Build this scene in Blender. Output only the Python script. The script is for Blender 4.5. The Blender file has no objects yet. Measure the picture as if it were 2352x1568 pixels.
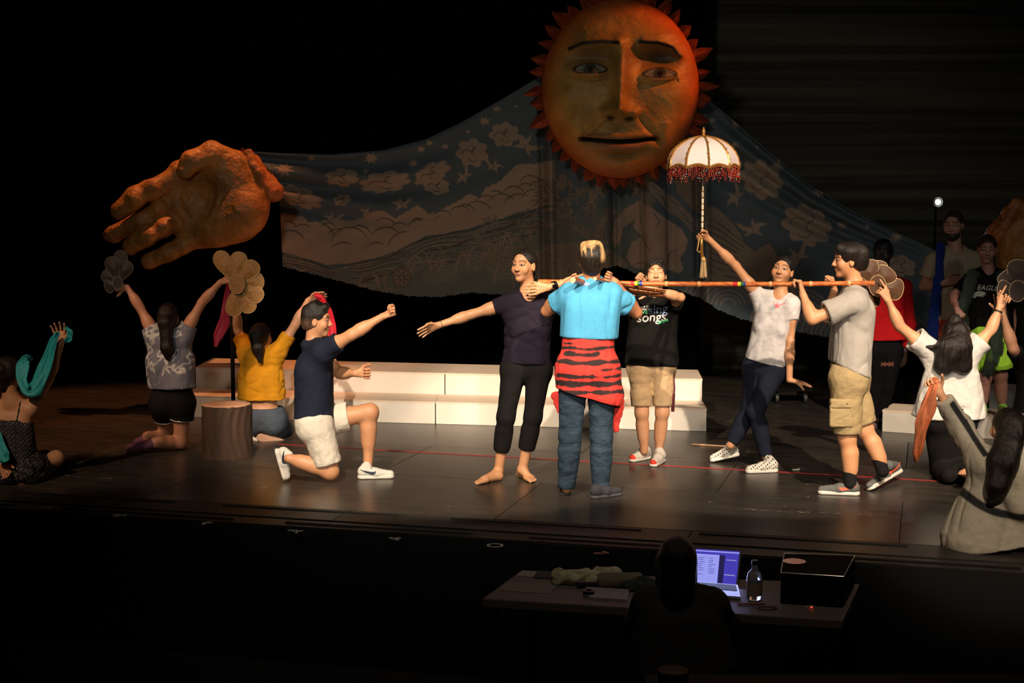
import bpy, math, random
import numpy as np
from mathutils import Vector, Matrix
R_ = random.Random(7)
sc = bpy.context.scene
col = sc.collection
# ---------------------------------------------------------------- camera
CAM_H, FPX, CX, CY = 2.05, 3500.0, 1176.0, 784.0
PITCH = math.atan((784 - 430) / FPX)
cam_d = bpy.data.cameras.new('camera')
cam_d.sensor_width = 36.0
cam_d.lens = FPX / 2352 * 36.0
cam_d.clip_end = 200
cam = bpy.data.objects.new('camera', cam_d)
cam.location = (0, 0, CAM_H)
cam.rotation_euler = (math.pi / 2 - PITCH, 0, 0)
col.objects.link(cam)
sc.camera = cam
# ---------------------------------------------------------------- colour management, world
sc.view_settings.view_transform = 'Standard'
sc.view_settings.look = 'None'
sc.view_settings.gamma = 1.0
sc.view_settings.exposure = 0.0
sc.view_settings.use_curve_mapping = False
w = bpy.data.worlds.new('hall_dark'); sc.world = w; w.use_nodes = True
w.node_tree.nodes['Background'].inputs[0].default_value = (0.8, 0.9, 1.0, 1)
w.node_tree.nodes['Background'].inputs[1].default_value = 0.0015
# ---------------------------------------------------------------- pixel <-> world
_cp, _sp = math.cos(PITCH), math.sin(PITCH)
def ray(px, py):
    a = (px - CX) / FPX; b = -(py - CY) / FPX
    return np.array([a, _cp + b * _sp, b * _cp - _sp])
def P(px, py, Y):
    d = ray(px, py); t = Y / d[1]
    return np.array([0, 0, CAM_H]) + d * t
def G(px, py, z=0.0):
    d = ray(px, py); t = (z - CAM_H) / d[2]
    return np.array([0, 0, CAM_H]) + d * t
def V(*a): return np.array(a, float)
def nrm(v):
    v = np.asarray(v, float); return v / (np.linalg.norm(v) + 1e-12)
# ---------------------------------------------------------------- lights (stage lanterns hung over the house and over the stage, plus one added fill)
def spot(name, loc, aim, power, color, angle, blend=0.3, size=0.12):
    l = bpy.data.lights.new(name, 'SPOT'); l.energy = power; l.color = color
    l.spot_size = math.radians(angle); l.spot_blend = blend; l.shadow_soft_size = size
    o = bpy.data.objects.new(name, l); o.location = loc
    o.rotation_euler = (Vector(aim) - Vector(loc)).to_track_quat('-Z', 'Y').to_euler()
    col.objects.link(o); return o
WARM = (1.0, 0.80, 0.60)
spot('stage_light_high_right', (2.9, 4.0, 6.0), (1.75, 10.8, 1.0), 3800, WARM, 25, 0.25, 0.06)
spot('stage_light_high_left', (-1.6, 4.0, 6.0), (-0.45, 10.7, 0.95), 3800, WARM, 24, 0.25, 0.06)
for x in (-1.1, 0.5, 2.1, 3.65):
    spot('stage_light_front', (0.6 + x * 0.35, 0.6, 2.9), (x, 12.3, 0.18), 1250, (1.0, 0.84, 0.68), 9.4, 0.35, 0.05)
spot('stage_light_right_side', (4.6, 5.5, 5.2), (3.2, 10.6, 0.8), 750, WARM, 26, 0.5, 0.08)
spot('stage_light_right_front', (1.6, 1.5, 5.0), (2.9, 8.9, 0.5), 950, WARM, 18, 0.5, 0.08)
spot('stage_light_left_side', (-5.4, 7.6, 5.2), (-2.0, 12.0, 0.9), 560, (1.0, 0.58, 0.32), 22, 0.6, 0.08)
spot('stage_light_left_front', (-4.6, 4.6, 5.4), (-3.3, 10.5, 1.0), 800, (1.0, 0.72, 0.5), 18, 0.6, 0.1)
spot('stage_light_apron', (0.8, 5.2, 7.4), (1.1, 9.6, 0.0), 200, WARM, 56, 0.9, 0.2)
spot('stage_light_amber', (-1.9, 13.7, 7.8), (-3.0, 13.7, 2.3), 1250, (1.0, 0.36, 0.13), 34, 0.5, 0.1)
spot('stage_light_amber_top', (4.3, 13.55, 5.0), (1.35, 14.0, 3.2), 420, (1.0, 0.24, 0.05), 24, 0.4, 0.04)
spot('stage_light_wash', (-2.0, 0.5, 5.0), (0.3, 14.5, 1.9), 620, (1.0, 0.98, 0.86), 42, 0.8, 0.3)
l_ = bpy.data.lights.new('added_house_fill', 'POINT'); l_.energy = 5; l_.color = (1.0, 0.8, 0.6); l_.shadow_soft_size = 0.3  # weak fill added to lift the seated figure and the tin, no fixture here
o_ = bpy.data.objects.new('added_house_fill', l_); o_.location = (0.9, 3.6, 4.6); col.objects.link(o_)
spot('stage_light_wash_right', (5.5, 3.5, 5.5), (4.0, 14.0, 1.0), 170, (0.95, 0.95, 0.9), 40, 0.9, 0.3)
# ---------------------------------------------------------------- materials
def mat(name, color=(0.5, 0.5, 0.5), rough=0.6, metal=0.0, attr=False, noise=None, bump=None, emit=None, sheen=0.0, trans=None, spec=None, coat=0.0):
    """noise = (scale, amount, (sx,sy,sz)) brightness mottling; bump = (scale, strength, (sx,sy,sz))"""
    m = bpy.data.materials.new(name); m.use_nodes = True
    nt = m.node_tree; N = nt.nodes; L = nt.links
    b = N['Principled BSDF']
    b.inputs['Roughness'].default_value = rough
    b.inputs['Metallic'].default_value = metal
    if spec is not None: b.inputs['Specular IOR Level'].default_value = spec
    if sheen: b.inputs['Sheen Weight'].default_value = sheen
    if coat: b.inputs['Coat Weight'].default_value = coat
    b.inputs['Base Color'].default_value = (*color, 1)
    src = None
    if attr:
        a = N.new('ShaderNodeAttribute'); a.attribute_name = 'Col'; src = a.outputs['Color']
    tc = None
    def coord(sc_):
        nonlocal tc
        if tc is None: tc = N.new('ShaderNodeTexCoord')
        mp = N.new('ShaderNodeMapping'); mp.inputs['Scale'].default_value = sc_
        L.new(tc.outputs['Object'], mp.inputs['Vector']); return mp.outputs['Vector']
    if noise:
        s, amt, sv = noise
        t = N.new('ShaderNodeTexNoise'); t.inputs['Scale'].default_value = s; t.inputs['Detail'].default_value = 4
        L.new(coord(sv), t.inputs['Vector'])
        r = N.new('ShaderNodeMapRange'); r.inputs[1].default_value = 0.3; r.inputs[2].default_value = 0.7
        r.inputs[3].default_value = 1 - amt; r.inputs[4].default_value = 1 + amt
        L.new(t.outputs[0], r.inputs[0])
        mx = N.new('ShaderNodeMix'); mx.data_type = 'RGBA'; mx.blend_type = 'MULTIPLY'; mx.inputs[0].default_value = 1
        if src is None:
            mx.inputs[6].default_value = (*color, 1)
        else: L.new(src, mx.inputs[6])
        cc = N.new('ShaderNodeCombineColor')
        for i in range(3): L.new(r.outputs[0], cc.inputs[i])
        L.new(cc.outputs[0], mx.inputs[7]); src = mx.outputs[2]
    if src is not None: L.new(src, b.inputs['Base Color'])
    if bump:
        s, amt, sv = bump
        t = N.new('ShaderNodeTexNoise'); t.inputs['Scale'].default_value = s; t.inputs['Detail'].default_value = 3
        L.new(coord(sv), t.inputs['Vector'])
        bp = N.new('ShaderNodeBump'); bp.inputs['Strength'].default_value = min(1.0, amt * 1.3); bp.inputs['Distance'].default_value = 0.035 if s < 30 else 0.012
        L.new(t.outputs[0], bp.inputs['Height']); L.new(bp.outputs[0], b.inputs['Normal'])
    if emit:
        b.inputs['Emission Color'].default_value = (*emit[0], 1); b.inputs['Emission Strength'].default_value = emit[1]
    if trans:
        b.inputs['Transmission Weight'].default_value = trans
    return m
def sheer(m, alpha):
    m.node_tree.nodes['Principled BSDF'].inputs['Alpha'].default_value = alpha; return m
# ---------------------------------------------------------------- meshes and objects
def mesh_np(name, v, quads, colv=None, mats=None, smooth=True, tris=None):
    me = bpy.data.meshes.new(name)
    v = np.asarray(v, np.float32); nq = len(quads) if quads is not None else 0; ntr = len(tris) if tris is not None else 0
    me.vertices.add(len(v)); me.vertices.foreach_set('co', v.ravel())
    li = []; st = []; s = 0
    if nq: q = np.asarray(quads, np.int32); li.append(q.ravel()); st.append(np.arange(nq) * 4); s = nq * 4
    if ntr: t = np.asarray(tris, np.int32); li.append(t.ravel()); st.append(s + np.arange(ntr) * 3)
    li = np.concatenate(li); st = np.concatenate(st).astype(np.int32)
    me.loops.add(len(li)); me.loops.foreach_set('vertex_index', li)
    me.polygons.add(nq + ntr); me.polygons.foreach_set('loop_start', st)
    me.update(calc_edges=True)
    if smooth: me.polygons.foreach_set('use_smooth', np.ones(nq + ntr, bool))
    if colv is not None:
        at = me.color_attributes.new('Col', 'FLOAT_COLOR', 'POINT')
        c = np.ones((len(v), 4), np.float32); c[:, :3] = colv; at.data.foreach_set('color', c.ravel())
    if mats:
        for m in mats: me.materials.append(m)
    return me
def link(name, me, parent=None, loc=None):
    o = bpy.data.objects.new(name, me); col.objects.link(o)
    if parent is not None: o.parent = parent
    if loc is not None: o.location = loc
    return o
def tag(o, label, cat, group=None, kind=None):
    if label: o['label'] = label
    if cat: o['category'] = cat
    if group: o['group'] = group
    if kind: o['kind'] = kind
    return o
def thing(name, loc, label, cat, group=None):
    return tag(link(name, None, None, tuple(loc)), label, cat, group)
class MB:
    """collects polygons in world coordinates"""
    def __init__(s): s.v = []; s.f = []
    def poly(s, vs, fs):
        o = len(s.v); s.v += [tuple(map(float, p)) for p in vs]; s.f += [tuple(i + o for i in f) for f in fs]; return s
    def prism(s, base, top):
        n = len(base); vs = list(base) + list(top)
        fs = [tuple(range(n))[::-1], tuple(range(n, 2 * n))] + [(i, (i + 1) % n, n + (i + 1) % n, n + i) for i in range(n)]
        return s.poly(vs, fs)
    def box(s, c, d, rz=0.0, ax=None):
        c = np.asarray(c, float)
        if ax is None: ax = (V(math.cos(rz), math.sin(rz), 0), V(-math.sin(rz), math.cos(rz), 0), V(0, 0, 1))
        q = [(-1, -1), (1, -1), (1, 1), (-1, 1)]
        b = [c + ax[0] * d[0] / 2 * x + ax[1] * d[1] / 2 * y - ax[2] * d[2] / 2 for x, y in q]
        t = [p + ax[2] * d[2] for p in b]
        return s.prism(b, t)
    def tube(s, pts, rad, n=12, caps=True):
        pts = [np.asarray(p, float) for p in pts]
        if not hasattr(rad, '__len__'): rad = [rad] * len(pts)
        vs = []; fs = []; u = None
        for i, p in enumerate(pts):
            t = nrm(pts[min(i + 1, len(pts) - 1)] - pts[max(i - 1, 0)])
            if u is None: u = nrm(np.cross(t, V(0.31, 0.2, 0.93) if abs(t[2]) < 0.9 else V(1, 0, 0)))
            u = nrm(u - t * np.dot(u, t)); w_ = np.cross(t, u)
            vs += [p + (u * math.cos(2 * math.pi * k / n) + w_ * math.sin(2 * math.pi * k / n)) * rad[i] for k in range(n)]
        for i in range(len(pts) - 1):
            fs += [(i * n + k, i * n + (k + 1) % n, (i + 1) * n + (k + 1) % n, (i + 1) * n + k) for k in range(n)]
        if caps: fs += [tuple(range(n))[::-1], tuple(range((len(pts) - 1) * n, len(pts) * n))]
        return s.poly(vs, fs)
    def sphere(s, c, r, n=10, m=6, sc_=(1, 1, 1)):
        c = np.asarray(c, float); vs = [c + V(0, 0, r * sc_[2])]; fs = []
        for i in range(1, m):
            th = math.pi * i / m
            vs += [c + V(r * sc_[0] * math.sin(th) * math.cos(2 * math.pi * k / n), r * sc_[1] * math.sin(th) * math.sin(2 * math.pi * k / n), r * sc_[2] * math.cos(th)) for k in range(n)]
        vs.append(c - V(0, 0, r * sc_[2])); e = len(vs) - 1
        fs += [(0, 1 + k, 1 + (k + 1) % n) for k in range(n)]
        for i in range(m - 2):
            a = 1 + i * n
            fs += [(a + k, a + n + k, a + n + (k + 1) % n, a + (k + 1) % n) for k in range(n)]
        a = 1 + (m - 2) * n
        fs += [(a + (k + 1) % n, a + k, e) for k in range(n)]
        return s.poly(vs, fs)
    def build(s, name, m, parent=None, smooth=False, bevel=0.0, mats=None, origin=None):
        off = np.zeros(3)
        if parent is not None: off = np.array(world_loc(parent))
        elif origin is not None: off = np.asarray(origin, float)
        me = bpy.data.meshes.new(name)
        me.from_pydata([tuple(np.array(p) - off) for p in s.v], [], s.f); me.update()
        if smooth: me.polygons.foreach_set('use_smooth', [True] * len(me.polygons))
        me.materials.append(m)
        o = link(name, me, parent, None if origin is None or parent is not None else tuple(origin))
        if bevel:
            md = o.modifiers.new('bevel', 'BEVEL'); md.width = bevel; md.segments = 2; md.limit_method = 'ANGLE'
        return o
def world_loc(o):
    l = Vector((0, 0, 0))
    while o is not None: l += o.location; o = o.parent
    return tuple(l)
# ---------------------------------------------------------------- implicit surfaces -> mesh (surface nets on sparse blocks)
def cap(a, b, ra, rb=None, flat=None): return ('c', np.asarray(a, float), np.asarray(b, float), ra, ra if rb is None else rb, flat)
def ell(c, ax, r): return ('e', np.asarray(c, float), np.asarray(ax, float), np.asarray(r, float))
def pl(p, n): return ('p', np.asarray(p, float), nrm(n))
def bx(c, ax, h, r=0.0): return ('b', np.asarray(c, float), np.asarray(ax, float), np.asarray(h, float), r)
I3 = np.eye(3)
def ev(p, X):
    k = p[0]
    if k == 'c':
        _, a, b, ra, rb, fl = p
        q = X - a; ba = b - a; sf = 1.0
        if fl is not None:
            d, s = fl; d = nrm(d)
            q = q + (q @ d)[..., None] * d * (s - 1); ba = ba + d * (ba @ d) * (s - 1); sf = 1 / (1 + (s - 1) * 0.45) if s > 1 else 1
        t = np.clip((q @ ba) / (ba @ ba + 1e-12), 0, 1)
        return (np.linalg.norm(q - t[..., None] * ba, axis=-1) - (ra + (rb - ra) * t)) * sf
    if k == 'e':
        _, c, ax, r = p
        q = (X - c) @ ax.T
        k0 = np.linalg.norm(q / r, axis=-1); k1 = np.linalg.norm(q / (r * r), axis=-1)
        return k0 * (k0 - 1) / (k1 + 1e-9)
    if k == 'p': return (X - p[1]) @ p[2]
    if k == 'b':
        _, c, ax, h, r = p
        q = np.abs((X - c) @ ax.T) - h + r
        return np.linalg.norm(np.maximum(q, 0), axis=-1) + np.minimum(q.max(-1), 0) - r
    if k == 'f': return p[1](X)
def smin(a, b, k):
    h = np.maximum(k - np.abs(a - b), 0) / k
    return np.minimum(a, b) - h * h * k * 0.25
class Field:
    """list of ops ('u',k,prim) union, ('s',k,prim) subtract, ('i',k,prim) intersect, ('U',k,Field), ('S',k,Field), ('d',fn,band) displace"""
    def __init__(s, ops=None): s.ops = ops or []
    def u(s, k, *ps):
        for p in ps: s.ops.append(('u', k, p))
        return s
    def s_(s, k, *ps):
        for p in ps: s.ops.append(('s', k, p))
        return s
    def i(s, k, *ps):
        for p in ps: s.ops.append(('i', k, p))
        return s
    def U(s, k, f): s.ops.append(('U', k, f)); return s
    def S(s, k, f): s.ops.append(('S', k, f)); return s
    def disp(s, fn): s.ops.append(('d', 0, fn)); return s
    def __call__(s, X, C=None, hd=0.0, tol=0.03):
        # X (...,3). C block centres (n,3) with X (n,m,3) allow culling
        d = np.full(X.shape[:-1], 1.0, np.float64)
        for op, k, p in s.ops:
            if op == 'd':
                d = d + p(X); continue
            if op in 'US':
                e = p(X, C, hd, tol)
                d = smin(d, e, k) if op == 'U' else -smin(-d, e, k)
                continue
            if C is not None and op in 'us':
                m = ev(p, C) < hd * 1.6 + k + tol
                if not m.any(): continue
                e = ev(p, X[m])
                d[m] = smin(d[m], e, k) if op == 'u' else -smin(-d[m], e, k)
            else:
                e = ev(p, X)
                if op == 'u': d = smin(d, e, k)
                elif op == 's': d = -smin(-d, e, k)
                else: d = -smin(-d, -e, k)
        return d
def fbounds(f):
    lo = np.full(3, 1e9); hi = -lo
    for op, k, p in f.ops:
        if op == 'u':
            if p[0] == 'c':
                r = max(p[3], p[4]); l = np.minimum(p[1], p[2]) - r; h = np.maximum(p[1], p[2]) + r
            elif p[0] == 'e':
                r = p[3].max(); l = p[1] - r; h = p[1] + r
            elif p[0] == 'b':
                r = np.linalg.norm(p[3]); l = p[1] - r; h = p[1] + r
            else: continue
            lo = np.minimum(lo, l); hi = np.maximum(hi, h)
        elif op == 'U':
            l, h = fbounds(p); lo = np.minimum(lo, l); hi = np.maximum(hi, h)
    return lo, hi
_off = np.array([[i, j, k] for i in (0, 1) for j in (0, 1) for k in (0, 1)])
_edges = [(a, b) for a in range(8) for b in range(a + 1, 8) if np.abs(_off[a] - _off[b]).sum() == 1]
def snet(f, h, lo=None, hi=None, B=6, tol=0.03, pad=0.02, win=None):
    """win: keep-function(points)->bool on quad centres"""
    if lo is None:
        lo, hi = fbounds(f); lo = lo - pad; hi = hi + pad
    g0 = np.floor(np.asarray(lo) / (h * B)).astype(int); g1 = np.ceil(np.asarray(hi) / (h * B)).astype(int)
    rng = [np.arange(a, b) for a, b in zip(g0, g1)]
    K = np.stack(np.meshgrid(*rng, indexing='ij'), -1).reshape(-1, 3)
    C = (K + 0.5) * (h * B); hd = h * B * 0.866
    keep = np.zeros(len(C), bool)
    for s in range(0, len(C), 200000):
        keep[s:s + 200000] = np.abs(f(C[s:s + 200000])) < hd * 1.35 + tol
    K = K[keep]; C = C[keep]
    if len(K) == 0: return np.zeros((0, 3)), np.zeros((0, 4), int)
    ax = np.arange(B + 1); L_ = np.stack(np.meshgrid(ax, ax, ax, indexing='ij'), -1).reshape(-1, 3)
    VV = []; KK = []; CC = []
    nb = 3000
    for s in range(0, len(K), nb):
        k = K[s:s + nb]; X = (k[:, None, :] * B + L_[None]) * h
        D = f(X, C[s:s + nb], hd, tol).reshape(-1, B + 1, B + 1, B + 1)
        c8 = np.stack([D[:, i:i + B, j:j + B, l:l + B] for i, j, l in _off], -1)
        neg = c8 < 0; n = neg.sum(-1); act = (n > 0) & (n < 8)
        bi, i, j, l = np.nonzero(act)
        c = c8[act]; acc = np.zeros((len(c), 3)); cnt = np.zeros(len(c))
        for a, b in _edges:
            m = (c[:, a] < 0) != (c[:, b] < 0)
            t = c[m, a] / (c[m, a] - c[m, b])
            acc[m] += _off[a] + (_off[b] - _off[a]) * t[:, None]; cnt[m] += 1
        ci = k[bi] * B + np.stack([i, j, l], -1)
        VV.append((ci + acc / cnt[:, None]) * h); KK.append(ci); CC.append(c[:, [0, 1, 2, 4]])
    v = np.concatenate(VV); ci = np.concatenate(KK); c4 = np.concatenate(CC)
    base = ci.min(0) - 2; dim = ci.max(0) - base + 3
    def key(q): q = q - base; return (q[:, 0] * dim[1] + q[:, 1]) * dim[2] + q[:, 2]
    kk = key(ci); order = np.argsort(kk); ks = kk[order]
    def look(q):
        x = key(q); p = np.clip(np.searchsorted(ks, x), 0, len(ks) - 1)
        return np.where(ks[p] == x, order[p], -1)
    Q = []
    for axis, cidx in ((0, 3), (1, 2), (2, 1)):
        m = (c4[:, 0] < 0) != (c4[:, cidx] < 0)
        q = ci[m]; flip = c4[m, 0] < 0
        u = np.zeros(3, int); u[(axis + 1) % 3] = 1; w_ = np.zeros(3, int); w_[(axis + 2) % 3] = 1
        a = look(q); b = look(q - u); c = look(q - u - w_); d = look(q - w_)
        ok = (a >= 0) & (b >= 0) & (c >= 0) & (d >= 0)
        quad = np.stack([a, b, c, d], -1)[ok]; fl = flip[ok]
        quad[~fl] = quad[~fl][:, ::-1]
        Q.append(quad)
    q = np.concatenate(Q)
    if win is not None:
        cen = v[q].mean(1); q = q[win(cen)]
        used = np.unique(q); mp = np.full(len(v), -1); mp[used] = np.arange(len(used)); v = v[used]; q = mp[q]
    return v, q
def join(parts):
    v = []; q = []; o = 0
    for a, b in parts:
        v.append(a); q.append(b + o); o += len(a)
    return np.concatenate(v), np.concatenate(q)
# cheap deterministic 3-D noise
_rs = np.random.RandomState(5)
_NW = [(_rs.normal(size=3), _rs.uniform(0, 6.28), _rs.normal(size=3), _rs.uniform(0, 6.28)) for _ in range(12)]
def noise(X, f=1.0, sv=(1, 1, 1), octv=2, seed=0):
    X = X * np.asarray(sv) * f; r = 0; a = 1.0
    for o in range(octv):
        s = 0
        for i in range(4):
            w1, p1, w2, p2 = _NW[(i + o * 4 + seed) % 12]
            s = s + np.sin(X @ w1 + p1 + seed * 1.7 + 1.6 * np.sin(X @ w2 * 0.7 + p2))
        r = r + a * s / 4; a *= 0.5; X = X * 2.03
    return r
def folds(amp, f, sv=(1, 1, 1), seed=0):
    """cloth creases: soft swells with narrow valleys running through them"""
    amp = amp * 1.4
    def fn(X):
        f_ = f * 1.35; n = noise(X, f_, sv, 1, seed); m = noise(X, f * 0.55, (1, 1, 1), 1, seed + 3); n2 = noise(X, f * 2.1, sv, 1, seed + 5)
        return amp * (-0.22 * n + 1.0 * np.exp(-(n / 0.17) ** 2) * np.clip(m + 0.6, 0.1, 1) + 0.45 * np.exp(-(n2 / 0.22) ** 2) * np.clip(0.6 - m, 0, 1) - 0.3)
    return fn
def inflate(p, o):
    if p[0] == 'c': return ('c', p[1], p[2], p[3] + o, p[4] + o, p[5])
    return p
# ================================================================ people
M_SKIN = mat('skin', rough=0.5, attr=True, noise=(14, 0.06, (1, 1, 1)), bump=(90, 0.05, (1, 1, 1)))
M_HAIR = mat('hair', rough=0.42, attr=True, spec=0.35, noise=(70, 0.5, (1, 1, 0.12)), bump=(210, 0.4, (1, 1, 0.06)))
def cloth(name, c, bump=0.35, rough=0.85, sc_=9, sv=(1, 1, 1), **k):
    return mat(name, c, rough, spec=0.15, noise=k.pop('noise', (30, 0.05, (1, 1, 1))), bump=(sc_, bump, sv), **k)
def vfront(a): a = math.radians(a); return V(math.sin(a), -math.cos(a), 0)
def vright(a): a = math.radians(a); return V(math.cos(a), math.sin(a), 0)
class Fig:
    """one person; joints are photo points plus a depth offset; index 0 = the person's right, 1 = left"""
    def __init__(s, Y, sz, face, head, neck, pelvis, hyaw=None, hpitch=0, hroll=0, sh=None, el=None, wr=None,
                 hip=None, kn=None, an=None, skin=(0.55, 0.29, 0.17), bulk=1.0, female=False, shw=0.175, hsz=None, pface=None, base=None):
        s.Y, s.g, s.skin, s.m, s.female = Y, sz, skin, bulk, female
        q = s.q
        s.neck, s.pelvis = q(neck), q(pelvis)
        s.U = nrm(s.neck - s.pelvis)
        s.F = vfront(face); s.R = vright(face)
        s.R = nrm(s.R - s.U * (s.R @ s.U)); s.F = nrm(np.cross(s.U, s.R)) * 1.0
        if s.F @ vfront(face) < 0: s.F = -s.F
        pf = face if pface is None else pface
        s.PR = vright(pf); s.PF = vfront(pf)
        s.sh = []
        for i, sg in enumerate((-1, 1)):
            if sh and sh[i]: s.sh.append(q(sh[i]))
            else: s.sh.append(s.neck + s.R * sg * shw * sz - s.U * 0.062 * sz)
        s.hip = []
        for i, sg in enumerate((-1, 1)):
            s.hip.append(q(hip[i]) if hip and hip[i] else s.pelvis + s.PR * sg * 0.088 * sz)
        lim = lambda roots, pts, L: [s.solve(roots[i], pts[i], L * sz) if pts and pts[i] else None for i in (0, 1)]
        s.el = lim(s.sh, el, 0.285); s.wr = lim([e if e is not None else s.sh[0] for e in s.el], wr, 0.25)
        s.kn = lim(s.hip, kn, 0.43); s.an = lim([k if k is not None else s.hip[0] for k in s.kn], an, 0.41)
        s.hyaw = face if hyaw is None else hyaw
        s.hs = sz ** 0.5 if hsz is None else hsz
        s.H = q(head)
        f = vfront(s.hyaw); r = vright(s.hyaw); z = V(0, 0, 1)
        p_ = math.radians(hpitch); f, z = f * math.cos(p_) + z * math.sin(p_), z * math.cos(p_) - f * math.sin(p_)
        o_ = math.radians(hroll); r, z = r * math.cos(o_) + z * math.sin(o_), z * math.cos(o_) - r * math.sin(o_)
        s.HA = np.array([r, f, z])
        s.B = Field(); s.windows = []; s.nails = []
        s.root = None
        s.base = q(base) if base else G(*( (head[0], 1100)))
        s.mk_body()
    def q(s, t): return P(t[0], t[1], s.Y + (t[2] if len(t) > 2 else 0)) if not isinstance(t, np.ndarray) else t
    def solve(s, root, t, L):
        if isinstance(t, np.ndarray): return t
        if len(t) > 2 and isinstance(t[2], str):
            ry = root[1]
            ds = np.linspace(0, L, 40) * (1 if t[2] == 'f' else -1)
            c = [P(t[0], t[1], ry + d) for d in ds]
            e = [abs(np.linalg.norm(x - root) - L) for x in c]
            return c[int(np.argmin(e))]
        return s.q(t)
    def h(s, x, y, z): return s.H + (s.HA[0] * x + s.HA[1] * y + s.HA[2] * z) * s.hs
    def mk_body(s):
        g, m, B = s.g, s.m, s.B; U, R, F, N_, Pv = s.U, s.R, s.F, s.neck, s.pelvis
        L = np.linalg.norm(N_ - Pv)
        for sg in (-1, 1):
            B.u(0.05 * g, cap(Pv + U * 0.30 * L + s.PR * sg * 0.045 * g, N_ - U * 0.19 * g + R * sg * 0.062 * g, 0.075 * g * m, 0.088 * g * m))
            B.u(0.05 * g, cap(Pv + s.PR * sg * 0.055 * g, Pv + U * 0.32 * L + s.PR * sg * 0.045 * g, 0.09 * g * m, 0.075 * g * m))
        B.u(0.06 * g, cap(s.sh[0] * 0.75 + N_ * 0.25 - U * 0.05 * g, s.sh[1] * 0.75 + N_ * 0.25 - U * 0.05 * g, 0.055 * g))
        for i in (0, 1):
            B.u(0.05 * g, cap(s.sh[i], N_ - U * 0.01, 0.04 * g, 0.042 * g))
            B.u(0.04 * g, cap(s.hip[i], Pv - s.PF * 0.01, 0.083 * g * m, 0.083 * g * m))
            B.u(0.05 * g, cap(s.hip[i] - s.PF * 0.03 * g, s.hip[i] - s.PF * 0.025 * g + V(0, 0, -0.03), 0.080 * g * m))
            if s.female: B.u(0.03, cap(N_ - U * 0.25 * g + R * (i * 2 - 1) * 0.07 * g + F * 0.055 * g, N_ - U * 0.235 * g + R * (i * 2 - 1) * 0.065 * g + F * 0.05, 0.048 * g))
        s.torso = list(B.ops); s.legs = [[], []]
        for i in (0, 1):
            if s.el[i] is not None:
                B.u(0.03 * g, cap(s.sh[i], s.el[i], 0.050 * g * m, 0.036 * g * m))
                mid = s.sh[i] * 0.55 + s.el[i] * 0.45
                B.u(0.04 * g, cap(mid, mid * 0.8 + s.sh[i] * 0.2, 0.042 * g * m))
            if s.wr[i] is not None:
                B.u(0.02 * g, cap(s.el[i], s.wr[i], 0.036 * g * m, 0.024 * g))
                c = s.el[i] * 0.72 + s.wr[i] * 0.28
                B.u(0.04 * g, cap(c, c * 0.8 + s.wr[i] * 0.2, 0.036 * g * m, 0.031 * g * m))
            n0 = len(B.ops)
            if s.kn[i] is not None:
                B.u(0.03 * g, cap(s.hip[i], s.kn[i], 0.086 * g * m, 0.052 * g * m))
                B.u(0.03 * g, cap(s.kn[i], s.kn[i] * 0.9 + s.hip[i] * 0.1, 0.051 * g * m))
            if s.an[i] is not None:
                a = s.an[i]; k = s.kn[i]; ld = nrm(a - k)
                B.u(0.03 * g, cap(k, a, 0.051 * g * m, 0.033 * g))
                bk = nrm(nrm(s.hip[i] - k) + nrm(a - k) ) if np.linalg.norm(nrm(s.hip[i] - k) + nrm(a - k)) > 0.25 else -s.PF
                c0 = k + ld * 0.10 * g + bk * 0.018 * g; c1 = k + ld * 0.2 * g + bk * 0.012 * g
                B.u(0.04 * g, cap(c0, c1, 0.05 * g * m, 0.04 * g * m))
            s.legs[i] = list(B.ops[n0:])
        # neck + head
        hb = s.h(0, -0.02, -0.06)
        B.u(0.03, cap(N_ - U * 0.03, hb, 0.056 * g, 0.05 * g))
        S = s.hs; A = s.HA; h = s.h
        B.u(0.02, ell(h(0, -0.012, 0.03), A, np.array([0.073, 0.095, 0.086]) * S))
        B.u(0.035, ell(h(0, 0.022, -0.032), A, np.array([0.058 if s.female else 0.061, 0.062, 0.066]) * S))
        B.u(0.03, ell(h(0, 0.062, -0.088), A, np.array([0.022, 0.018, 0.018]) * S))
        for x in (-1, 1):
            B.u(0.02, ell(h(0.040 * x, 0.057, -0.022), A, np.array([0.024, 0.022, 0.027]) * S))       # cheek
            B.u(0.015, cap(h(0.012 * x, 0.083, 0.034), h(0.048 * x, 0.068, 0.034), (0.0055 if s.female else 0.008) * S, (0.006 if s.female else 0.008) * S))  # brow
            B.s_(0.014, ell(h(0.032 * x, 0.099, 0.012), A, np.array([0.02, 0.016, 0.011]) * S))       # socket
            B.u(0.004, ell(h(0.031 * x, 0.071, 0.011), A, np.array([0.0155, 0.013, 0.0125]) * S))     # eyeball with lids
            B.u(0.003, cap(h(0.019 * x, 0.083, 0.0175), h(0.044 * x, 0.074, 0.0165), 0.0028 * S))
            B.u(0.008, ell(h(0.075 * x, -0.006, -0.002), A, np.array([0.008, 0.017, 0.03]) * S))       # ear
            B.s_(0.006, ell(h(0.086 * x, -0.001, 0.002), A, np.array([0.008, 0.009, 0.017]) * S))
            B.u(0.006, ell(h(0.0125 * x, 0.091, -0.026), A, np.array([0.0085, 0.009, 0.0075]) * S))   # nostril wing
        B.u(0.014, cap(h(0, 0.083, 0.014), h(0, 0.101, -0.022), 0.006 * S, 0.0105 * S))            # nose
        B.u(0.005, cap(h(-0.018, 0.081, -0.051), h(0.018, 0.081, -0.051), 0.0042 * S), cap(h(-0.01, 0.085, -0.050), h(0.01, 0.085, -0.050), 0.0044 * S))
        B.u(0.005, cap(h(-0.013, 0.082, -0.0610), h(0.013, 0.082, -0.0610), 0.0053 * S))
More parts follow.
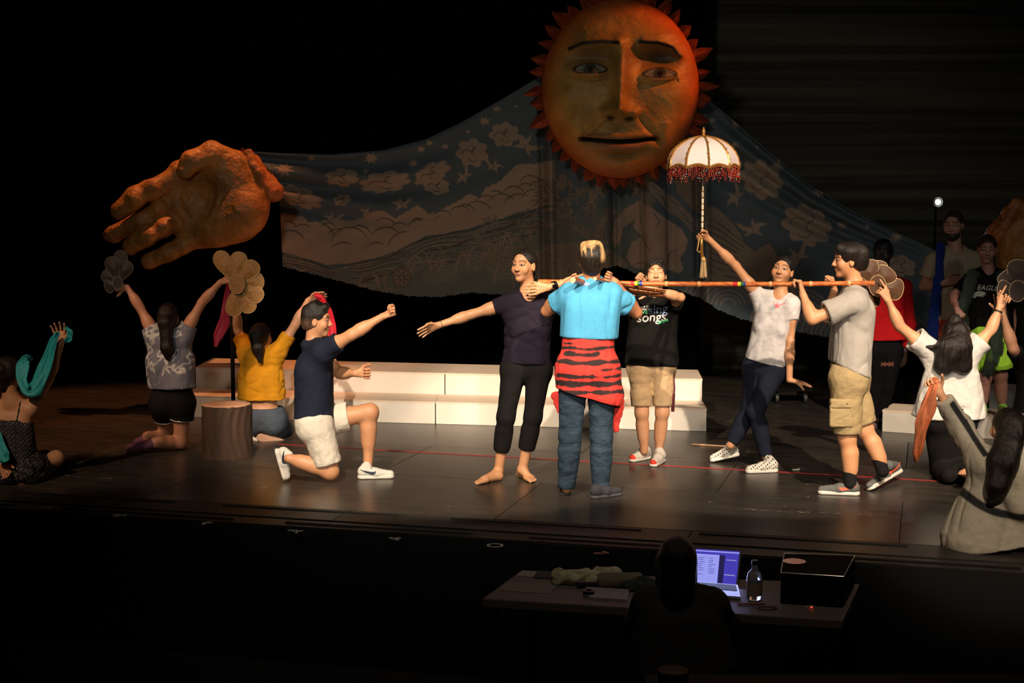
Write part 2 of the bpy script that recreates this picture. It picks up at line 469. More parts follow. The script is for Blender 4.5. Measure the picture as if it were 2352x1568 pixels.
        B.s_(0.003, cap(h(-0.022, 0.092, -0.0562), h(0.022, 0.092, -0.0562), 0.0022 * S))
        s.windows.append((s.h(0, 0.01, -0.01), 0.150 * S, 0.0038))
    # ---- hands
    def hand(s, i, tip, thumb, curl=0.25, palm=1, spread=0.0, size=1.0, curls=None, thumb_curl=0.3, thumb_out=0.7):
        """tip/thumb: photo direction (dx,dy,ddepth) as px-like units; palm=+1/-1 flips which way the fingers curl"""
        B, g = s.B, s.g * size; w_ = s.wr[i]
        def dv(t): return nrm(V(t[0], t[2] if len(t) > 2 else 0, -t[1]))
        d = dv(tip); t = dv(thumb); t = nrm(t - d * (t @ d)); n = np.cross(d, t) * palm
        s.hd = getattr(s, 'hd', {}); s.hd[i] = (d, t, n)
        k = 0.012
        for o, r in ((0.026, 0.0145), (0.0, 0.016), (-0.024, 0.0145)):
            B.u(k, cap(w_ + d * 0.018 * g + t * o * 0.5 * g, w_ + d * 0.085 * g + t * o * g, r * g * 1.05, r * g * 0.82))
        fc = curls or [curl] * 4
        for j, (o, ln) in enumerate(((0.031, 0.070), (0.0105, 0.077), (-0.011, 0.072), (-0.031, 0.058))):
            p = w_ + d * (0.086 - abs(o) * 0.12) * g + t * o * g * (1 + spread * 0.15)
            a = spread * o * 9; ang = 0.0; dd0 = nrm(d + t * a)
            r = 0.0083 * g
            for sgi, fr in enumerate((0.45, 0.31, 0.27)):
                ang += fc[j] * (0.9, 1.15, 0.8)[sgi]
                dd = dd0 * math.cos(ang) + n * math.sin(ang)
                p2 = p + dd * ln * fr * g * 1.12
                B.u(0.0035, cap(p, p2, r, r * 0.92)); p = p2; r *= 0.93
            s.nails.append((p, 0.007))
        p = w_ + d * 0.03 * g + t * 0.02 * g
        for sgi, (ln, a) in enumerate(((0.042, 0.25), (0.033, thumb_curl), (0.028, thumb_curl * 1.8))):
            dd = nrm(d * (0.75) + t * thumb_out + n * (0.12 + a * (sgi > 0)) * 1.0 - t * a * 0.6 * (sgi > 0))
            p2 = p + dd * ln * g; B.u(0.007, cap(p, p2, 0.0115 * g - sgi * 0.001, 0.0098 * g - sgi * 0.0008)); p = p2
        s.windows.append((w_ + d * 0.095 * g, 0.115 * g, 0.0041))
        return d, t, n
    # ---- bare foot
    def barefoot(s, i, heel, toe, out=1):
        B, g = s.B, s.g; hl, te = s.q(heel) if not isinstance(heel, np.ndarray) else heel, s.q(toe) if not isinstance(toe, np.ndarray) else toe
        d = nrm(te - hl); L = np.linalg.norm(te - hl); up = V(0, 0, 1); r = nrm(np.cross(d, up)) * out
        B.u(0.02, cap(s.an[i], hl + up * 0.03 + d * 0.02, 0.033 * g, 0.03 * g))
        B.u(0.02, cap(hl + up * 0.028 + d * 0.02, hl + d * L * 0.62 + up * 0.022, 0.029 * g, 0.026 * g))
        B.u(0.02, cap(s.an[i] + d * 0.01, hl + d * L * 0.6 + up * 0.025, 0.03 * g, 0.022 * g))
        for j, (o, l) in enumerate(((-0.026, 1.0), (-0.009, 0.98), (0.006, 0.94), (0.02, 0.88), (0.032, 0.8))):
            rr = 0.0125 if j == 0 else 0.0085
            B.u(0.012, cap(hl + d * L * 0.6 + r * o * 0.9 + up * 0.02, hl + d * L * (l - 0.1) + r * o + up * 0.014, 0.017 * g, rr * 1.1))
            B.u(0.003, cap(hl + d * L * (l - 0.14) + r * o + up * 0.014, hl + d * L * (l - 0.03) + r * o * 1.1 + up * 0.0115, rr, rr * 0.9))
        s.windows.append((hl + d * L * 0.55 + up * 0.02, L * 0.62, 0.0042))
    # ---- finish
    def start(s, label, group=None):
        s.root = thing('person', s.base, label, 'person', group)
        return s.root
    def colour(s, v, closed=False, lips=(0.42, 0.13, 0.10), brow=1.0, iris=(0.02, 0.012, 0.008)):
        c = np.tile(np.array(s.skin), (len(v), 1))
        c *= (1 + 0.07 * noise(v, 14, seed=3))[:, None]
        l = ((v - s.H) @ s.HA.T) / s.hs; x, y, z = np.abs(l[:, 0]), l[:, 1], l[:, 2]
        near = (np.linalg.norm(l, axis=1) < 0.14) & (y > 0.03)
        def mix(mask, colr):
            k = (np.clip(mask, 0, 1) * near)[:, None]; c[:] = c * (1 - k) + np.array(colr) * k
        sk = np.array(s.skin)
        ss = lambda e0, e1, t: np.clip((t - e0) / (e1 - e0), 0, 1)
        mix(0.5 * ss(1.0, 0.3, np.hypot((x - 0.045) / 0.03, (z + 0.02) / 0.024)), sk * [1.12, 0.85, 0.8])      # blush
        hw = 0.019 * (1 - 0.25 * ss(0.07, 0.085, x))
        lp = ss(1.15, 0.85, np.hypot(x / 0.0215, (z + 0.0555) / 0.0115)); mix(0.75 * lp * (y > 0.07), lips)
        mix(ss(0.0016, 0.0006, np.abs(z + 0.0562)) * (x < 0.021) * (y > 0.07), np.array(lips) * 0.25)
        by = 0.036 + 0.004 * np.sin(np.clip((x - 0.012) / 0.04, 0, 1) * 3.1)
        mix(brow * 0.9 * ss(0.0052, 0.003, np.abs(z - by)) * ss(0.010, 0.016, x) * ss(0.056, 0.047, x), (0.02, 0.013, 0.01))
        ex = (x - 0.0315) / 0.0145; ez = (z - 0.0105) / 0.0052
        if not closed:
            mix(ss(1.45, 1.15, np.hypot(ex, ez)), (0.03, 0.015, 0.012))
            mix(ss(1.05, 0.8, np.hypot(ex, ez)), np.array((0.5, 0.42, 0.38)) * min(1, 0.12 + s.skin[0] * 1.5))
            mix(ss(1.25, 0.9, np.hypot((x - 0.0315) / 0.0062, (z - 0.0108) / 0.0062)) * (np.hypot(ex, ez) < 1.15), iris)
        else:
            mix(0.9 * ss(0.0028, 0.001, np.abs(z - 0.006 + 0.0025 * ex ** 2 * -1)) * (np.abs(ex) < 1.15), (0.04, 0.02, 0.015))
        mix(0.8 * ss(1.2, 0.7, np.hypot((x - 0.009) / 0.0045, (z + 0.034) / 0.0035)) * (y > 0.07), sk * 0.25)
        for p, r in s.nails:
            dd = np.linalg.norm(v - p, axis=1); k = (0.35 * np.clip((r * 1.4 - dd) / r, 0, 1))[:, None]
            c[:] = c * (1 - k) + np.array([0.75, 0.45, 0.38]) * k
        return np.clip(c, 0, 1)
    def body(s, h=0.0112, post=None, **kw):
        W = s.windows; parts = []
        def out(x):
            k = np.ones(len(x), bool)
            for c, r, hh in W: k &= np.linalg.norm(x - c, axis=1) > r - h * 1.1
            return k
        parts.append(snet(s.B, h, win=out))
        for n_, (c, r, hh) in enumerate(W):
            def inn(x, c=c, r=r, n_=n_):
                k = np.linalg.norm(x - c, axis=1) < r
                for c2, r2, _ in W[:n_]: k &= np.linalg.norm(x - c2, axis=1) > r2 - 0.004
                return k
            parts.append(snet(s.B, hh, c - r, c + r, win=inn))
        v, q = join(parts)
        cv = s.colour(v, **kw)
        if post: cv = post(v, cv)
        me = mesh_np('body', v - np.array(world_loc(s.root)), q, cv, [M_SKIN])
        return link('body', me, s.root)
    def part(s, name, f, m, h=0.009, colf=None, parent=None, label=None, tol=0.03):
        v, q = snet(f, h, tol=tol)
        par = parent or s.root
        me = mesh_np(name, v - np.array(world_loc(par)), q, colf(v) if colf else None, [m])
        o = link(name, me, par)
        if label: o['label'] = label
        return o
    # ---- garments
    def ribs(s, off, hemr, hemp, wid=0.0):
        """the trunk volume of a shirt: from the chest to the hem point"""
        g = s.g; f = Field(); U, R = s.U, s.R
        ax = nrm(s.pelvis - s.neck)
        for sg in (-1, 1):
            f.u(0.05, cap(s.neck - U * 0.17 * g + R * sg * (0.068 + wid * .4) * g, hemp + s.PR * sg * (0.06 + wid) * g, 0.094 * g * s.m + off, hemr))
            if s.female: f.u(0.05, cap(s.neck - U * 0.245 * g + R * sg * 0.066 * g + s.F * 0.055 * g, s.neck - U * 0.22 * g + R * sg * 0.06 * g + s.F * 0.03, 0.048 * g + off))
        f.u(0.05, cap(s.neck - U * 0.15 * g, hemp, 0.088 * g * s.m + off, hemr))
        f.u(0.05, cap(s.sh[0] * 0.75 + s.neck * 0.25 - U * 0.05 * g, s.sh[1] * 0.75 + s.neck * 0.25 - U * 0.05 * g, 0.054 * g + off))
        for i in (0, 1): f.u(0.04, cap(s.sh[i], s.neck - U * 0.015, 0.042 * g + off * 0.9, 0.042 * g + off * 0.6))
        return f
    def tee(s, name, m, off=0.013, hem=0.02, hemr=0.105, sleeve=0.5, slr=(0.062, 0.066), neckr=0.062, scoop=0.02, fold=0.006, ff=9, fsv=(1, 1, 0.5), wid=0.0,
            h=0.0096, colf=None, hemtilt=None, extra=None, label=None, flare=None):
        g = s.g; U = s.U; L = np.linalg.norm(s.neck - s.pelvis)
        hp = s.pelvis + U * hem
        f = s.ribs(off, hemr * g, hp, wid)
        for op, k_, p_ in s.torso: f.u(max(k_, 0.02), inflate(p_, off * 0.75))
        if flare: f.u(0.04, *flare)
        dn = -U if hemtilt is None else nrm(-U + np.asarray(hemtilt))
        if fold: f.disp(folds(fold, ff, fsv, seed=int(s.H[0] * 7) % 5))
        f.i(0.008, pl(hp, dn))
        bore = Field()
        for sg in (-1, 1): bore.u(0.04, cap(hp + U * 0.2 + s.PR * sg * (0.05 + wid) * g, hp + s.PR * sg * (0.06 + wid) * g - U * .05, hemr * g - 0.034, hemr * g - 0.026))
        bore.i(0.01, pl(hp + U * 0.05, U))
        f.S(0.004, bore)
        for i in (0, 1):
            if s.el[i] is None or sleeve is None: continue
            sl = sleeve if not isinstance(sleeve, (tuple, list)) else sleeve[i]
            if sl is None: continue
            a = s.sh[i]; d = nrm(s.el[i] - a); e = a + (s.el[i] - a) * min(sl, 1.0)
            sf = Field().u(0.03, cap(a, e + d * 0.05, slr[0] * g, slr[1] * g))
            if sl > 1:
                e2 = s.el[i] + (s.wr[i] - s.el[i]) * (sl - 1)
                d2 = nrm(s.wr[i] - s.el[i])
                sf = Field().u(0.03, cap(a, s.el[i], slr[0] * g, slr[1] * g)).u(0.03, cap(s.el[i], e2 + d2 * 0.04, slr[1] * g, slr[2] * g if len(slr) > 2 else slr[1] * 0.8 * g))
                e = e2; d = d2
                rr = slr[2] * g if len(slr) > 2 else slr[1] * 0.8 * g
            else: rr = slr[1] * g
            if fold: sf.disp(folds(fold * 0.8, ff * 1.3, (1, 1, 1), seed=2 + i))
            sf.i(0.006, pl(e, d))
            sf.S(0.003, Field().u(0.01, cap(e - d * 0.01, e + d * 0.08, rr - 0.026, rr - 0.020)))
            f.U(0.035, sf)
        f.s_(0.012, cap(s.neck - U * 0.005, s.neck + U * 0.12, neckr * g, neckr * g))
        if scoop: f.s_(0.012, cap(s.neck + s.F * 0.05 + U * 0.03, s.neck - U * scoop + s.F * 0.12, neckr * 0.85 * g, neckr * 0.45 * g))
        if extra: extra(f)
        s.teef = f
        return s.part(name, f, m, h, colf, label=label)
    def pants(s, name, m, off=0.012, waist=0.10, ends=(1.0, 1.0), er=(0.06, 0.06), wr=0.094, kr=None, fold=0.004, ff=8, h=0.0096, colf=None, fsv=(1, 1, 1), extra=None, crotch=0.0, label=None):
        """ends: 0..1 along the thigh, 1..2 along the shin"""
        g = s.g; f = Field()
        f.u(0.04, cap(s.pelvis + s.U * (waist + 0.06) + s.PR * 0.045 * g, s.hip[1], wr * g * 0.86 + off, wr * g * 0.95 + off))
        f.u(0.04, cap(s.pelvis + s.U * (waist + 0.06) - s.PR * 0.045 * g, s.hip[0], wr * g * 0.86 + off, wr * g * 0.95 + off))
        for i in (0, 1): f.u(0.04, cap(s.hip[i] - s.PF * 0.035 * g, s.hip[i] - s.PF * 0.03 * g + V(0, 0, -0.03), 0.082 * g * s.m + off))
        f.u(0.04, cap(s.pelvis + s.U * (waist + 0.04), (s.hip[0] + s.hip[1]) / 2 + V(0, 0, -0.015 - crotch), wr * g * 0.86 + off, wr * g * 0.85))
        for op, k_, p_ in s.torso: f.u(max(k_, 0.02), inflate(p_, off * 0.7))
        f.i(0.01, pl(s.pelvis + s.U * waist, s.U))
        for i in (0, 1):
            if s.kn[i] is None: continue
            e = ends[i]; L = Field(); hp = s.hip[i]; k = s.kn[i]; a = s.an[i]
            if e <= 1:
                E = hp + (k - hp) * e; d = nrm(k - hp); L.u(0.02, cap(hp, E + d * 0.05, 0.085 * g * s.m + off, er[i]))
            else:
                kk = (kr or 0.056) * g * s.m + off
                E = k + (a - k) * (e - 1); d = nrm(a - k)
                L.u(0.02, cap(hp, k, 0.086 * g * s.m + off, kk)); L.u(0.03, cap(k, E + d * 0.03, kk, er[i]))
                bk = -s.PF
                L.u(0.04, cap(k + d * 0.1 * g + bk * 0.015, k + d * 0.2 * g + bk * 0.01, 0.048 * g * s.m + off, 0.04 * g * s.m + off))
            for op, k_, p_ in s.legs[i][:(2 if e <= 1 else 9)]: L.u(max(k_, 0.02), inflate(p_, off * 0.8))
            if fold: L.disp(folds(fold, ff, fsv, seed=1 + i))
            L.i(0.005, pl(E, d))
            L.S(0.003, Field().u(0.01, cap(E - d * 0.01, E + d * 0.08, er[i] - 0.022, er[i] - 0.018)))
            f.U(0.02, L)
        if extra: extra(f)
        s.pantf = f
        return s.part(name, f, m, h, colf, label=label)
    def hair(s, kind='short', colr=(0.016, 0.012, 0.010), extra=None, amp=0.004, h=0.0055, colf=None, vol=1.0, nape=-0.055, ff=60, fsv=(1, 1, 0.12), label=None, face=1.0, name='hair'):
        S = s.hs; A = s.HA; hh = s.h; f = Field()
        f.u(0.02, ell(hh(0, -0.02, 0.036), A, np.array([0.080 * vol, 0.100 * vol, 0.090 * vol]) * S))
        f.u(0.03, ell(hh(0, -0.045, -0.01), A, np.array([0.070 * vol, 0.066 * vol, 0.075]) * S))
        f.disp(lambda X: amp * 0.45 * noise((X - s.H) @ A.T, ff, fsv, 1, 4))
        f.s_(0.008, ell(hh(0, 0.135, -0.035), A, np.array([0.10, 0.125, 0.115 * face]) * S))
        if nape is not None:
            f.i(0.01, pl(hh(0, -0.04, nape), -A[2] + A[1] * 0.25))
        for x in (-1, 1): f.s_(0.008, ell(hh(0.084 * x, 0.004, -0.018), A, np.array([0.026, 0.026, 0.034]) * S))
        if extra: extra(f, hh)
        cf = colf or (lambda v: np.tile(np.array(colr), (len(v), 1)))
        return s.part(name, f, M_HAIR, h, cf, label=label)
    def shoe(s, i, heel, toe, m_up, m_sole, up=None, name='shoe', high=0.0, label=None, lace=None, sole_t=0.016, wid=1.0, colf=None, acc=None, lift=True):
        g = s.g; hl = heel if isinstance(heel, np.ndarray) else s.q(heel); te = toe if isinstance(toe, np.ndarray) else s.q(toe)
        d = nrm(te - hl); L = np.linalg.norm(te - hl); u = V(0, 0, 1) if up is None else np.asarray(up, float)
        u = nrm(u - d * (u @ d)); r = np.cross(d, u)
        c = lambda a, b, c_: hl + d * a * L + r * b + u * c_
        f = Field()
        f.u(0.02, cap(c(0.14, 0, 0.045), c(0.45, 0, 0.042), 0.036 * wid, 0.036 * wid), cap(c(0.45, 0, 0.035), c(0.86, 0.0, 0.028), 0.037 * wid, 0.027 * wid))
        f.u(0.02, cap(c(0.16, 0, 0.06), s.an[i] * (0.45 + high) + c(0.2, 0, 0.08) * (0.55 - high), 0.035, 0.037))
        f.i(0.004, pl(c(0, 0, sole_t * 0.8), -u))
        f.disp(folds(0.0015, 40))
        o = s.part(name, f, m_up, 0.0055, colf, label=label, tol=0.02)
        so = Field()
        so.u(0.015, cap(c(0.13, 0, 0.012), c(0.4, 0, 0.012), 0.036 * wid, 0.033 * wid), cap(c(0.4, 0, 0.012), c(0.84, 0.0, 0.012), 0.034 * wid, 0.034 * wid))
        so.i(0.004, pl(c(0, 0, sole_t * 1.35), u)).i(0.004, pl(c(0, 0, 0.0), -u))
        s.part('sole', so, m_sole, 0.005, parent=o, tol=0.02)
        if lace is not None:
            b = MB()
            for k in range(4):
                a_ = 0.40 + 0.09 * k; z_ = 0.081 - 0.006 * k
                b.tube([c(a_, -0.022, z_ - 0.012), c(a_ + 0.03, 0, z_), c(a_, 0.022, z_ - 0.012)], 0.0035, 5)
            b.tube([c(0.4, 0, 0.082), c(0.33, 0.025, 0.095), c(0.38, 0.035, 0.075)], 0.003, 5)
            b.build('laces', lace, o, smooth=True)
        if acc is not None:      # curved side stripe
            for sg in (-1, 1):
                b = MB(); key = np.array([(0.05, 0.070, 0.001), (0.14, 0.060, 0.004), (0.24, 0.050, 0.0075), (0.33, 0.044, 0.010), (0.40, 0.044, 0.010), (0.44, 0.050, 0.006), (0.45, 0.059, 0.001)]); tt = np.linspace(0, 6, 19)
                ky = np.stack([np.interp(tt, range(7), key[:, k]) for k in range(3)], 1); vs = []
                for a_, z_, t_ in ky: vs += [c(a_ + 0.03, sg * 0.075, z_ + t_), c(a_ + 0.03, sg * 0.075, z_ - t_)]
                vs = np.array(vs); v0 = vs.copy()
                for _ in range(24): vs = vs - r * sg * np.clip(f(vs) - 0.0015, -0.01, 0.02)[:, None] * 0.9
                bad = np.linalg.norm(vs - v0, axis=1) > 0.062; vs[bad] = v0[bad] - r * sg * 0.045
                b.poly(vs, [(2 * k, 2 * k + 2, 2 * k + 3, 2 * k + 1) for k in range(18)])
                q_ = b.build('side_stripe', acc, o); q_.modifiers.new('thick', 'SOLIDIFY').thickness = 0.003
        return o
    def project_text(s, txt, size, px, py, m, f, rot=0.0, name='lettering', parent=None, font_shear=0.0, yaw=None, bold=0.0, ln=0.004):
        """lay flat lettering onto a garment surface: start at photo point, push along the view ray onto the cloth"""
        cu = bpy.data.curves.new('t', 'FONT'); cu.body = txt; cu.size = size; cu.shear = font_shear; cu.offset = bold; cu.resolution_u = 3
        o = bpy.data.objects.new('t', cu); col.objects.link(o)
        dg = bpy.context.evaluated_depsgraph_get(); me = bpy.data.meshes.new_from_object(o.evaluated_get(dg))
        bpy.data.objects.remove(o)
        import bmesh
        bm = bmesh.new(); bm.from_mesh(me); bmesh.ops.triangulate(bm, faces=bm.faces)
        bmesh.ops.subdivide_edges(bm, edges=[e for e in bm.edges if e.calc_length() > size * 0.25], cuts=1)
        bm.to_mesh(me); bm.free()
        n = len(me.vertices); co = np.zeros(n * 3); me.vertices.foreach_get('co', co); co = co.reshape(-1, 3)
        a = math.radians(rot); x = co[:, 0] * math.cos(a) - co[:, 1] * math.sin(a); y = co[:, 0] * math.sin(a) + co[:, 1] * math.cos(a)
        sc_px = FPX / (s.Y)
        org = np.array([ray(px + x[k] * sc_px, py - y[k] * sc_px) for k in range(n)])
        t0 = (s.Y - 0.45) / org[:, 1]; pts = None; t = t0.copy()
        for _ in range(40):
            X = V(0, 0, CAM_H) + org * t[:, None]; d = f(X); t = t + np.clip(d - ln, -0.02, 0.03) / np.linalg.norm(org, axis=1) * 0.8
        X = V(0, 0, CAM_H) + org * t[:, None]
        par = parent or s.root
        me.vertices.foreach_set('co', (X - np.array(world_loc(par))).astype(np.float32).ravel()); me.update()
        me.materials.clear(); me.materials.append(m)
        o = link(name, me, par); md = o.modifiers.new('thick', 'SOLIDIFY'); md.thickness = 0.002
        return o
M_STRAP = mat('black_strap', (0.01, 0.01, 0.01), 0.35)
# ================================================================ the stage and the house
A0, A1 = G(130, 1172), G(2352, 1312)
SU = nrm((A1 - A0) * V(1, 1, 0)); SV = V(-SU[1], SU[0], 0)          # along the edge, up-stage
def S(u, v, z=0.0): return A0 * V(1, 1, 0) + SU * u + SV * v + V(0, 0, z)
def floor_mat(name, c, rough):
    m = mat(name, c, rough); nt = m.node_tree; N, L = nt.nodes, nt.links; b = N['Principled BSDF']
    tc = N.new('ShaderNodeTexCoord'); outs = []
    for s, sv in ((2.2, (1, 4, 1)), (9, (1, 5, 1)), (45, (0.25, 3, 1))):
        mp = N.new('ShaderNodeMapping'); mp.inputs['Scale'].default_value = sv; L.new(tc.outputs['Object'], mp.inputs[0])
        t = N.new('ShaderNodeTexNoise'); t.inputs['Scale'].default_value = s; t.inputs['Detail'].default_value = 5; t.inputs['Roughness'].default_value = 0.65
        L.new(mp.outputs[0], t.inputs[0]); outs.append(t.outputs[0])
    a = N.new('ShaderNodeMath'); a.operation = 'ADD'; L.new(outs[0], a.inputs[0]); L.new(outs[1], a.inputs[1])
    r = N.new('ShaderNodeValToRGB'); r.color_ramp.elements[0].position = 0.38; r.color_ramp.elements[1].position = 0.64
    r.color_ramp.elements[0].color = (*[x * 0.55 for x in c], 1); r.color_ramp.elements[1].color = (*[x * 1.6 for x in c], 1)
    h = N.new('ShaderNodeMath'); h.operation = 'MULTIPLY'; h.inputs[1].default_value = 0.5; L.new(a.outputs[0], h.inputs[0]); L.new(h.outputs[0], r.inputs[0]); L.new(r.outputs[0], b.inputs['Base Color'])
    rr = N.new('ShaderNodeMapRange'); rr.inputs[3].default_value = rough - 0.09; rr.inputs[4].default_value = rough + 0.13; L.new(outs[1], rr.inputs[0]); L.new(rr.outputs[0], b.inputs['Roughness'])
    bp = N.new('ShaderNodeBump'); bp.inputs['Strength'].default_value = 0.05; bp.inputs['Distance'].default_value = 0.003; L.new(outs[2], bp.inputs['Height']); L.new(bp.outputs[0], b.inputs['Normal'])
    return m
M_FL = [floor_mat('black_stage_board', (0.038, 0.031, 0.025), 0.30), floor_mat('black_stage_board_worn', (0.047, 0.039, 0.031), 0.32), floor_mat('black_stage_board_dull', (0.034, 0.029, 0.025), 0.35)]
fl = MB().prism([S(-8, 0, -0.30), S(11, 0, -0.30), S(11, 9.5, -0.30), S(-8, 9.5, -0.30)], [S(-8, 0, -0.012), S(11, 0, -0.012), S(11, 9.5, -0.012), S(-8, 9.5, -0.012)]).build('floor', mat('black_joint', (0.006, 0.006, 0.006), 0.9))
tag(fl, None, None, kind='structure')
PW, PD = 2.44, 1.22
bm_ = MB().box((0, 0, -0.006), (PW - 0.006, PD - 0.006, 0.012)); pan = []
for mi, m in enumerate(M_FL):
    me = bpy.data.meshes.new('panel'); me.from_pydata(bm_.v, [], bm_.f); me.materials.append(m); pan.append(me)
ang = math.atan2(SU[1], SU[0]); rr = random.Random(3)
for j in range(7):
    for i in range(-3, 5):
        c = S(0.32 + (i + 0.5) * PW + (j % 2) * 1.22, 0.50 + (j + 0.5) * PD - (0 if j else 0.0), rr.uniform(-0.0012, 0.0))
        o = link('panel', pan[rr.choice((0, 0, 1, 2, 1))], fl, c); o.rotation_euler = (0, 0, ang)
# stage lip: cover strips with dark slots
M_LIP = mat('black_lip_paint', (0.028, 0.025, 0.022), 0.5, noise=(9, 0.4, (1, 1, 1)))
for k in range(8):
    MB().prism([S(-7 + k * 2.2 + 0.003, 0.20, -0.04), S(-4.803 + k * 2.2, 0.20, -0.04), S(-4.803 + k * 2.2, 0.495, -0.04), S(-7 + k * 2.2 + 0.003, 0.495, -0.04)],
               [S(-7 + k * 2.2 + 0.003, 0.20, -0.001), S(-4.803 + k * 2.2, 0.20, -0.001), S(-4.803 + k * 2.2, 0.495, -0.001), S(-7 + k * 2.2 + 0.003, 0.495, -0.001)]).build('lip_board', M_LIP, fl)
    MB().prism([S(-7 + k * 2.2 + 0.003, 0.0, -0.04), S(-4.803 + k * 2.2, 0.0, -0.04), S(-4.803 + k * 2.2, 0.16, -0.04), S(-7 + k * 2.2 + 0.003, 0.16, -0.04)],
               [S(-7 + k * 2.2 + 0.003, 0.0, -0.004), S(-4.803 + k * 2.2, 0.0, -0.004), S(-4.803 + k * 2.2, 0.16, -0.004), S(-7 + k * 2.2 + 0.003, 0.16, -0.004)]).build('lip_board', M_LIP, fl)
M_SLOT = mat('black_vent_cover', (0.006, 0.006, 0.006), 0.7)
for k in range(11):
    for v0, o_ in ((0.43, 0.0), (0.07, 0.6)):
        u0 = -6.8 + k * 1.55 + o_
        MB().box(S(u0 + 0.6, v0, 0.002), (1.2, 0.028, 0.006), ax=(SU, SV, V(0, 0, 1))).build('slot_cover', M_SLOT, fl)
# the apron front and the house floor
tag(MB().prism([S(-8, -0.02, -0.85), S(11, -0.02, -0.85), S(11, 0.02, -0.85), S(-8, 0.02, -0.85)], [S(-8, -0.02, -0.012), S(11, -0.02, -0.012), S(11, 0.02, -0.012), S(-8, 0.02, -0.012)]).build('trim_1', M_SLOT), None, None, kind='structure')
M_DARK = mat('dark_carpet', (0.008, 0.007, 0.007), 0.95)
M_DRAPE = mat('black_velour', (0.0015, 0.0015, 0.0015), 1.0, spec=0.0)
tag(MB().box((0, 7, -0.90), (20, 22, 0.1)).build('floor_house', M_DARK), None, None, kind='structure')
def drape(name, p0, p1, z0, z1, m, amp=0.06, pitch=0.32, horiz=False, nx=200, nz=2):
    p0 = V(*p0); p1 = V(*p1); d = nrm(p1 - p0); n = V(-d[1], d[0], 0); L_ = np.linalg.norm(p1 - p0)
    u, zz = np.meshgrid(np.linspace(0, L_, nx), np.linspace(z0, z1, nz), indexing='ij')
    w_ = amp * (np.sin(zz / pitch * 6.28 + 1.3 * np.sin(u * 0.7)) if horiz else np.sin(u / pitch * 6.28 + 0.8 * np.sin(u * 1.3)))
    X = p0 + u[..., None] * d + w_[..., None] * n; X = X + zz[..., None] * V(0, 0, 1)
    idx = np.arange(nx * nz).reshape(nx, nz); q = np.stack([idx[:-1, :-1], idx[1:, :-1], idx[1:, 1:], idx[:-1, 1:]], -1).reshape(-1, 4)
    o = link(name, mesh_np(name, X.reshape(-1, 3), q, None, [m])); tag(o, None, None, kind='structure'); return o
M_SCRIM = mat('weathered_scrim', (0.05, 0.042, 0.026), 0.85, noise=(1.3, 0.75, (0.12, 1, 9)), bump=(3, 0.5, (0.2, 1, 10)))
drape('wall_back', (-9.5, 17.2, -0.1), (9.5, 17.2, -0.1), 0, 8.6, M_SCRIM, 0.012, 0.33, True, 60, 240)
drape('wall_left', (-9.4, 17.4, -0.9), (-9.4, -3.6, -0.9), 0, 9.4, M_DRAPE)
drape('wall_right', (9.4, -3.6, -0.9), (9.4, 17.4, -0.9), 0, 9.4, M_DRAPE)
drape('wall_front', (-9.5, -3.5, -0.9), (9.5, -3.5, -0.9), 0, 9.4, M_DRAPE)
tag(MB().box((0, 7, 8.6), (20, 22, 0.1)).build('ceiling', M_DRAPE), None, None, kind='structure')
cu = drape('curtain', P(-500, 500, 16.0) * V(1, 1, 0), P(1610, 500, 16.0) * V(1, 1, 0), 0, 8.5, M_DRAPE, 0.07, 0.4, False, 320)
cu['kind'] = 'thing'; tag(cu, 'black velour curtain hanging behind the painted cloth at the back of the stage', 'curtain')
# ---------------------------------------------------------------- risers
M_WPAINT = mat('scuffed_white_paint', (0.76, 0.70, 0.62), 0.6, noise=(3, 0.05, (1, 1, 1)))
M_PLY = mat('cream_painted_ply', (0.74, 0.60, 0.47), 0.6, noise=(5, 0.06, (1, 4, 1)))
def riser(fl_, fr_, bl_, br_, z0, z1, label, gap=0.0, grp=None):
    """fl_.. : photo points on the top face; z1 top height"""
    c = [G(*p, z1) for p in (fl_, fr_, br_, bl_)]
    m = (c[0] + c[1] + c[2] + c[3]) / 4
    r = thing('stage_riser', (m[0], m[1], z0), label, 'platform', grp)
    c = [p + nrm(m - p) * 0.0015 for p in c]
    top = [p * V(1, 1, 0) + V(0, 0, z1) for p in c]; mid = [p * V(1, 1, 0) + V(0, 0, z1 - 0.016) for p in c]
    ins = [p + nrm((m - p) * V(1, 1, 0)) * 0.004 for p in mid]
    MB().prism(mid, top).build('top_board', M_PLY, r)
    bot = [p * V(1, 1, 0) + V(0, 0, z0 + 0.0015) for p in ins]
    nm = ('front_board', 'side_board', 'back_board', 'side_board')
    for k in range(4):
        a, b_ = k, (k + 1) % 4; n = nrm(np.cross(top[b_] - top[a], V(0, 0, 1))) * -0.014
        MB().prism([bot[a], bot[b_], bot[b_] + n, bot[a] + n], [ins[a], ins[b_], ins[b_] + n, ins[a] + n]).build(nm[k], M_WPAINT, r)
    return r
z1, z2 = 0.195, 0.388
def onz(px, py, za, zb):         # the same plan point seen at another height
    g = G(px, py, za); d = g * V(1, 1, 0) + V(0, 0, zb) - V(0, 0, CAM_H)
    f = d[1] * _cp - d[2] * _sp; up = d[1] * _sp + d[2] * _cp
    return (CX + FPX * d[0] / f, CY - FPX * up / f)
lerp2 = lambda a, b, t: (a[0] + (b[0] - a[0]) * t, a[1] + (b[1] - a[1]) * t)
lfl, lfr = (428, 908), (1624, 938); lbl, lbr = (447, 891), (1613, 920); s1 = 0.478
riser(lfl, lerp2(lfl, lfr, s1), lbl, lerp2(lbl, lbr, s1 + 0.003), 0, z1, 'left front riser of the long white steps, behind the tree stump')
riser(lerp2(lfl, lfr, s1), lfr, lerp2(lbl, lbr, s1 + 0.003), lbr, 0, z1, 'right front riser of the long white steps, behind the woman in navy')
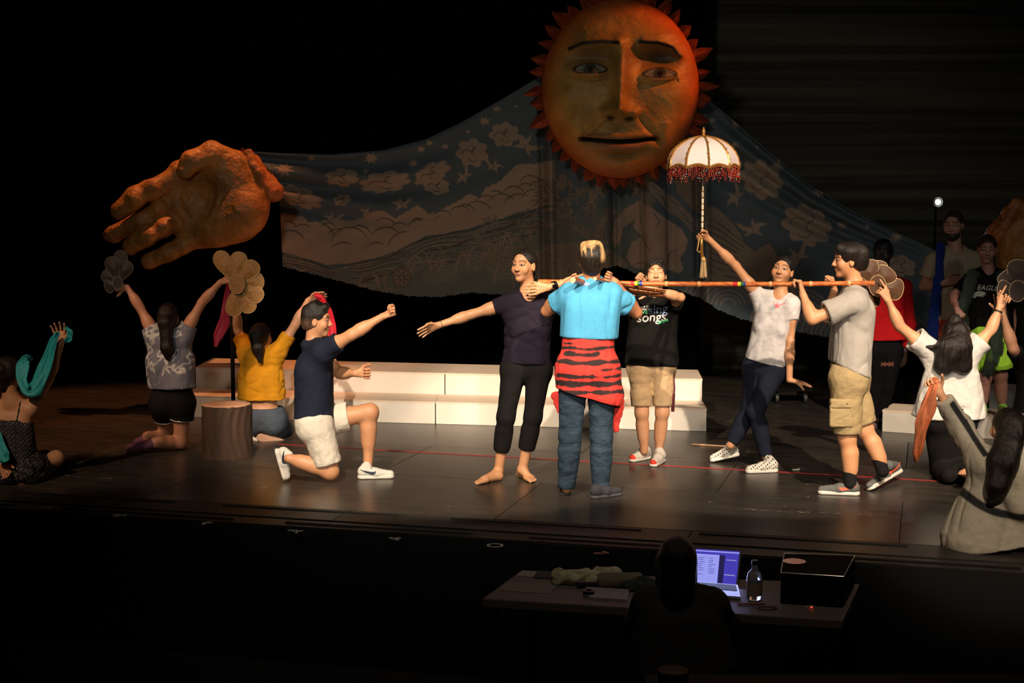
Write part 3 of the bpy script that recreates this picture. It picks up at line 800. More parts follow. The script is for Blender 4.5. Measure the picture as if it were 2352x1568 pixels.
ufl, ufr, ubl, ubr = (448, 843), (1614, 870), (487, 822), (1603, 849); s2 = 0.492; s3 = 0.493
riser(ufl, lerp2(ufl, ufr, s2), ubl, lerp2(ubl, ubr, s3), 0, z2, 'taller left back riser of the long white steps, behind the yellow top')
riser(lerp2(ufl, ufr, s2), ufr, lerp2(ubl, ubr, s3), ubr, 0, z2, 'taller right back riser of the long white steps, behind the khaki shorts')
riser((2026, 941), (2300, 958), (2050, 926), (2310, 940), 0, 0.185, 'low white riser under the lime trainers')
riser((2272, 895), (2326, 898), (2277, 880), (2372, 884), 0, 0.27, 'small white riser further back at the right edge')
# ---------------------------------------------------------------- marks on the floor
def strip(name, pts, wd, m, z=0.0015, label=None, cat=None, t=0.0012):
    ps = [G(*p) for p in pts]; b = MB()
    for a, c in zip(ps[:-1], ps[1:]):
        n = nrm(np.cross(c - a, V(0, 0, 1))) * wd / 2
        b.prism([a - n, c - n, c + n, a + n], [p + V(0, 0, z + t) for p in (a - n, c - n, c + n, a + n)])
    o = b.build(name, m, origin=ps[0]); 
    if label: tag(o, label, cat)
    return o
strip('tape_line', [(640, 1020), (1160, 1049), (1560, 1071), (1890, 1089), (2195, 1107)], 0.007, mat('red_tape', (0.55, 0.03, 0.03), 0.5), label='thin red tape line running across the stage floor behind the feet', cat='tape')
M_SCF = mat('chalky_scuff', (0.42, 0.38, 0.32), 0.8)
b = MB(); rr = random.Random(11)
for (x0, y0, x1, y1, n) in ((0, 1083, 620, 1120, 26), (1700, 1169, 2352, 1200, 40), (1020, 1135, 1100, 1139, 3)):
    for k in range(n):
        t = rr.random(); t2 = t + rr.uniform(0.004, 0.02); pa = G(x0 + (x1 - x0) * t, y0 + (y1 - y0) * t + rr.uniform(-1, 1)); pb = G(x0 + (x1 - x0) * t2, y0 + (y1 - y0) * t2 + rr.uniform(-1, 1))
        nn = nrm(np.cross(pb - pa, V(0, 0, 1))) * rr.uniform(0.0015, 0.004); b.poly([pa - nn + V(0, 0, .0009), pb - nn + V(0, 0, .0009), pb + nn + V(0, 0, .0009), pa + nn + V(0, 0, .0009)], [(0, 1, 2, 3)])
for k in range(60):
    pa = G(rr.uniform(60, 2300), rr.uniform(1000, 1200)); r_ = rr.uniform(0.003, 0.007); b.poly([pa + V(math.cos(a) * r_, math.sin(a) * r_ * 1.5, 0.0009) for a in (0, 1.2, 2.5, 3.6, 5)], [(0, 1, 2, 3, 4)])
o = b.build('paint_scuffs', M_SCF, fl); o['kind'] = 'stuff'
M_GLOW = mat('pale_glow_tape', (0.6, 0.62, 0.52), 0.6); M_PINKT = mat('pink_tape', (0.6, 0.25, 0.22), 0.6)
places = ['left of the tree stump', 'below the tree stump', 'below the kneeling man', 'below the front fist', 'left of centre', 'by the desk edge', 'above the crumpled bag']
for k, (x, y) in enumerate(((100, 1166), (275, 1185), (472, 1202), (680, 1221), (905, 1238), (1137, 1253), (1381, 1271))):
    p = G(x, y); b = MB(); w_ = 0.05
    if k == 5:
        n_ = 20; vs = []
        for i in range(n_):
            a = 6.283 * i / n_; vs += [p + V(math.cos(a) * 0.05, math.sin(a) * 0.05, 0.003), p + V(math.cos(a) * 0.033, math.sin(a) * 0.033, 0.003)]
        b.poly(vs, [(2 * i, (2 * i + 2) % (2 * n_), (2 * i + 3) % (2 * n_), 2 * i + 1) for i in range(n_)])
    else:
        b.box(p + V(0, 0, 0.003), (0.085, 0.018, 0.004), 0.3 + 0.5 * k)
        b.box(p + V(0.01, 0.01, 0.003), (0.06, 0.016, 0.004), -0.7 + 0.3 * k)
        if k % 2: b.box(p + V(-0.03, 0.03, 0.003), (0.05, 0.014, 0.004), 0.1)
    o = b.build('tape_mark', M_PINKT if k == 6 else M_GLOW, origin=p)
    tag(o, ['small pale tape mark on the stage edge, furthest left', 'second pale tape mark from the left on the stage edge', 'third pale tape mark from the left on the stage edge', 'fourth pale tape mark from the left on the stage edge', 'pale tape mark on the stage edge below the outstretched hand', 'ring-shaped pale tape mark on the stage edge', 'pink tape cross on the stage edge above the crumpled bag'][k], 'tape', 'tape marks along the stage edge')
st = MB().tube([G(1588, 1022) + V(0, 0, .008), G(1668, 1027) + V(0, 0, .008)], 0.007, 8).build('stick', mat('pale_wood', (0.55, 0.32, 0.18), 0.6), origin=G(1588, 1022)); tag(st, 'thin pale stick lying on the floor behind the checked shoe', 'stick')
b = MB(); p = G(1828, 1079); b.box(p + V(0, 0, 0.004), (0.05, 0.012, 0.006), 0.1); b.box(p + V(0.02, 0.01, 0.006), (0.03, 0.008, 0.005), 0.8); tag(b.build('paper_scrap', M_GLOW, origin=p), 'scrap of white paper on the floor between the checked shoes and cargo shorts', 'paper')
# ---------------------------------------------------------------- tree stump
sp = G(511, 1058) + V(0, 0.19, 0); r = thing('tree_stump', sp, 'round brown tree stump standing on the stage floor', 'stump')
N_ = 72; hts = np.linspace(0.0, 0.405, 22); vs = []
for z in hts:
    for k in range(N_):
        a = 6.283 * k / N_; rad = 0.188 + 0.006 * math.sin(a * 3 + 1) + 0.004 * math.sin(a * 17 + 6 * math.sin(z * 7)) + 0.002 * math.sin(a * 41 + z * 30) + 0.004 * (z < 0.03)
        vs.append(sp + V(math.cos(a) * rad, math.sin(a) * rad, z))
fs = [(i * N_ + k, i * N_ + (k + 1) % N_, (i + 1) * N_ + (k + 1) % N_, (i + 1) * N_ + k) for i in range(21) for k in range(N_)]
MB().poly(vs, fs).build('bark', mat('painted_bark', (0.065, 0.036, 0.023), 0.75, noise=(5, 0.5, (1, 1, 0.3)), bump=(20, 0.25, (1, 1, 0.15))), r, smooth=True)
vs = [sp + V(0, 0, 0.409)]; rings = (0.06, 0.12, 0.182)
for q_ in rings: vs += [sp + V(math.cos(6.283 * k / N_) * q_, math.sin(6.283 * k / N_) * q_, 0.409 + 0.002 * math.sin(q_ * 90)) for k in range(N_)]
vs += [sp + V(math.cos(6.283 * k / N_) * 0.186, math.sin(6.283 * k / N_) * 0.186, 0.40) for k in range(N_)]
fs = [(0, 1 + k, 1 + (k + 1) % N_) for k in range(N_)] + [(1 + i * N_ + k, 1 + (i + 1) * N_ + k, 1 + (i + 1) * N_ + (k + 1) % N_, 1 + i * N_ + (k + 1) % N_) for i in range(3) for k in range(N_)]
MB().poly(vs, fs).build('cut_top', mat('sawn_wood', (0.62, 0.33, 0.20), 0.7, noise=(30, 0.12, (1, 1, 1))), r, smooth=True)
# black pole behind the stump
pb = G(537, 978); r = thing('support_pole', pb, 'black upright pole standing behind the tree stump', 'pole'); M_BM = mat('black_metal', (0.005, 0.005, 0.005), 0.85, spec=0.1)
MB().tube([pb + V(0, 0, 0.012), pb + V(0, 0, 1.02)], 0.018, 12).build('shaft', M_BM, r, smooth=True); MB().box(pb + V(0, 0, 0.007), (0.3, 0.3, 0.014)).build('base_plate', M_BM, r)
# small wheeled dolly in the dark
dp = G(1815, 925); r = thing('dolly', dp, 'low black wheeled dolly in the dark behind the lowered hand', 'dolly'); MB().box(dp + V(0, 0.12, 0.13), (0.42, 0.34, 0.03)).build('deck', M_BM, r, bevel=0.004)
for x, y in ((-0.13, 0), (0.14, 0), (-0.13, 0.30), (0.14, 0.30)):
    w_ = MB().tube([dp + V(x - 0.015, y, 0.045), dp + V(x + 0.015, y, 0.045)], 0.045, 14).build('wheel', mat('grey_rubber', (0.03, 0.03, 0.03), 0.5), r); MB().box(dp + V(x, y, 0.09), (0.04, 0.03, 0.05)).build('bracket', M_BM, w_)
# bright lamp on a stand at the back right
lp = P(2155, 464, 15.6); r = thing('work_lamp', (lp[0], lp[1], 0), 'small bright white lamp on a stand at the back right', 'lamp')
MB().tube([(lp[0], lp[1] + 0.09, 0.0), (lp[0], lp[1] + 0.09, lp[2])], 0.012, 8).build('stand', M_BM, r)
MB().tube([lp + V(0, 0.09, 0), lp + V(0, 0.03, 0), lp + V(0, 0.0, 0)], [0.02, 0.045, 0.05], 16, False).build('housing', M_BM, r)
MB().sphere(lp + V(0, 0.01, 0), 0.028, 14, 10).build('bulb', mat('lamp_glass', (1, 1, 1), emit=((1.0, 0.97, 0.86), 60)), r, smooth=True)
# ---------------------------------------------------------------- the house desk and what lies on it
ZT = -0.08; TB = [G(1108, 1374, ZT), G(1936, 1424, ZT), G(1975, 1340, ZT), G(1195, 1311, ZT)]
tm = sum(TB) / 4; r = thing('desk', (tm[0], tm[1], -0.85), 'long pale folding desk in the dark in front of the stage', 'desk')
M_DESK = mat('pale_laminate', (0.15, 0.12, 0.11), 0.6)
MB().prism([p - V(0, 0, 0.05) for p in TB], TB).build('top', M_DESK, r, bevel=0.006)
for k in range(4):
    q_ = TB[k] + (tm - TB[k]) * 0.08; MB().tube([q_ * V(1, 1, 0) + V(0, 0, -0.849), q_ - V(0, 0, 0.05)], 0.018, 8).build('leg', M_BM, r)
def T(px, py, dz=0.0): return G(px, py, ZT) + V(0, 0, dz)
def sheet(name, pts, m, label, cat, grp=None, t=0.002, dz=0.0005):
    ps = [T(*p) for p in pts]; o = MB().prism([p + V(0, 0, dz) for p in ps], [p + V(0, 0, dz + t) for p in ps]).build(name, m, origin=sum(ps) / len(ps)); tag(o, label, cat, grp); return o
M_PAP = mat('white_paper', (0.34, 0.30, 0.32), 0.8); M_PAP2 = mat('grey_paper', (0.22, 0.19, 0.18), 0.8)
sheet('paper', [(1200, 1310.5), (1242, 1313), (1232, 1326), (1185, 1322)], M_PAP, 'white sheet at the far left corner of the desk', 'paper', dz=0.0008)
sheet('paper', [(1160, 1338), (1285, 1342), (1262, 1364), (1148, 1356)], M_PAP2, 'larger grey sheet in front of the white sheet on the desk', 'paper')
sheet('folder', [(1236, 1313), (1290, 1316), (1294, 1331), (1224, 1328)], mat('dark_card', (0.035, 0.035, 0.045), 0.7), 'dark folder between the sheet and the crumpled bag', 'folder', t=0.008)
sheet('paper', [(1345, 1352), (1445, 1358), (1440, 1382), (1352, 1376)], M_PAP, 'white notepad in front of the crumpled bag', 'notepad', t=0.012)
MB()
f = Field().u(0.02, bx(T(1350, 1334, 0.0), I3, V(0.19, 0.10, 0.055), 0.04)); f.disp(lambda X: 0.05 * np.abs(noise(X, 14, (1, 1, 1.5), 2, 2)) - 0.012); f.i(0.004, pl(T(1350, 1334, 0.001), (0, 0, -1)))
v, q = snet(f, 0.008); cbt = T(1350, 1334); tag(link('plastic_bag', mesh_np('plastic_bag', v - cbt, q, None, [mat('crinkled_plastic', (0.42, 0.44, 0.26), 0.35, noise=(20, 0.3, (1, 1, 1)), bump=(30, 0.8, (1, 1, 1)))]), None, tuple(cbt)), 'crumpled pale green plastic bag on the desk', 'bag')
f = Field().u(0.02, bx(T(1424, 1346, 0.03), I3, V(0.125, 0.07, 0.032), 0.025)); f.disp(folds(0.006, 14)); v, q = snet(f, 0.007); c_ = T(1425, 1340)
tag(link('lunch_bag', mesh_np('lunch_bag', v - c_, q, None, [mat('olive_fabric', (0.16, 0.14, 0.09), 0.9)]), None, tuple(c_)), 'olive fabric pouch to the right of the crumpled bag', 'pouch')
f = Field().u(0.03, ell(T(1470, 1352, 0.02), I3, (0.11, 0.07, 0.045))); f.disp(lambda X: 0.012 * noise(X, 40)); f.i(.004, pl(T(1470, 1352, 0.001), (0, 0, -1))); v, q = snet(f, 0.008); c_ = T(1470, 1352)
tag(link('scarf', mesh_np('scarf', v - c_, q, None, [mat('dark_green_wool', (0.03, 0.045, 0.035), 0.9)]), None, tuple(c_)), 'bundled dark green scarf beside the silhouetted person', 'scarf')
c_ = T(1362, 1350, 0.0); b = MB(); b.tube([c_ + V(-0.085, 0, 0.018), c_ + V(0.085, 0.01, 0.018)], 0.018, 12); tag(b.build('torch', M_STRAP, origin=c_, smooth=False), 'short black torch lying in front of the crumpled bag', 'torch')
c_ = T(1352, 1368); b = MB()
for k in range(24):
    a = 6.283 * k / 24; a2 = 6.283 * (k + 1) / 24
    for (r0, r1) in ((0.032, 0.018),):
        q4 = [c_ + V(math.cos(t) * q_, math.sin(t) * q_, 0.013) for t, q_ in ((a, r0), (a2, r0), (a2, r1), (a, r1))]; b.prism(q4, [p + V(0, 0, 0.018) for p in q4])
tag(b.build('tape_roll', M_STRAP, origin=c_), 'roll of black tape at the desk edge on the notepad', 'tape roll')
# laptop
ls = [P(1594, 1338, 8.05), P(1690, 1349, 7.98), P(1699, 1266, 8.10), P(1599, 1260, 8.16)]
r = thing('laptop', T(1640, 1350), 'open silver laptop with a bright blue screen', 'laptop')
nv = nrm(np.cross(ls[1] - ls[0], ls[3] - ls[0])); nv = nv if nv[1] < 0 else -nv
ux = nrm(ls[1] - ls[0]); uy = nrm(ls[3] - ls[0]); ex = lambda p, a, b_: p + ux * a + uy * b_
bz = [ex(ls[0], -0.01, -0.012), ex(ls[1], 0.01, -0.012), ex(ls[2], 0.01, 0.01), ex(ls[3], -0.01, 0.01)]
lid = MB().prism([p - nv * 0.008 for p in bz], bz).build('lid', mat('dark_bezel', (0.01, 0.01, 0.012), 0.4), r)
def on(u, v, d=0.0012): return ls[0] * (1 - u) * (1 - v) + ls[1] * u * (1 - v) + ls[2] * u * v + ls[3] * (1 - u) * v + nv * d
def quad(b, u0, v0, u1, v1, d=0.0012): b.poly([on(u0, v0, d), on(u1, v0, d), on(u1, v1, d), on(u0, v1, d)], [(0, 1, 2, 3)])
em = lambda n, c, s: mat(n, (0.01, 0.01, 0.01), 0.4, emit=(c, s))
b = MB(); quad(b, 0, 0, 1, 1); scr = b.build('screen', em('screen_blue', (0.06, 0.045, 0.55), 0.75), lid)
b = MB(); quad(b, 0.0, 0.0, 0.55, 0.86, 0.002); quad(b, 0, 0.93, 1, 0.965, 0.002); b.build('page', em('screen_page', (0.36, 0.38, 1.0), 0.85), lid)
b = MB(); quad(b, 0.56, 0, 0.68, 0.86, 0.0025); b.build('dark_gutter', em('screen_gutter', (0.01, 0.008, 0.1), 0.6), lid)
b = MB(); quad(b, 0.72, 0.72, 0.95, 0.745, 0.003); quad(b, 0.70, 0.3, 0.95, 0.33, 0.003); b.build('side_text', em('screen_side_text', (0.4, 0.4, 0.8), 0.7), lid)
b = MB(); rr = random.Random(2)
for k in range(10):
    for u0 in (0.05, 0.30):
        if rr.random() < 0.85: quad(b, u0 + rr.uniform(0, .03), 0.80 - k * 0.06, u0 + rr.uniform(0.08, 0.18), 0.815 - k * 0.06, 0.003)
o = b.build('page_text', em('screen_text', (0.05, 0.05, 0.35), 0.8), lid); o['kind'] = 'stuff'
kb = [ls[0] + V(0, 0, -0.012), ls[1] + V(0, 0, -0.012)]; fw = V(-0.02, -0.24, 0)
kz = ZT + 0.004; kb = [V(p[0], p[1], kz) for p in (bz[0], bz[1], bz[1] + fw, bz[0] + fw)]
base = MB().prism(kb, [p + V(0, 0, 0.014) for p in kb]).build('base', mat('silver_aluminium', (0.55, 0.57, 0.62), 0.35, metal=0.3), r)
b = MB()
for i in range(12):
    for j in range(5):
        p = kb[0] + (kb[1] - kb[0]) * ((i + 0.8) / 12.8) + fw * (0.1 + j * 0.1); b.box(p + V(0, 0, 0.0155), (0.017, 0.016, 0.003))
o = b.build('keys', mat('key_black', (0.02, 0.02, 0.02), 0.5), base); o['kind'] = 'stuff'
l = bpy.data.lights.new('screen_light', 'AREA'); l.energy = 0.7; l.color = (0.45, 0.5, 1.0); l.size = 0.3; l.shape = 'RECTANGLE'; l.size_y = 0.2
o = bpy.data.objects.new('screen_light', l); o.location = tuple(on(0.5, 0.5, 0.012)); o.rotation_euler = Vector(nv).to_track_quat('-Z', 'Y').to_euler(); col.objects.link(o)
# bottle
c_ = T(1732, 1378); r = thing('bottle', c_, 'clear glass drink bottle to the right of the laptop', 'bottle')
prof = [(0.030, 0.002), (0.040, 0.012), (0.040, 0.12), (0.034, 0.145), (0.016, 0.165), (0.014, 0.19)]
MB().tube([c_ + V(0, 0, z) for _, z in prof], [a for a, _ in prof], 24).build('glass', mat('bottle_glass', (0.75, 0.8, 0.78), 0.08, trans=0.85), r, smooth=True)
MB().tube([c_ + V(0, 0, 0.19), c_ + V(0, 0, 0.212)], 0.017, 16).build('stopper', M_STRAP, r)
MB().tube([c_ + V(0, 0, 0.03), c_ + V(0, 0, 0.10)], 0.0408, 24, False).build('paper_label', mat('beige_label', (0.35, 0.28, 0.2), 0.8), r, smooth=True)
# dark box with a clear lid and disc
bb = [T(1792, 1386), T(1936, 1396), T(1962, 1344), T(1800, 1338)]; r = thing('equipment_case', sum(bb) / 4, 'black equipment case under a clear sheet at the right of the desk', 'case')
MB().prism([p + V(0, 0, 0.001) for p in bb], [p + V(0, 0, 0.16) for p in bb]).build('case', M_BM, r, bevel=0.006)
tp = [p + V(0, 0, 0.163) for p in bb]; b = MB()
b.tube(tp + [tp[0]], 0.003, 6); b.build('clear_rim', mat('clear_plastic', (0.7, 0.7, 0.7), 0.15, spec=0.9), r)
dc = sum(tp) / 4 * 0.35 + tp[0] * 0.25 + tp[3] * 0.4 + V(0, 0, 0.003)
tag(MB().tube([dc, dc + V(0, 0, 0.0015)], 0.06, 28).build('disc', mat('disc_red_glow', (0.6, 0.5, 0.45), 0.3, emit=((1.0, 0.3, 0.18), 0.10)), origin=dc), 'shiny disc with an added red glow on top of the black equipment case', 'disc')  # red reflection is put into the disc as faint emission
c_ = T(1725, 1388, 0.006); tag(MB().tube([c_ + V(-0.07, 0, 0), c_ + V(0.07, 0.0, 0)], 0.005, 6).build('pen', mat('red_pen', (0.35, 0.02, 0.03), 0.4), origin=c_), 'red pen on the desk in front of the bottle', 'pen')
c_ = T(1762, 1398, 0.005); tag(MB().tube([c_ + V(math.cos(a) * 0.05, math.sin(a) * 0.03, 0) for a in np.linspace(0.3, 6.2, 24)], 0.003, 6).build('cable', mat('brown_cable', (0.12, 0.04, 0.03), 0.5), origin=c_), 'small loop of brown cable beside the red pen', 'cable')
c_ = T(1858, 1398, 0.008); r = tag(MB().box(c_, (0.05, 0.02, 0.014), 0.4).build('usb_stick', mat('pale_plastic', (0.4, 0.38, 0.36), 0.5), origin=c_), 'small pale plug with a red light at the desk edge', 'plug'); MB().sphere(c_ + V(0.012, -0.011, 0.004), 0.003, 8, 6).build('indicator', em('red_led', (1, 0.05, 0.02), 6), r)
# ledge and tin in the very dark foreground
lg = [P(1478, 1548, 4.6), P(2420, 1556, 4.5)]; zb = lg[0][2]
tag(MB().box(((lg[0][0] + lg[1][0]) / 2, 4.4, (zb - 0.85) / 2), (lg[1][0] - lg[0][0], 0.4, zb + 0.85)).build('trim_2', mat('dark_brown_wood', (0.09, 0.05, 0.03), 0.6)), None, None, kind='structure')
c_ = P(1542, 1546, 4.5); c_ = V(c_[0], 4.45, zb + 0.001); r = thing('tin', c_, 'round tan tin standing on the dark ledge at the bottom of the picture', 'tin')
MB().tube([c_, c_ + V(0, 0, 0.03), c_ + V(0, 0, 0.055)], [0.040, 0.046, 0.048], 24).build('body', mat('tan_tin', (0.30, 0.16, 0.06), 0.5), r, smooth=False); MB().tube([c_ + V(0, 0, 0.055), c_ + V(0, 0, 0.062)], [0.049, 0.047], 24).build('lid', mat('tan_lid', (0.38, 0.21, 0.08), 0.5), r)
def YG(px, py, z=0.0): return float(G(px, py, z)[1])
M_BLK = cloth('black_stretch', (0.009, 0.008, 0.008), bump=0.15)
M_RUB_W = mat('white_rubber', (0.72, 0.68, 0.6), 0.55)
M_RUB_K = mat('black_rubber', (0.015, 0.015, 0.015), 0.6)
M_LACE_W = mat('white_lace', (0.7, 0.68, 0.62), 0.8)
# ---------------------------------------------------------------- barefoot woman, navy tee
E = Fig(YG(1160, 1100), 1.0, 0, (1204, 612, 0), (1216, 674, 0.02), (1209, 848, 0.02), hyaw=-33, hpitch=3, sh=((1160, 699, 0), (1266, 700, 0.02)),
        el=((1083, 722, -0.02), (1340, 640, 0.02)), wr=((1012, 745, -0.05), (1262, 659, -0.12)), kn=((1162, 958, -0.05), (1224, 958, -0.03)), an=((1145, 1083, 0.02), (1200, 1078, 0.0)),
        female=True, bulk=0.90, base=(1165, 1100, 0), skin=(0.66, 0.33, 0.165))
E.start('barefoot woman in a navy tee and cropped black leggings, one arm stretched sideways')
E.hand(0, (-55, 20, -5), (0, -10, -8), 0.12, palm=-1, spread=0.5)
E.hand(1, (-60, 10, 0), (-5, -30, 0), 0.08, palm=1, spread=0.1, thumb_out=0.35)
E.barefoot(0, G(1150, 1102), G(1088, 1113), out=1)
E.barefoot(1, G(1194, 1094), G(1228, 1109), out=-1)
E.body()
M_NAVY = cloth('navy_cotton', (0.015, 0.011, 0.021), bump=0.5, sc_=7)
E.tee('shirt', M_NAVY, off=0.010, hem=0.045, hemr=0.103, sleeve=0.34, slr=(0.055, 0.058), scoop=0.055, neckr=0.068, fold=0.007, ff=11, fsv=(1.2, 1, 0.9))
E.pants('leggings', M_BLK, wr=0.085, off=0.006, waist=0.09, ends=(1.62, 1.62), er=(0.05, 0.05), fold=0.002)
E.hair('tied', nape=-0.035, amp=0.0012, vol=0.975, extra=lambda f, h: f.u(0.02, cap(h(0, -0.11, 0.0), h(0.02, -0.115, -0.08), 0.024, 0.016)))
def band(fig, name, m, a, b, r, t=0.02, parent=None):
    """a strap round a limb: a,b two points along it"""
    d = nrm(b - a); c = a; bb = MB(); n = 20; u = nrm(np.cross(d, V(0.1, 0.3, 0.9))); w_ = np.cross(d, u)
    ring = lambda rr, o: [c + d * o + (u * math.cos(6.2832 * k / n) + w_ * math.sin(6.2832 * k / n)) * rr for k in range(n)]
    vs = ring(r, -t / 2) + ring(r + 0.003, -t / 2) + ring(r + 0.003, t / 2) + ring(r, t / 2)
    fs = []
    for j in range(4):
        for k in range(n): fs.append((j * n + k, j * n + (k + 1) % n, ((j + 1) % 4) * n + (k + 1) % n, ((j + 1) % 4) * n + k))
    return bb.poly(vs, fs).build(name, m, fig.root, smooth=False)
o = band(E, 'wrist_watch', M_STRAP, E.wr[1] * 0.86 + E.el[1] * 0.14, E.el[1], 0.031, 0.024)
MB().box(E.wr[1] * 0.86 + E.el[1] * 0.14 + V(0, -0.033, 0), (0.026, 0.006, 0.022)).build('watch_face', mat('watch_glass', (0.005, 0.005, 0.006), 0.1), o)
band(E, 'hair_tie', M_STRAP, E.wr[0] * 0.97 + E.el[0] * 0.03, E.el[0], 0.0265, 0.004)

# ---------------------------------------------------------------- person in the bright blue shirt, back to us
F = Fig(YG(1352, 1140), 1.04, 180, (1359, 600, 0), (1358, 648, 0), (1350, 846, 0), sh=((1404, 676, 0), (1310, 676, 0)),
        el=((1462, 718, 0.14), (1256, 714, 0.14)), wr=((1414, 648, 0.02), (1302, 652, 0.02)), kn=((1381, 1000, 0), (1310, 1000, 0)), an=((1380, 1124, 0.02), (1301, 1121, 0.02)),
        skin=(0.45, 0.19, 0.09), base=(1350, 1140, 0), pface=180)
F.start('person from behind in a bright blue shirt, red striped overshirt round the waist')
F.hand(0, (-18, -10, -6), (-4, 14, -4), 1.25, palm=1, size=0.9)
F.hand(1, (16, -8, -6), (4, 14, -4), 1.25, palm=-1, size=0.9)
F.body()
M_BLUE = cloth('blue_sports_cloth', (0.075, 0.33, 0.55), bump=0.25, sc_=5, sv=(1, 1, 0.4))
F.tee('shirt', M_BLUE, off=0.020, hem=0.205, hemr=0.112, sleeve=0.60, slr=(0.068, 0.078), scoop=None, neckr=0.060, fold=0.012, ff=10, fsv=(1.5, 1, 0.3), wid=0.012)
b = MB(); M_PRINT = mat('grey_print', (0.5, 0.5, 0.62), 0.5)
for sg in (-1, 1):
    vs = []
    for k in range(13):
        a = 6.2832 * k / 12
        for rr in (1.0, 0.6): vs.append(P(1345 + sg * 3 + math.cos(a) * 6.5 * rr, 652 + math.sin(a) * 3.4 * rr, F.Y - 0.118))
    b.poly(vs, [(2 * k, 2 * k + 1, 2 * k + 3, 2 * k + 2) for k in range(12)])
for p_ in b.v: pass
b.v = [tuple(np.array(p_)) for p_ in b.v]
X = np.array(b.v); dr = X - V(0, 0, CAM_H); dr /= np.linalg.norm(dr, axis=1)[:, None]; X = X - dr * 0.25
for _ in range(30): X = X + dr * np.clip(F.teef(X) - 0.003, -0.02, 0.03)[:, None]
b.v = [tuple(x) for x in X]; b.build('collar_emblem', M_PRINT, F.root).modifiers.new('t', 'SOLIDIFY').thickness = 0.0015
M_DENIM = cloth('blue_denim', (0.026, 0.045, 0.068), bump=0.6, sc_=7, sv=(1, 1, 2.2), noise=(20, 0.25, (1, 1, 1)))
F.pants('jeans', M_DENIM, off=0.008, waist=0.1, ends=(1.99, 1.99), er=(0.056, 0.056), kr=0.060, fold=0.0035, ff=9, fsv=(0.5, 0.5, 1.8))
M_GREYSHOE = cloth('charcoal_suede', (0.035, 0.035, 0.042), bump=0.2)
M_GREYSOLE = mat('grey_sole', (0.05, 0.05, 0.055), 0.7)
F.shoe(0, G(1357, 1145), G(1430, 1136), M_GREYSHOE, M_GREYSOLE)
F.shoe(1, G(1300, 1141), G(1292, 1104), M_GREYSHOE, M_GREYSOLE)
def strip_col(v):
    z = (F.pelvis[2] + 0.2 - v[:, 2]) * 345; red = np.array([0.62, 0.035, 0.025]); blk = np.array([0.02, 0.008, 0.008])
    c = np.tile(red, (len(v), 1)); mk = np.zeros(len(v)); n1 = noise(v, 30, (1, 1, 0.4), 2, 3); n2 = noise(v, 13, (1, 1, 0.5), 2, 6); n3 = noise(v, 90, (1, 1, 1), 1, 1)
    for zc, t, gap in ((9, 2.4, -0.2), (19, 3.4, -0.6), (32, 4.6, -0.1), (50, 5.0, -0.5), (66, 4.2, 0.0), (82, 4.6, -0.1), (99, 6.6, -0.7), (118, 5.4, -0.15)):
        wd_ = np.clip(t * (1 + 0.45 * n1) + n3 * 0.8, 0, 99) * np.clip((noise(v, 16, (1, 1, 0.3), 1, int(zc) % 9) - gap) * 5, 0, 1)
        mk = np.maximum(mk, np.clip((wd_ - np.abs(z - zc - 2.2 * n2)) / 1.6 + 0.5, 0, 1) * (wd_ > 0.3))
    return c * (1 - mk[:, None]) + blk * mk[:, None]
M_FLAN = mat('red_overshirt_cloth', rough=0.9, attr=True, bump=(8, 0.4, (1, 1, 1)))
fl = Field(); Pv = F.pelvis; U = V(0, 0, 1)
for sg in (-1, 1):
    fl.u(0.05, cap(Pv + U * 0.235 + V(sg * 0.05, 0, 0), Pv + U * 0.0 + V(sg * 0.065, 0.0, 0), 0.088, 0.125))
    fl.u(0.05, cap(Pv + U * 0.0 + V(sg * 0.065, 0.0, 0), Pv - U * 0.18 + V(sg * 0.10 + 0.015, -0.02, 0), 0.125, 0.125))
fl.u(0.04, cap(Pv + V(0.13, 0.02, -0.15), P(1412, 960, F.Y), 0.05, 0.02, (V(0, 1, 0), 1.6)))
for op, k_, p_ in F.torso: fl.u(max(k_, .03), inflate(p_, 0.022))
for i in (0, 1): fl.u(0.03, inflate(F.legs[i][0][2], 0.02) if 0 else cap(F.hip[i], F.hip[i] + (F.kn[i] - F.hip[i]) * 0.5, 0.112, 0.098))
fl.disp(folds(0.008, 8, (1.5, 1, 0.5), 2)); fl.i(0.008, pl(Pv + U * 0.215, U)); fl.i(0.008, pl(Pv + V(0.03, 0, -0.195), V(-0.28, 0, -1)))
fl.S(0.004, Field().u(0.05, cap(Pv - U * 0.1 + V(-0.07, 0, 0), Pv - U * 0.4 + V(-0.11, 0, 0), 0.10, 0.112), cap(Pv - U * 0.1 + V(0.07, 0, 0), Pv - U * 0.4 + V(0.12, 0, 0), 0.10, 0.112)).i(0.01, pl(Pv - U * 0.1, U)))
ob = F.part('tied_overshirt', fl, M_FLAN, 0.0048, strip_col)
for nm, p0, p1, r0, r1 in (('overshirt_tail', (1418, 925), (1414, 985), 0.05, 0.022), ('overshirt_tail', (1279, 912), (1291, 952), 0.04, 0.016)):
    t_ = Field().u(0.02, cap(P(*p0, F.Y + 0.03), P(*p1, F.Y + 0.03), r0, r1, (V(0, 1, 0), 3.2))); t_.disp(folds(0.005, 20))
    F.part(nm, t_, M_FLAN, 0.006, lambda v: np.tile([0.55, 0.03, 0.022], (len(v), 1)), parent=ob)
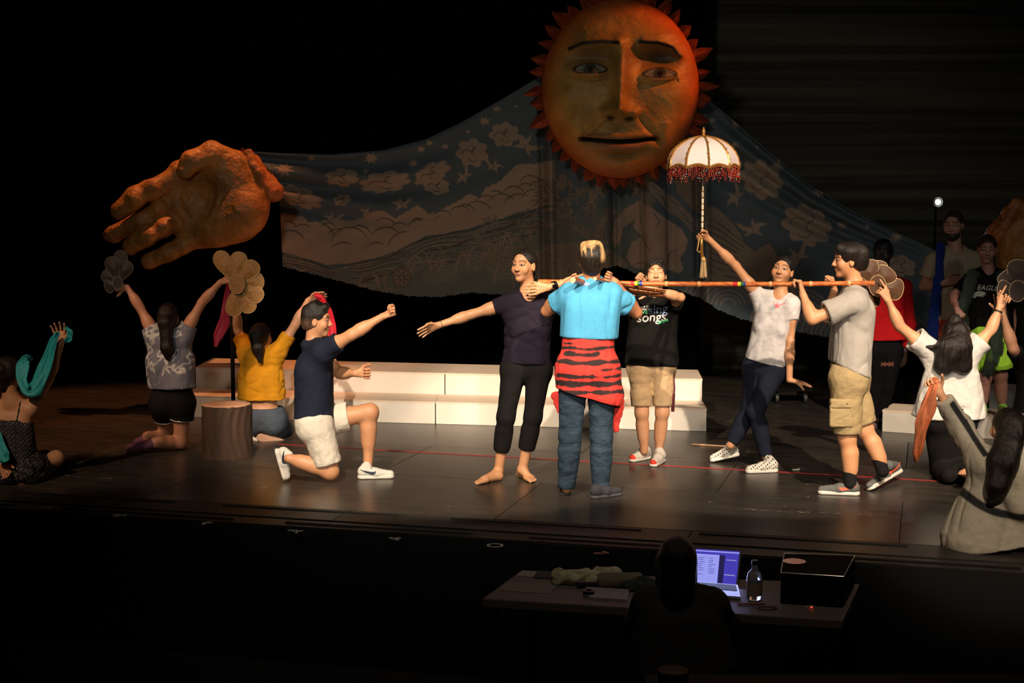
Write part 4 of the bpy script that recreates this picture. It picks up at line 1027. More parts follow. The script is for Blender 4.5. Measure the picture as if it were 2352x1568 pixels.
def blond(v):
    l = (v - F.H) @ F.HA.T / F.hs; c = np.tile([0.018, 0.013, 0.010], (len(v), 1))
    k = np.clip((l[:, 2] - 0.088 + 0.02 * noise(l, 60, (1, 0.3, 0.2), 1, 2)) / 0.03, 0, 1) * 0.8 + np.clip((l[:, 2] - 0.03) / 0.05, 0, 1) * 0.8 * (np.abs(noise(l, 55, (1, 0.2, 0.1), 1, 5)) < 0.16)
    k = np.clip(k + np.clip((-l[:, 0] - 0.045) / 0.02, 0, 1) * np.clip((l[:, 2] + 0.01) / 0.03, 0, 1), 0, 1)[:, None]
    return c * (1 - k) + np.array([0.62, 0.38, 0.17]) * k
F.hair('short', amp=0.004, nape=-0.062, colf=blond, vol=1.05, extra=lambda f, h: f.u(0.03, cap(h(-0.035, -0.01, 0.10), h(0.045, 0.03, 0.10), 0.032, 0.028), cap(h(0, -0.05, 0.02), h(0, -0.055, -0.045), 0.075, 0.045)))
band(F, 'bracelet', mat('teal_band', (0.05, 0.35, 0.33), 0.5), F.el[0] * 0.5 + F.wr[0] * 0.5, F.wr[0], 0.037, 0.014)

# ---------------------------------------------------------------- black tee, khaki shorts
Gm = Fig(YG(1500, 1060), 0.93, 3, (1507, 634, -0.02), (1504, 686, 0.03), (1497, 838, 0.03), hyaw=-6, hpitch=16, hroll=2, sh=((1455, 704, 0), (1541, 702, 0)),
         el=((1436, 688, -0.22), (1563, 683, -0.18)), wr=((1478, 646, -0.22), (1502, 666, -0.3)), kn=((1474, 948, 0), (1521, 948, 0)), an=((1480, 1036, 0.03), (1513, 1038, 0.03)),
         base=(1500, 1060, 0), skin=(0.66, 0.33, 0.175), bulk=0.96)
Gm.start('boy with closed eyes in a black lettered tee and khaki shorts')
Gm.hand(0, (-8, -8, -8), (-10, 4, -4), 1.3, palm=1, size=0.92, thumb_out=0.2)
Gm.hand(1, (-26, -2, 4), (0, 12, 0), 0.9, palm=1)
Gm.body(closed=True)
M_BTEE = cloth('black_tee_cotton', (0.006, 0.0055, 0.005), bump=0.3, sc_=6)
Gm.tee('shirt', M_BTEE, off=0.018, hem=0.0, hemr=0.125, sleeve=0.55, slr=(0.062, 0.072), fold=0.007, ff=8, fsv=(1, 1, 0.6), wid=0.035, neckr=0.06, scoop=0.0)
Wm = mat('white_print', (0.75, 0.72, 0.68), 0.6); Bm_ = mat('blue_print', (0.28, 0.40, 0.68), 0.6); Gr = mat('green_print', (0.06, 0.42, 0.17), 0.6)
Gm.project_text('here to', 0.028, 1466, 708, Wm, Gm.teef, rot=6, font_shear=0.2, bold=0.0008)
Gm.project_text('where', 0.026, 1470, 713, Wm, Gm.teef, rot=3, font_shear=0.2, bold=0.0008)
Gm.project_text('we', 0.058, 1468, 722, Gr, Gm.teef, rot=3, font_shear=0.2, bold=0.0004)
Gm.project_text('sing', 0.094, 1489, 722, Bm_, Gm.teef, rot=6, font_shear=0.1, bold=0.0007)
Gm.project_text('songs', 0.098, 1462, 740, Wm, Gm.teef, rot=3, font_shear=0.15, bold=0.0012)
Gm.project_text('for you', 0.026, 1512, 744, Gr, Gm.teef, rot=20, font_shear=0.2, bold=0.0025)
M_KH = cloth('khaki_cotton', (0.50, 0.34, 0.19), bump=0.6, sc_=7)
Gm.pants('shorts', M_KH, off=0.018, waist=0.06, ends=(0.86, 0.86), er=(0.070, 0.070), fold=0.007, ff=12, extra=lambda f: f.s_(0.012, bx(P(1498, 934, Gm.Y), I3, V(0.004, 0.3, 0.085))))
M_SHW = cloth('pale_knit', (0.66, 0.60, 0.52), bump=0.3)
RED = np.array([0.7, 0.04, 0.02])
def redtoe(toe):
    te = toe
    return lambda v: None
M_SHWC = mat('pale_knit_with_red_toe', rough=0.85, attr=True, bump=(60, 0.2, (1, 1, 1)))
for i, (hl, te) in enumerate((((1493, 1052), (1447, 1061)), ((1521, 1058), (1497, 1073)))):
    a, b_ = G(*hl), G(*te)
    Gm.shoe(i, a, b_, M_SHWC, M_RUB_W, lace=M_LACE_W, colf=lambda v, b_=b_: np.where((np.linalg.norm(v - b_ - V(0, 0, 0.02), axis=1) < 0.045)[:, None], RED, np.array([0.66, 0.6, 0.52])))
Gm.hair('short', vol=1.15, amp=0.004, nape=-0.05, ff=45, face=1.12, extra=lambda f, h: f.u(0.025, cap(h(-0.035, 0.04, 0.105), h(0.035, 0.04, 0.105), 0.022, 0.022), cap(h(0.028, 0.085, 0.082), h(0.038, 0.092, 0.05), 0.007, 0.003), cap(h(-0.028, 0.086, 0.08), h(-0.042, 0.088, 0.058), 0.007, 0.003)))
lan = MB().tube([P(1545, 846, Gm.Y - 0.02), P(1549, 890, Gm.Y - 0.02), P(1547, 925, Gm.Y - 0.03)], 0.008, 6).tube([P(1547, 905, Gm.Y - 0.03), P(1545, 945, Gm.Y - 0.03)], 0.013, 4)
lan.build('lanyard', mat('dark_red_ribbon', (0.10, 0.015, 0.02), 0.7), Gm.root)

# ---------------------------------------------------------------- woman with the parasol
H = Fig(YG(1720, 1074), 0.95, -30, (1797, 624, 0), (1794, 680, 0), (1757, 842, 0.03), hyaw=-22, hpitch=14, hroll=-9, sh=((1746, 684, 0.05), (1818, 697, -0.06)),
        el=((1690, 610, 0.05), (1815, 784, -0.1)), wr=((1630, 551, 0.0), (1813, 872, -0.12)), kn=((1722, 942, 0.10), (1735, 946, -0.06)), an=((1678, 1022, 0.08), (1760, 1052, -0.02)),
        female=True, bulk=0.88, base=(1720, 1074, 0), skin=(0.62, 0.30, 0.15))
H.start('woman in a white tie-dyed tee and dark jeans raising the small beaded parasol')
H.hand(0, (-18, -12, 0), (-8, -18, -8), 1.35, palm=-1, thumb_curl=0.6)
H.hand(1, (42, 10, -4), (10, 6, -30), 0.06, palm=1, thumb_out=0.3)
H.body()
def tie(v):
    n = noise(v, 11, octv=2, seed=2) + 0.5 * noise(v, 30, seed=7); k = np.clip(n * 1.1 - 0.05, 0, 1)[:, None] * 0.9
    c = np.array([0.62, 0.58, 0.57]) * (1 - k) + np.array([0.27, 0.27, 0.31]) * k
    L = v - P(1789, 704, H.Y - 0.15); r = np.hypot(L[:, 0], L[:, 2]); an_ = np.arctan2(L[:, 2], L[:, 0])
    m = (r < 0.017 + 0.006 * np.sin(an_ * 5)) | (np.abs(L[:, 2] - 0.4 * L[:, 0]) < 0.004) & (np.abs(L[:, 0] - 0.02) < 0.03)
    front = L[:, 1] < 0.12
    c[m & front] = [0.72, 0.16, 0.18]
    m2 = (np.abs(L[:, 2] - 0.5 * L[:, 0] - 0.003 * np.sin(L[:, 0] * 300)) < 0.003) & (L[:, 0] < -0.012) & (L[:, 0] > -0.055)
    c[m2 & front] = [0.3, 0.3, 0.32]
    return c
M_TIE = mat('tie_dye_cotton', rough=0.85, attr=True, bump=(8, 0.4, (1, 1, 1)))
H.tee('shirt', M_TIE, off=0.011, hem=0.035, hemr=0.108, sleeve=(0.25, 0.42), slr=(0.052, 0.058), fold=0.007, ff=12, fsv=(1, 1, 0.8), scoop=0.01, neckr=0.062, colf=tie, h=0.007, hemtilt=(0, 0, 0))
M_DKJ = cloth('dark_denim', (0.012, 0.015, 0.028), bump=0.4)
H.pants('jeans', M_DKJ, off=0.007, wr=0.085, waist=0.09, ends=(1.93, 1.93), er=(0.042, 0.042), fold=0.002, kr=0.055)
def ponyH(f, h):
    f.u(0.02, cap(h(0.0, -0.08, 0.03), h(0.02, -0.10, -0.04), 0.045, 0.04), cap(h(0.05, -0.05, -0.05), P(1826, 690, H.Y + 0.06), 0.035, 0.026), cap(h(-0.02, -0.05, -0.06), P(1776, 686, H.Y + 0.08), 0.03, 0.02), cap(P(1826, 690, H.Y + 0.06), P(1836, 730, H.Y + 0.08), 0.026, 0.012))
H.hair('tied', nape=None, amp=0.003, vol=1.0, extra=ponyH)
M_CHK = mat('checked_canvas', rough=0.8, attr=True)
def checks(org):
    def fn(v):
        q = v - org; c = np.tile([0.68, 0.64, 0.56], (len(v), 1)); m = (np.sin(q[:, 0] * 210) * np.sin(q[:, 2] * 210 + q[:, 0] * 60) > 0.42); c[m] = [0.02, 0.02, 0.02]; return c
    return fn
a, b_ = G(1700, 1066), G(1631, 1061); a = a + V(0, 0.06, 0.055)
H.shoe(0, a, b_, M_CHK, M_RUB_W, up=V(0.3, 0, 1), lace=M_LACE_W, colf=checks(a), sole_t=0.02)
a = G(1786, 1083); H.shoe(1, a, G(1710, 1086), M_CHK, M_RUB_W, lace=M_LACE_W, colf=checks(a), sole_t=0.02)

# ---------------------------------------------------------------- grey tee, cargo shorts, carrying the pole end
I = Fig(YG(1930, 1130), 1.03, -90, (1949, 600, 0), (1966, 655, 0), (1948, 866, 0), hpitch=0, sh=((1952, 694, 0.17), (1962, 694, -0.17)),
        el=((1900, 730, 0.2), (1866, 733, -0.2)), wr=((1916, 668, 0.05), (1844, 676, -0.12)), hip=((1950, 868, 0.09), (1944, 870, -0.09)),
        kn=((1986, 985, 0.08), (1946, 1006, -0.09)), an=((2028, 1072, 0.04), (1953, 1100, -0.1)), base=(1945, 1130, 0), skin=(0.63, 0.30, 0.15))
I.start('man in profile in grey tee and khaki cargo shorts gripping the bamboo pole')
I.hand(0, (-4, -30, 0), (-6, 0, -20), 1.3, palm=-1)
I.hand(1, (-6, -30, 6), (6, 0, 20), 1.2, palm=1)
I.body()
M_GREYT = cloth('grey_tee_cotton', (0.37, 0.34, 0.305), bump=0.5, sc_=6, sv=(1, 1, 0.7))
I.tee('shirt', M_GREYT, off=0.022, hem=0.055, hemr=0.118, sleeve=0.68, slr=(0.072, 0.085), fold=0.008, ff=9, fsv=(1.6, 1.6, 0.6), neckr=0.060, scoop=0.0, wid=0.02, hemtilt=V(-0.38, 0, 0))
M_CARGO = cloth('cargo_twill', (0.36, 0.265, 0.135), bump=0.7, sc_=7)
o = I.pants('cargo_shorts', M_CARGO, off=0.022, waist=0.09, ends=(0.90, 0.92), er=(0.088, 0.09), fold=0.008, ff=10, crotch=0.03)
pk = Field().u(0.01, bx(P(1932, 948, I.Y - 0.176), I3, V(0.078, 0.024, 0.095), 0.016)); pk.disp(folds(0.003, 20)); pk.s_(0.003, bx(P(1928, 938, I.Y - 0.199), I3, V(0.1, 0.010, 0.003)))
I.part('cargo_pocket', pk, M_CARGO, 0.006, parent=o)
for x in (1907, 1946): MB().sphere(P(x, 927, I.Y - 0.198), 0.006).build('snap_button', M_STRAP, o, smooth=True)
I.hair('short', vol=1.08, amp=0.006, nape=-0.04, ff=38, fsv=(1, 1, 0.5), extra=lambda f, h: f.u(0.03, cap(h(0.02, 0.06, 0.085), h(-0.04, 0.04, 0.09), 0.035, 0.035), cap(h(0, -0.08, 0.05), h(0, -0.085, -0.02), 0.055, 0.04), cap(h(-0.05, 0.0, 0.06), h(0.05, 0.0, 0.06), 0.05)))
M_GKN = cloth('grey_running_knit', (0.13, 0.13, 0.125), bump=0.3); M_CORAL = mat('coral_stripe', (0.85, 0.14, 0.07), 0.5)
I.shoe(0, G(2074, 1100) + V(0, 0.0, 0.06), G(1988, 1132), M_GKN, M_RUB_W, up=V(-0.5, 0, 1), acc=M_CORAL, lace=M_STRAP, sole_t=0.024)
I.shoe(1, G(1976, 1137), G(1873, 1133), M_GKN, M_RUB_W, acc=M_CORAL, lace=M_STRAP, sole_t=0.02)
M_SOCK = cloth('black_sock_knit', (0.012, 0.012, 0.012), bump=0.2)
for i, f0 in ((0, 0.74), (1, 0.80)):
    k_, a_ = I.kn[i], I.an[i]; sf = Field().u(0.01, cap(k_ + (a_ - k_) * f0, a_ + V(0, 0, -0.03), 0.046, 0.043)); sf.i(0.004, pl(k_ + (a_ - k_) * f0, k_ - a_))
    I.part('sock', sf, M_SOCK, 0.007)

# ---------------------------------------------------------------- kneeling man, navy polo
D = Fig(YG(740, 1102), 1.02, 90, (727, 737, 0), (720, 790, 0), (722, 966, 0), hpitch=-2, sh=((742, 806, -0.16), (732, 806, 0.17)),
        el=((808, 768, -0.22), (779, 856, 0.1)), wr=((878, 727, -0.2), (816, 857, -0.04)), hip=((726, 972, -0.09), (734, 968, 0.09)),
        kn=((758, 1082, -0.1), (850, 946, 0.10)), an=((662, 1052, -0.1), (845, 1070, 0.12)), base=(740, 1100, 0), skin=(0.63, 0.30, 0.15), bulk=1.04)
D.start('man in a navy polo and cream shorts down on one knee with both fists forward')
D.hand(0, (30, -12, 0), (0, -14, 20), 1.35, palm=1, thumb_curl=1.2, thumb_out=0.15)
D.hand(1, (24, 0, 4), (2, -20, 0), 1.35, palm=1, thumb_curl=0.5)
D.body()
M_POLO = cloth('navy_pique', (0.014, 0.018, 0.034), bump=0.35, sc_=8)
D.tee('polo_shirt', M_POLO, off=0.018, hem=0.02, hemr=0.122, sleeve=0.56, slr=(0.066, 0.072), fold=0.007, ff=9, fsv=(1, 1, 0.8), neckr=0.056, scoop=0.0,
      extra=lambda f: f.u(0.012, cap(D.neck - V(0.02, 0, 0.005), D.neck + V(0.025, 0, -0.012), 0.072, 0.068, (V(0, 0, 1), 1.8))).s_(0.008, cap(D.neck - V(0, 0, 0.03), D.neck + V(0, 0, 0.1), 0.054)))
M_CRM = cloth('cream_cotton', (0.72, 0.66, 0.55), bump=0.7, sc_=6)
D.pants('shorts', M_CRM, off=0.020, waist=0.06, ends=(0.86, 0.58), er=(0.092, 0.096), fold=0.007, ff=10, fsv=(1, 1, 1))
def fade(v):
    l = (v - D.H) @ D.HA.T / D.hs; k = np.clip((0.03 - l[:, 2]) / 0.05, 0, 0.75)[:, None]; return np.array([0.016, 0.012, 0.010]) * (1 - k) + np.array([0.14, 0.08, 0.05]) * k
D.hair('short', vol=1.02, amp=0.004, nape=-0.055, colf=fade, ff=50, fsv=(1, 0.4, 1), extra=lambda f, h: f.u(0.03, cap(h(-0.03, 0.06, 0.10), h(0.03, 0.065, 0.105), 0.024, 0.024), cap(h(-0.03, -0.02, 0.11), h(0.03, 0.0, 0.115), 0.028)).i(0.02, pl(h(0, -0.108, 0), -D.HA[1])))
M_WSN = cloth('white_leather', (0.68, 0.66, 0.6), bump=0.1, rough=0.5); M_NV = mat('navy_stripe', (0.015, 0.018, 0.04), 0.5)
hl = P(640, 1030, D.Y - 0.09) + V(-0.05, 0, 0.0); te = G(648, 1108)
hl = P(631, 1032, D.Y - 0.06); te = G(652, 1106)
D.shoe(0, hl, te, M_WSN, M_RUB_W, up=V(1, 0, 0.15), acc=M_NV, lace=M_LACE_W, sole_t=0.022)
D.shoe(1, G(821, 1099), G(909, 1097), M_WSN, M_RUB_W, acc=M_NV, lace=M_LACE_W, sole_t=0.022)

# ---------------------------------------------------------------- kneeling woman, grey flowered top, back to us
B = Fig(YG(380, 1035), 0.96, 180, (387, 732, 0), (388, 780, 0), (397, 915, 0), sh=((422, 768, 0), (354, 768, 0)), pface=150,
        el=((464, 694, 0.0), (322, 706, 0.0)), wr=((506, 648, -0.02), (292, 660, -0.02)), hip=((420, 925, 0), (376, 925, 0.02)),
        kn=((414, 1015, 0.02), (382, 1006, 0.2)), an=((350, 1018, -0.12), (340, 1004, 0.05)), female=True, bulk=0.95, base=(385, 1030, 0), skin=(0.52, 0.24, 0.14))
B.start('kneeling woman with a ponytail, grey flowered top and black shorts')
B.hand(0, (28, -8, 4), (-4, -12, 10), 0.9, palm=-1)
B.hand(1, (-26, 0, 4), (0, 14, 0), 1.0, palm=-1)
B.body()
def floral(v):
    c = np.tile([0.15, 0.15, 0.19], (len(v), 1)); n = noise(v, 26, octv=2, seed=4); m = np.abs(n) < 0.16; big = noise(v, 9, seed=9) > -0.1
    c[m & big] = [0.55, 0.53, 0.50]; c[noise(v, 60, octv=1, seed=2) * big > 0.75] = [0.4, 0.38, 0.36]; return c
M_FLO = mat('flowered_chiffon', rough=0.7, attr=True, bump=(7, 0.5, (1, 1, 1)))
B.tee('top', M_FLO, off=0.026, hem=0.085, hemr=0.13, sleeve=0.30, slr=(0.07, 0.078), fold=0.012, ff=9, fsv=(1.2, 1, 0.5), neckr=0.06, scoop=None, wid=0.02, colf=floral)
M_TRIM = mat('white_trim', (0.7, 0.68, 0.65), 0.7)
o = B.pants('shorts', M_BLK, off=0.014, waist=0.1, ends=(0.42, 0.40), er=(0.094, 0.094), fold=0.004)
for i in (0, 1):
    e_ = (0.41, 0.39)[i]; c_ = B.hip[i] + (B.kn[i] - B.hip[i]) * e_; band(B, 'shorts_trim', M_TRIM, c_, B.kn[i], 0.091, 0.010)
def ponyB(f, h):
    f.u(0.03, cap(h(0.0, -0.10, 0.03), h(0.0, -0.125, -0.02), 0.03, 0.05), cap(h(0, -0.125, -0.02), P(383, 800, B.Y - 0.15), 0.05, 0.045), cap(P(383, 800, B.Y - 0.15), P(385, 822, B.Y - 0.15), 0.045, 0.02))
B.hair('tied', colr=(0.013, 0.007, 0.005), nape=None, amp=0.003, extra=ponyB)
M_PSOCK = cloth('plum_sock_knit', (0.16, 0.06, 0.10), bump=0.4)
for i, (a_, t_) in enumerate((((345, 1020, -0.10), (300, 1042, -0.12)), ((335, 1006, 0.05), (318, 1016, 0.05)))):
    p0, p1 = B.an[i], P(t_[0], t_[1], B.Y + t_[2]); p1[2] = max(p1[2], 0.035)
    B.part('sock', Field().u(0.02, cap(p0, p1, 0.036, 0.036), cap(p1, p1 + V(-0.03, 0.02, 0.0), 0.034, 0.02)), M_PSOCK, 0.008)

# ---------------------------------------------------------------- kneeling woman, yellow top, back to us
C = Fig(YG(610, 1010), 0.96, 175, (600, 775, 0), (598, 818, 0), (602, 950, 0.02), hyaw=160, sh=((640, 806, 0), (564, 806, 0)),
        el=((678, 745, 0.0), (546, 756, 0.12)), wr=((707, 690, 0.02), (544, 702, 0.05)), hip=((628, 962, 0.02), (580, 962, 0.02)),
        kn=((650, 985, 0.36), (585, 985, 0.38)), an=((625, 1000, 0.0), (580, 1002, 0.02)), female=True, bulk=1.0, base=(605, 1015, 0), skin=(0.55, 0.27, 0.15))
C.start('woman in a mustard yellow cropped tee and jeans sitting back on her heels')
C.hand(0, (30, -14, 4), (4, -14, -10), 0.25, palm=1, spread=0.4)
C.hand(1, (-4, -28, 0), (12, -4, 0), 0.9, palm=-1)
C.body()
M_YEL = cloth('mustard_cotton', (0.62, 0.27, 0.012), bump=0.5, sc_=7)
C.tee('shirt', M_YEL, off=0.020, hem=0.125, hemr=0.118, sleeve=(0.62, 0.62), slr=(0.062, 0.066), fold=0.009, ff=10, fsv=(0.5, 1, 1.6), neckr=0.055, scoop=None, wid=0.03)
C.pants('jeans', cloth('faded_denim', (0.07, 0.09, 0.12), bump=0.5), off=0.014, waist=0.055, ends=(1.85, 1.85), er=(0.056, 0.056), fold=0.006, ff=9, wr=0.115, kr=0.07)
def ponyC(f, h):
    f.u(0.03, cap(h(0.0, -0.09, 0.03), P(592, 800, C.Y - 0.12), 0.055, 0.045), cap(P(592, 800, C.Y - 0.12), P(598, 828, C.Y - 0.13), 0.045, 0.02))
C.hair('tied', nape=None, amp=0.003, extra=ponyC)
hl, te = P(588, 1000, C.Y - 0.10), P(654, 1016, C.Y - 0.08)
C.shoe(0, P(592, 1002, C.Y - 0.08), P(656, 1018, C.Y - 0.02), M_WSN, mat('tan_sole', (0.45, 0.26, 0.17), 0.7), up=V(0.1, 0.9, -0.55), sole_t=0.02)
C.shoe(1, P(560, 1002, C.Y + 0.0), P(585, 1014, C.Y - 0.10), M_WSN, M_RUB_W, up=V(0.1, 0.9, -0.5))
# ---------------------------------------------------------------- seated woman with the teal scarf, far left, back to us
A = Fig(YG(60, 1108), 0.98, 172, (20, 858, 0), (28, 915, 0), (25, 1075, 0.02), hyaw=165, hpitch=-4, sh=((70, 938, 0), (-18, 942, 0)),
        el=((112, 870, 0.10), (-50, 1010, 0.1)), wr=((139, 792, 0.02), (-6, 1062, -0.12)), hip=((55, 1082, 0), (-2, 1082, 0)),
        kn=((128, 1052, 0.22), (-60, 1082, 0.2)), an=((90, 1092, 0.35), (-10, 1094, 0.36)), female=True, bulk=0.95, base=(30, 1110, 0), skin=(0.63, 0.30, 0.15))
A.start('woman in a black dotted camisole sitting on the floor with a teal scarf')
A.hand(0, (-2, -30, 0), (12, -6, 0), 0.25, palm=-1, spread=0.8)
A.hand(1, (12, 14, 0), (8, -8, 0), 0.6, palm=1)
A.body()
def dots(v):
    c = np.tile([0.014, 0.013, 0.013], (len(v), 1)); m = (np.sin(v[:, 0] * 260) * np.sin(v[:, 2] * 200 + v[:, 0] * 70) > 0.72); c[m] = [0.22, 0.21, 0.19]; return c
M_DOT = mat('dotted_black_crepe', rough=0.85, attr=True, bump=(8, 0.4, (1, 1, 1)))
cm = Field()
for sg in (-1, 1): cm.u(0.05, cap(A.neck - A.U * 0.20 + A.R * sg * 0.07, A.pelvis + A.R * sg * 0.075, 0.092, 0.115))
cm.u(0.05, cap(A.neck - A.U * 0.19, A.pelvis, 0.088, 0.12)); cm.disp(folds(0.006, 9, (1, 1, 0.6), 3))
cm.i(0.01, pl(A.neck - A.U * 0.135, A.U)); cm.s_(0.03, cap(A.neck - A.U * 0.10 - A.F * 0.1, A.neck - A.U * 0.10 - A.F * 0.25, 0.045))
for sg, x0 in ((1, 8), (-1, 46)):
    cm.u(0.006, cap(A.neck - A.U * 0.15 - A.R * sg * 0.07 - A.F * 0.075, A.neck - A.U * 0.012 - A.R * sg * 0.075 - A.F * 0.03, 0.006))
A.part('camisole', cm, M_DOT, 0.0065, dots)
sk_ = Field(); Pv = A.pelvis
sk_.u(0.08, cap(Pv + V(-0.07, 0, 0.02), Pv + V(0.09, 0.0, 0.0), 0.125, 0.13), cap(Pv + V(0.08, 0, -0.02), A.kn[0] + V(-0.04, 0, -0.02), 0.12, 0.085), cap(Pv + V(-0.08, 0, -0.02), A.kn[1], 0.12, 0.08), cap(Pv + V(0.05, 0.12, -0.06), A.an[1], 0.1, 0.06))
sk_.disp(folds(0.012, 7)); sk_.i(0.01, pl((0, 0, 0.004), (0, 0, -1))); sk_.i(0.02, pl(A.kn[0] + V(-0.02, 0, 0), (0.8, 0.1, 0.5)))
A.part('skirt', sk_, M_DOT, 0.009, dots)
A.hair('tied', colr=(0.02, 0.012, 0.008), nape=-0.05, amp=0.004, extra=lambda f, h: f.u(0.02, ell(h(-0.005, -0.12, 0.03), A.HA, (0.042, 0.034, 0.042)), cap(h(0.0, -0.09, -0.02), h(0.0, -0.09, -0.07), 0.05, 0.03)))

# ---------------------------------------------------------------- kneeling woman, white tee, arms up
K = Fig(YG(2170, 1100), 0.98, 182, (2189, 772, 0), (2186, 812, 0), (2180, 945, 0.02), sh=((2230, 806, 0), (2136, 806, 0)),
        el=((2276, 757, 0.0), (2066, 748, 0.0)), wr=((2295, 708, 0.02), (2041, 692, 0.02)), hip=((2208, 955, 0), (2152, 955, 0)),
        kn=((2205, 1082, 0.08), (2160, 1082, 0.12)), an=((2222, 1086, -0.26), (2180, 1092, -0.2)), female=True, bulk=0.98, base=(2175, 1100, 0), skin=(0.66, 0.33, 0.175))
K.start('kneeling woman with long curly hair in a white tee, both arms raised')
K.hand(0, (12, -26, 0), (-14, -4, 0), 0.9, palm=1, curls=[0.05, 1.1, 1.2, 1.2], thumb_out=0.5)
K.hand(1, (-12, -20, 0), (10, -6, 4), 0.9, palm=1, curls=[0.05, 1.0, 1.2, 1.2], thumb_out=0.4)
K.barefoot(0, P(2224, 1096, K.Y - 0.30), P(2212, 1092, K.Y - 0.46))
K.body()
M_WTEE = cloth('white_cotton', (0.60, 0.57, 0.53), bump=0.8, sc_=6)
K.tee('shirt', M_WTEE, off=0.024, hem=-0.035, hemr=0.155, sleeve=(0.52, 0.52), slr=(0.08, 0.095), fold=0.010, ff=10, fsv=(1.5, 1.5, 0.5), neckr=0.055, scoop=None, wid=0.05)
kf = Field()
for sg in (-1, 1): kf.u(0.06, cap(K.pelvis + V(sg * 0.05, 0, 0.05), (K.kn[0] + K.kn[1]) / 2 + V(sg * 0.05 + 0.02, -0.02, -0.02), 0.12, 0.10))
kf.u(0.06, cap(K.kn[0] + V(0, 0, -0.02), K.an[0] + V(-0.03, 0.12, -0.02), 0.09, 0.06)); [kf.u(max(k_, .03), inflate(p_, 0.02)) for op, k_, p_ in K.torso + K.legs[0] + K.legs[1]]; kf.disp(folds(0.008, 6, (1.5, 1, 0.3))); kf.i(0.01, pl((0, 0, 0.004), (0, 0, -1))); kf.i(0.01, pl(K.pelvis + V(0, 0, 0.05), (0, 0, 1)))
K.part('skirt', kf, M_BLK, 0.009)
def curly(f, h):
    f.u(0.04, cap(h(-0.02, -0.07, 0.03), P(2190, 800, K.Y - 0.12), 0.075, 0.10), cap(P(2178, 800, K.Y - 0.12), P(2170, 838, K.Y - 0.13), 0.09, 0.07), cap(P(2205, 800, K.Y - 0.12), P(2212, 842, K.Y - 0.13), 0.09, 0.06))
    f.u(0.03, cap(h(0.0, -0.02, 0.12), h(0.0, -0.04, 0.125), 0.035)); f.u(0.03, cap(P(2150, 800, K.Y - 0.08), P(2128, 796, K.Y - 0.08), 0.03, 0.01))
    f.disp(lambda X: 0.008 * noise(X, 38, (1, 1, 0.5), 2, 1) + 0.004 * noise(X, 90, (1, 1, 0.5), 1, 3))
K.hair('curly', colr=(0.012, 0.008, 0.007), nape=None, amp=0.002, extra=curly, h=0.006)
for k in (0.84, 0.88): band(K, 'hair_tie', M_STRAP, K.el[0] * (1 - k) + K.wr[0] * k, K.wr[0], 0.0285, 0.004)

# ---------------------------------------------------------------- seated woman in the hooded jacket, near right
L = Fig(YG(2310, 1255), 1.0, 178, (2311, 985, 0), (2316, 1048, 0), (2318, 1205, 0.02), hyaw=195, sh=((2372, 1066, 0), (2254, 1062, 0)),
        el=((2420, 1160, 0), (2206, 980, 0.14)), wr=((2440, 1240, 0.1), (2160, 905, 0.12)), hip=((2350, 1215, 0.02), (2280, 1215, 0.02)),
        kn=((2400, 1190, 0.36), (2250, 1190, 0.36)), an=((2340, 1215, 0.5), (2300, 1215, 0.5)), female=True, base=(2315, 1250, 0), skin=(0.66, 0.33, 0.175))
L.start('woman with long straight hair in a grey hooded jacket at the stage edge')
L.hand(1, (-16, -24, 0), (10, -12, -6), 0.8, palm=-1, spread=0.15)
L.hand(0, (4, 20, 0), (-10, 0, 0), 0.4)
L.body()
def hoodc(v):
    c = np.tile([0.52, 0.47, 0.37], (len(v), 1)) * (1 + 0.08 * noise(v, 70, octv=1))[:, None]
    a_, b_, w_ = L.sh[1], L.el[1], L.wr[1]
    for p0, p1 in ((a_, b_), (b_, w_ * 0.75 + b_ * 0.25)):
        d = nrm(p1 - p0); t = (v - p0) @ d; q = v - p0 - d * t[:, None]; side = nrm(np.cross(d, V(0, 1, 0))) * 1.0
        if side[0] < 0: side = -side
        off_ = q @ side; m = (np.clip((0.018 - np.abs(off_ - 0.022)) / 0.007 + 0.5, 0, 1) * (t > -0.01) * (t < np.linalg.norm(p1 - p0)) * (q[:, 1] < 0.01))[:, None]
        c = c * (1 - m) + 0.014 * m
    q = v - L.neck; r = np.hypot(q[:, 0] * 0.85, q[:, 2] + 0.02)
    m = (np.clip((0.022 - np.abs(r - 0.285)) / 0.008 + 0.5, 0, 1) * (q[:, 2] < -0.05) * (q[:, 1] < 0.05) * (np.abs(q[:, 0]) < 0.30))[:, None]
    return c * (1 - m) + 0.02 * m
M_HOOD = mat('grey_sweat_fabric', rough=0.9, attr=True, bump=(6, 0.6, (1, 1, 1)))
def hoodx(f):
    n_ = L.neck
    f.u(0.05, cap(n_ + V(-0.14, -0.1, -0.05), n_ + V(0.02, -0.17, -0.26), 0.045, 0.06), cap(n_ + V(0.17, -0.1, -0.04), n_ + V(0.04, -0.17, -0.26), 0.05, 0.06))
L.tee('hooded_jacket', M_HOOD, off=0.040, hem=-0.075, hemr=0.225, sleeve=(1.9, 1.86), slr=(0.078, 0.068, 0.050), fold=0.010, ff=9, fsv=(1, 1, 0.7), neckr=0.06, scoop=None, wid=0.10, colf=hoodc, extra=hoodx, h=0.0068,
      hemtilt=(0.12, 0, 0))
ly = L.hs
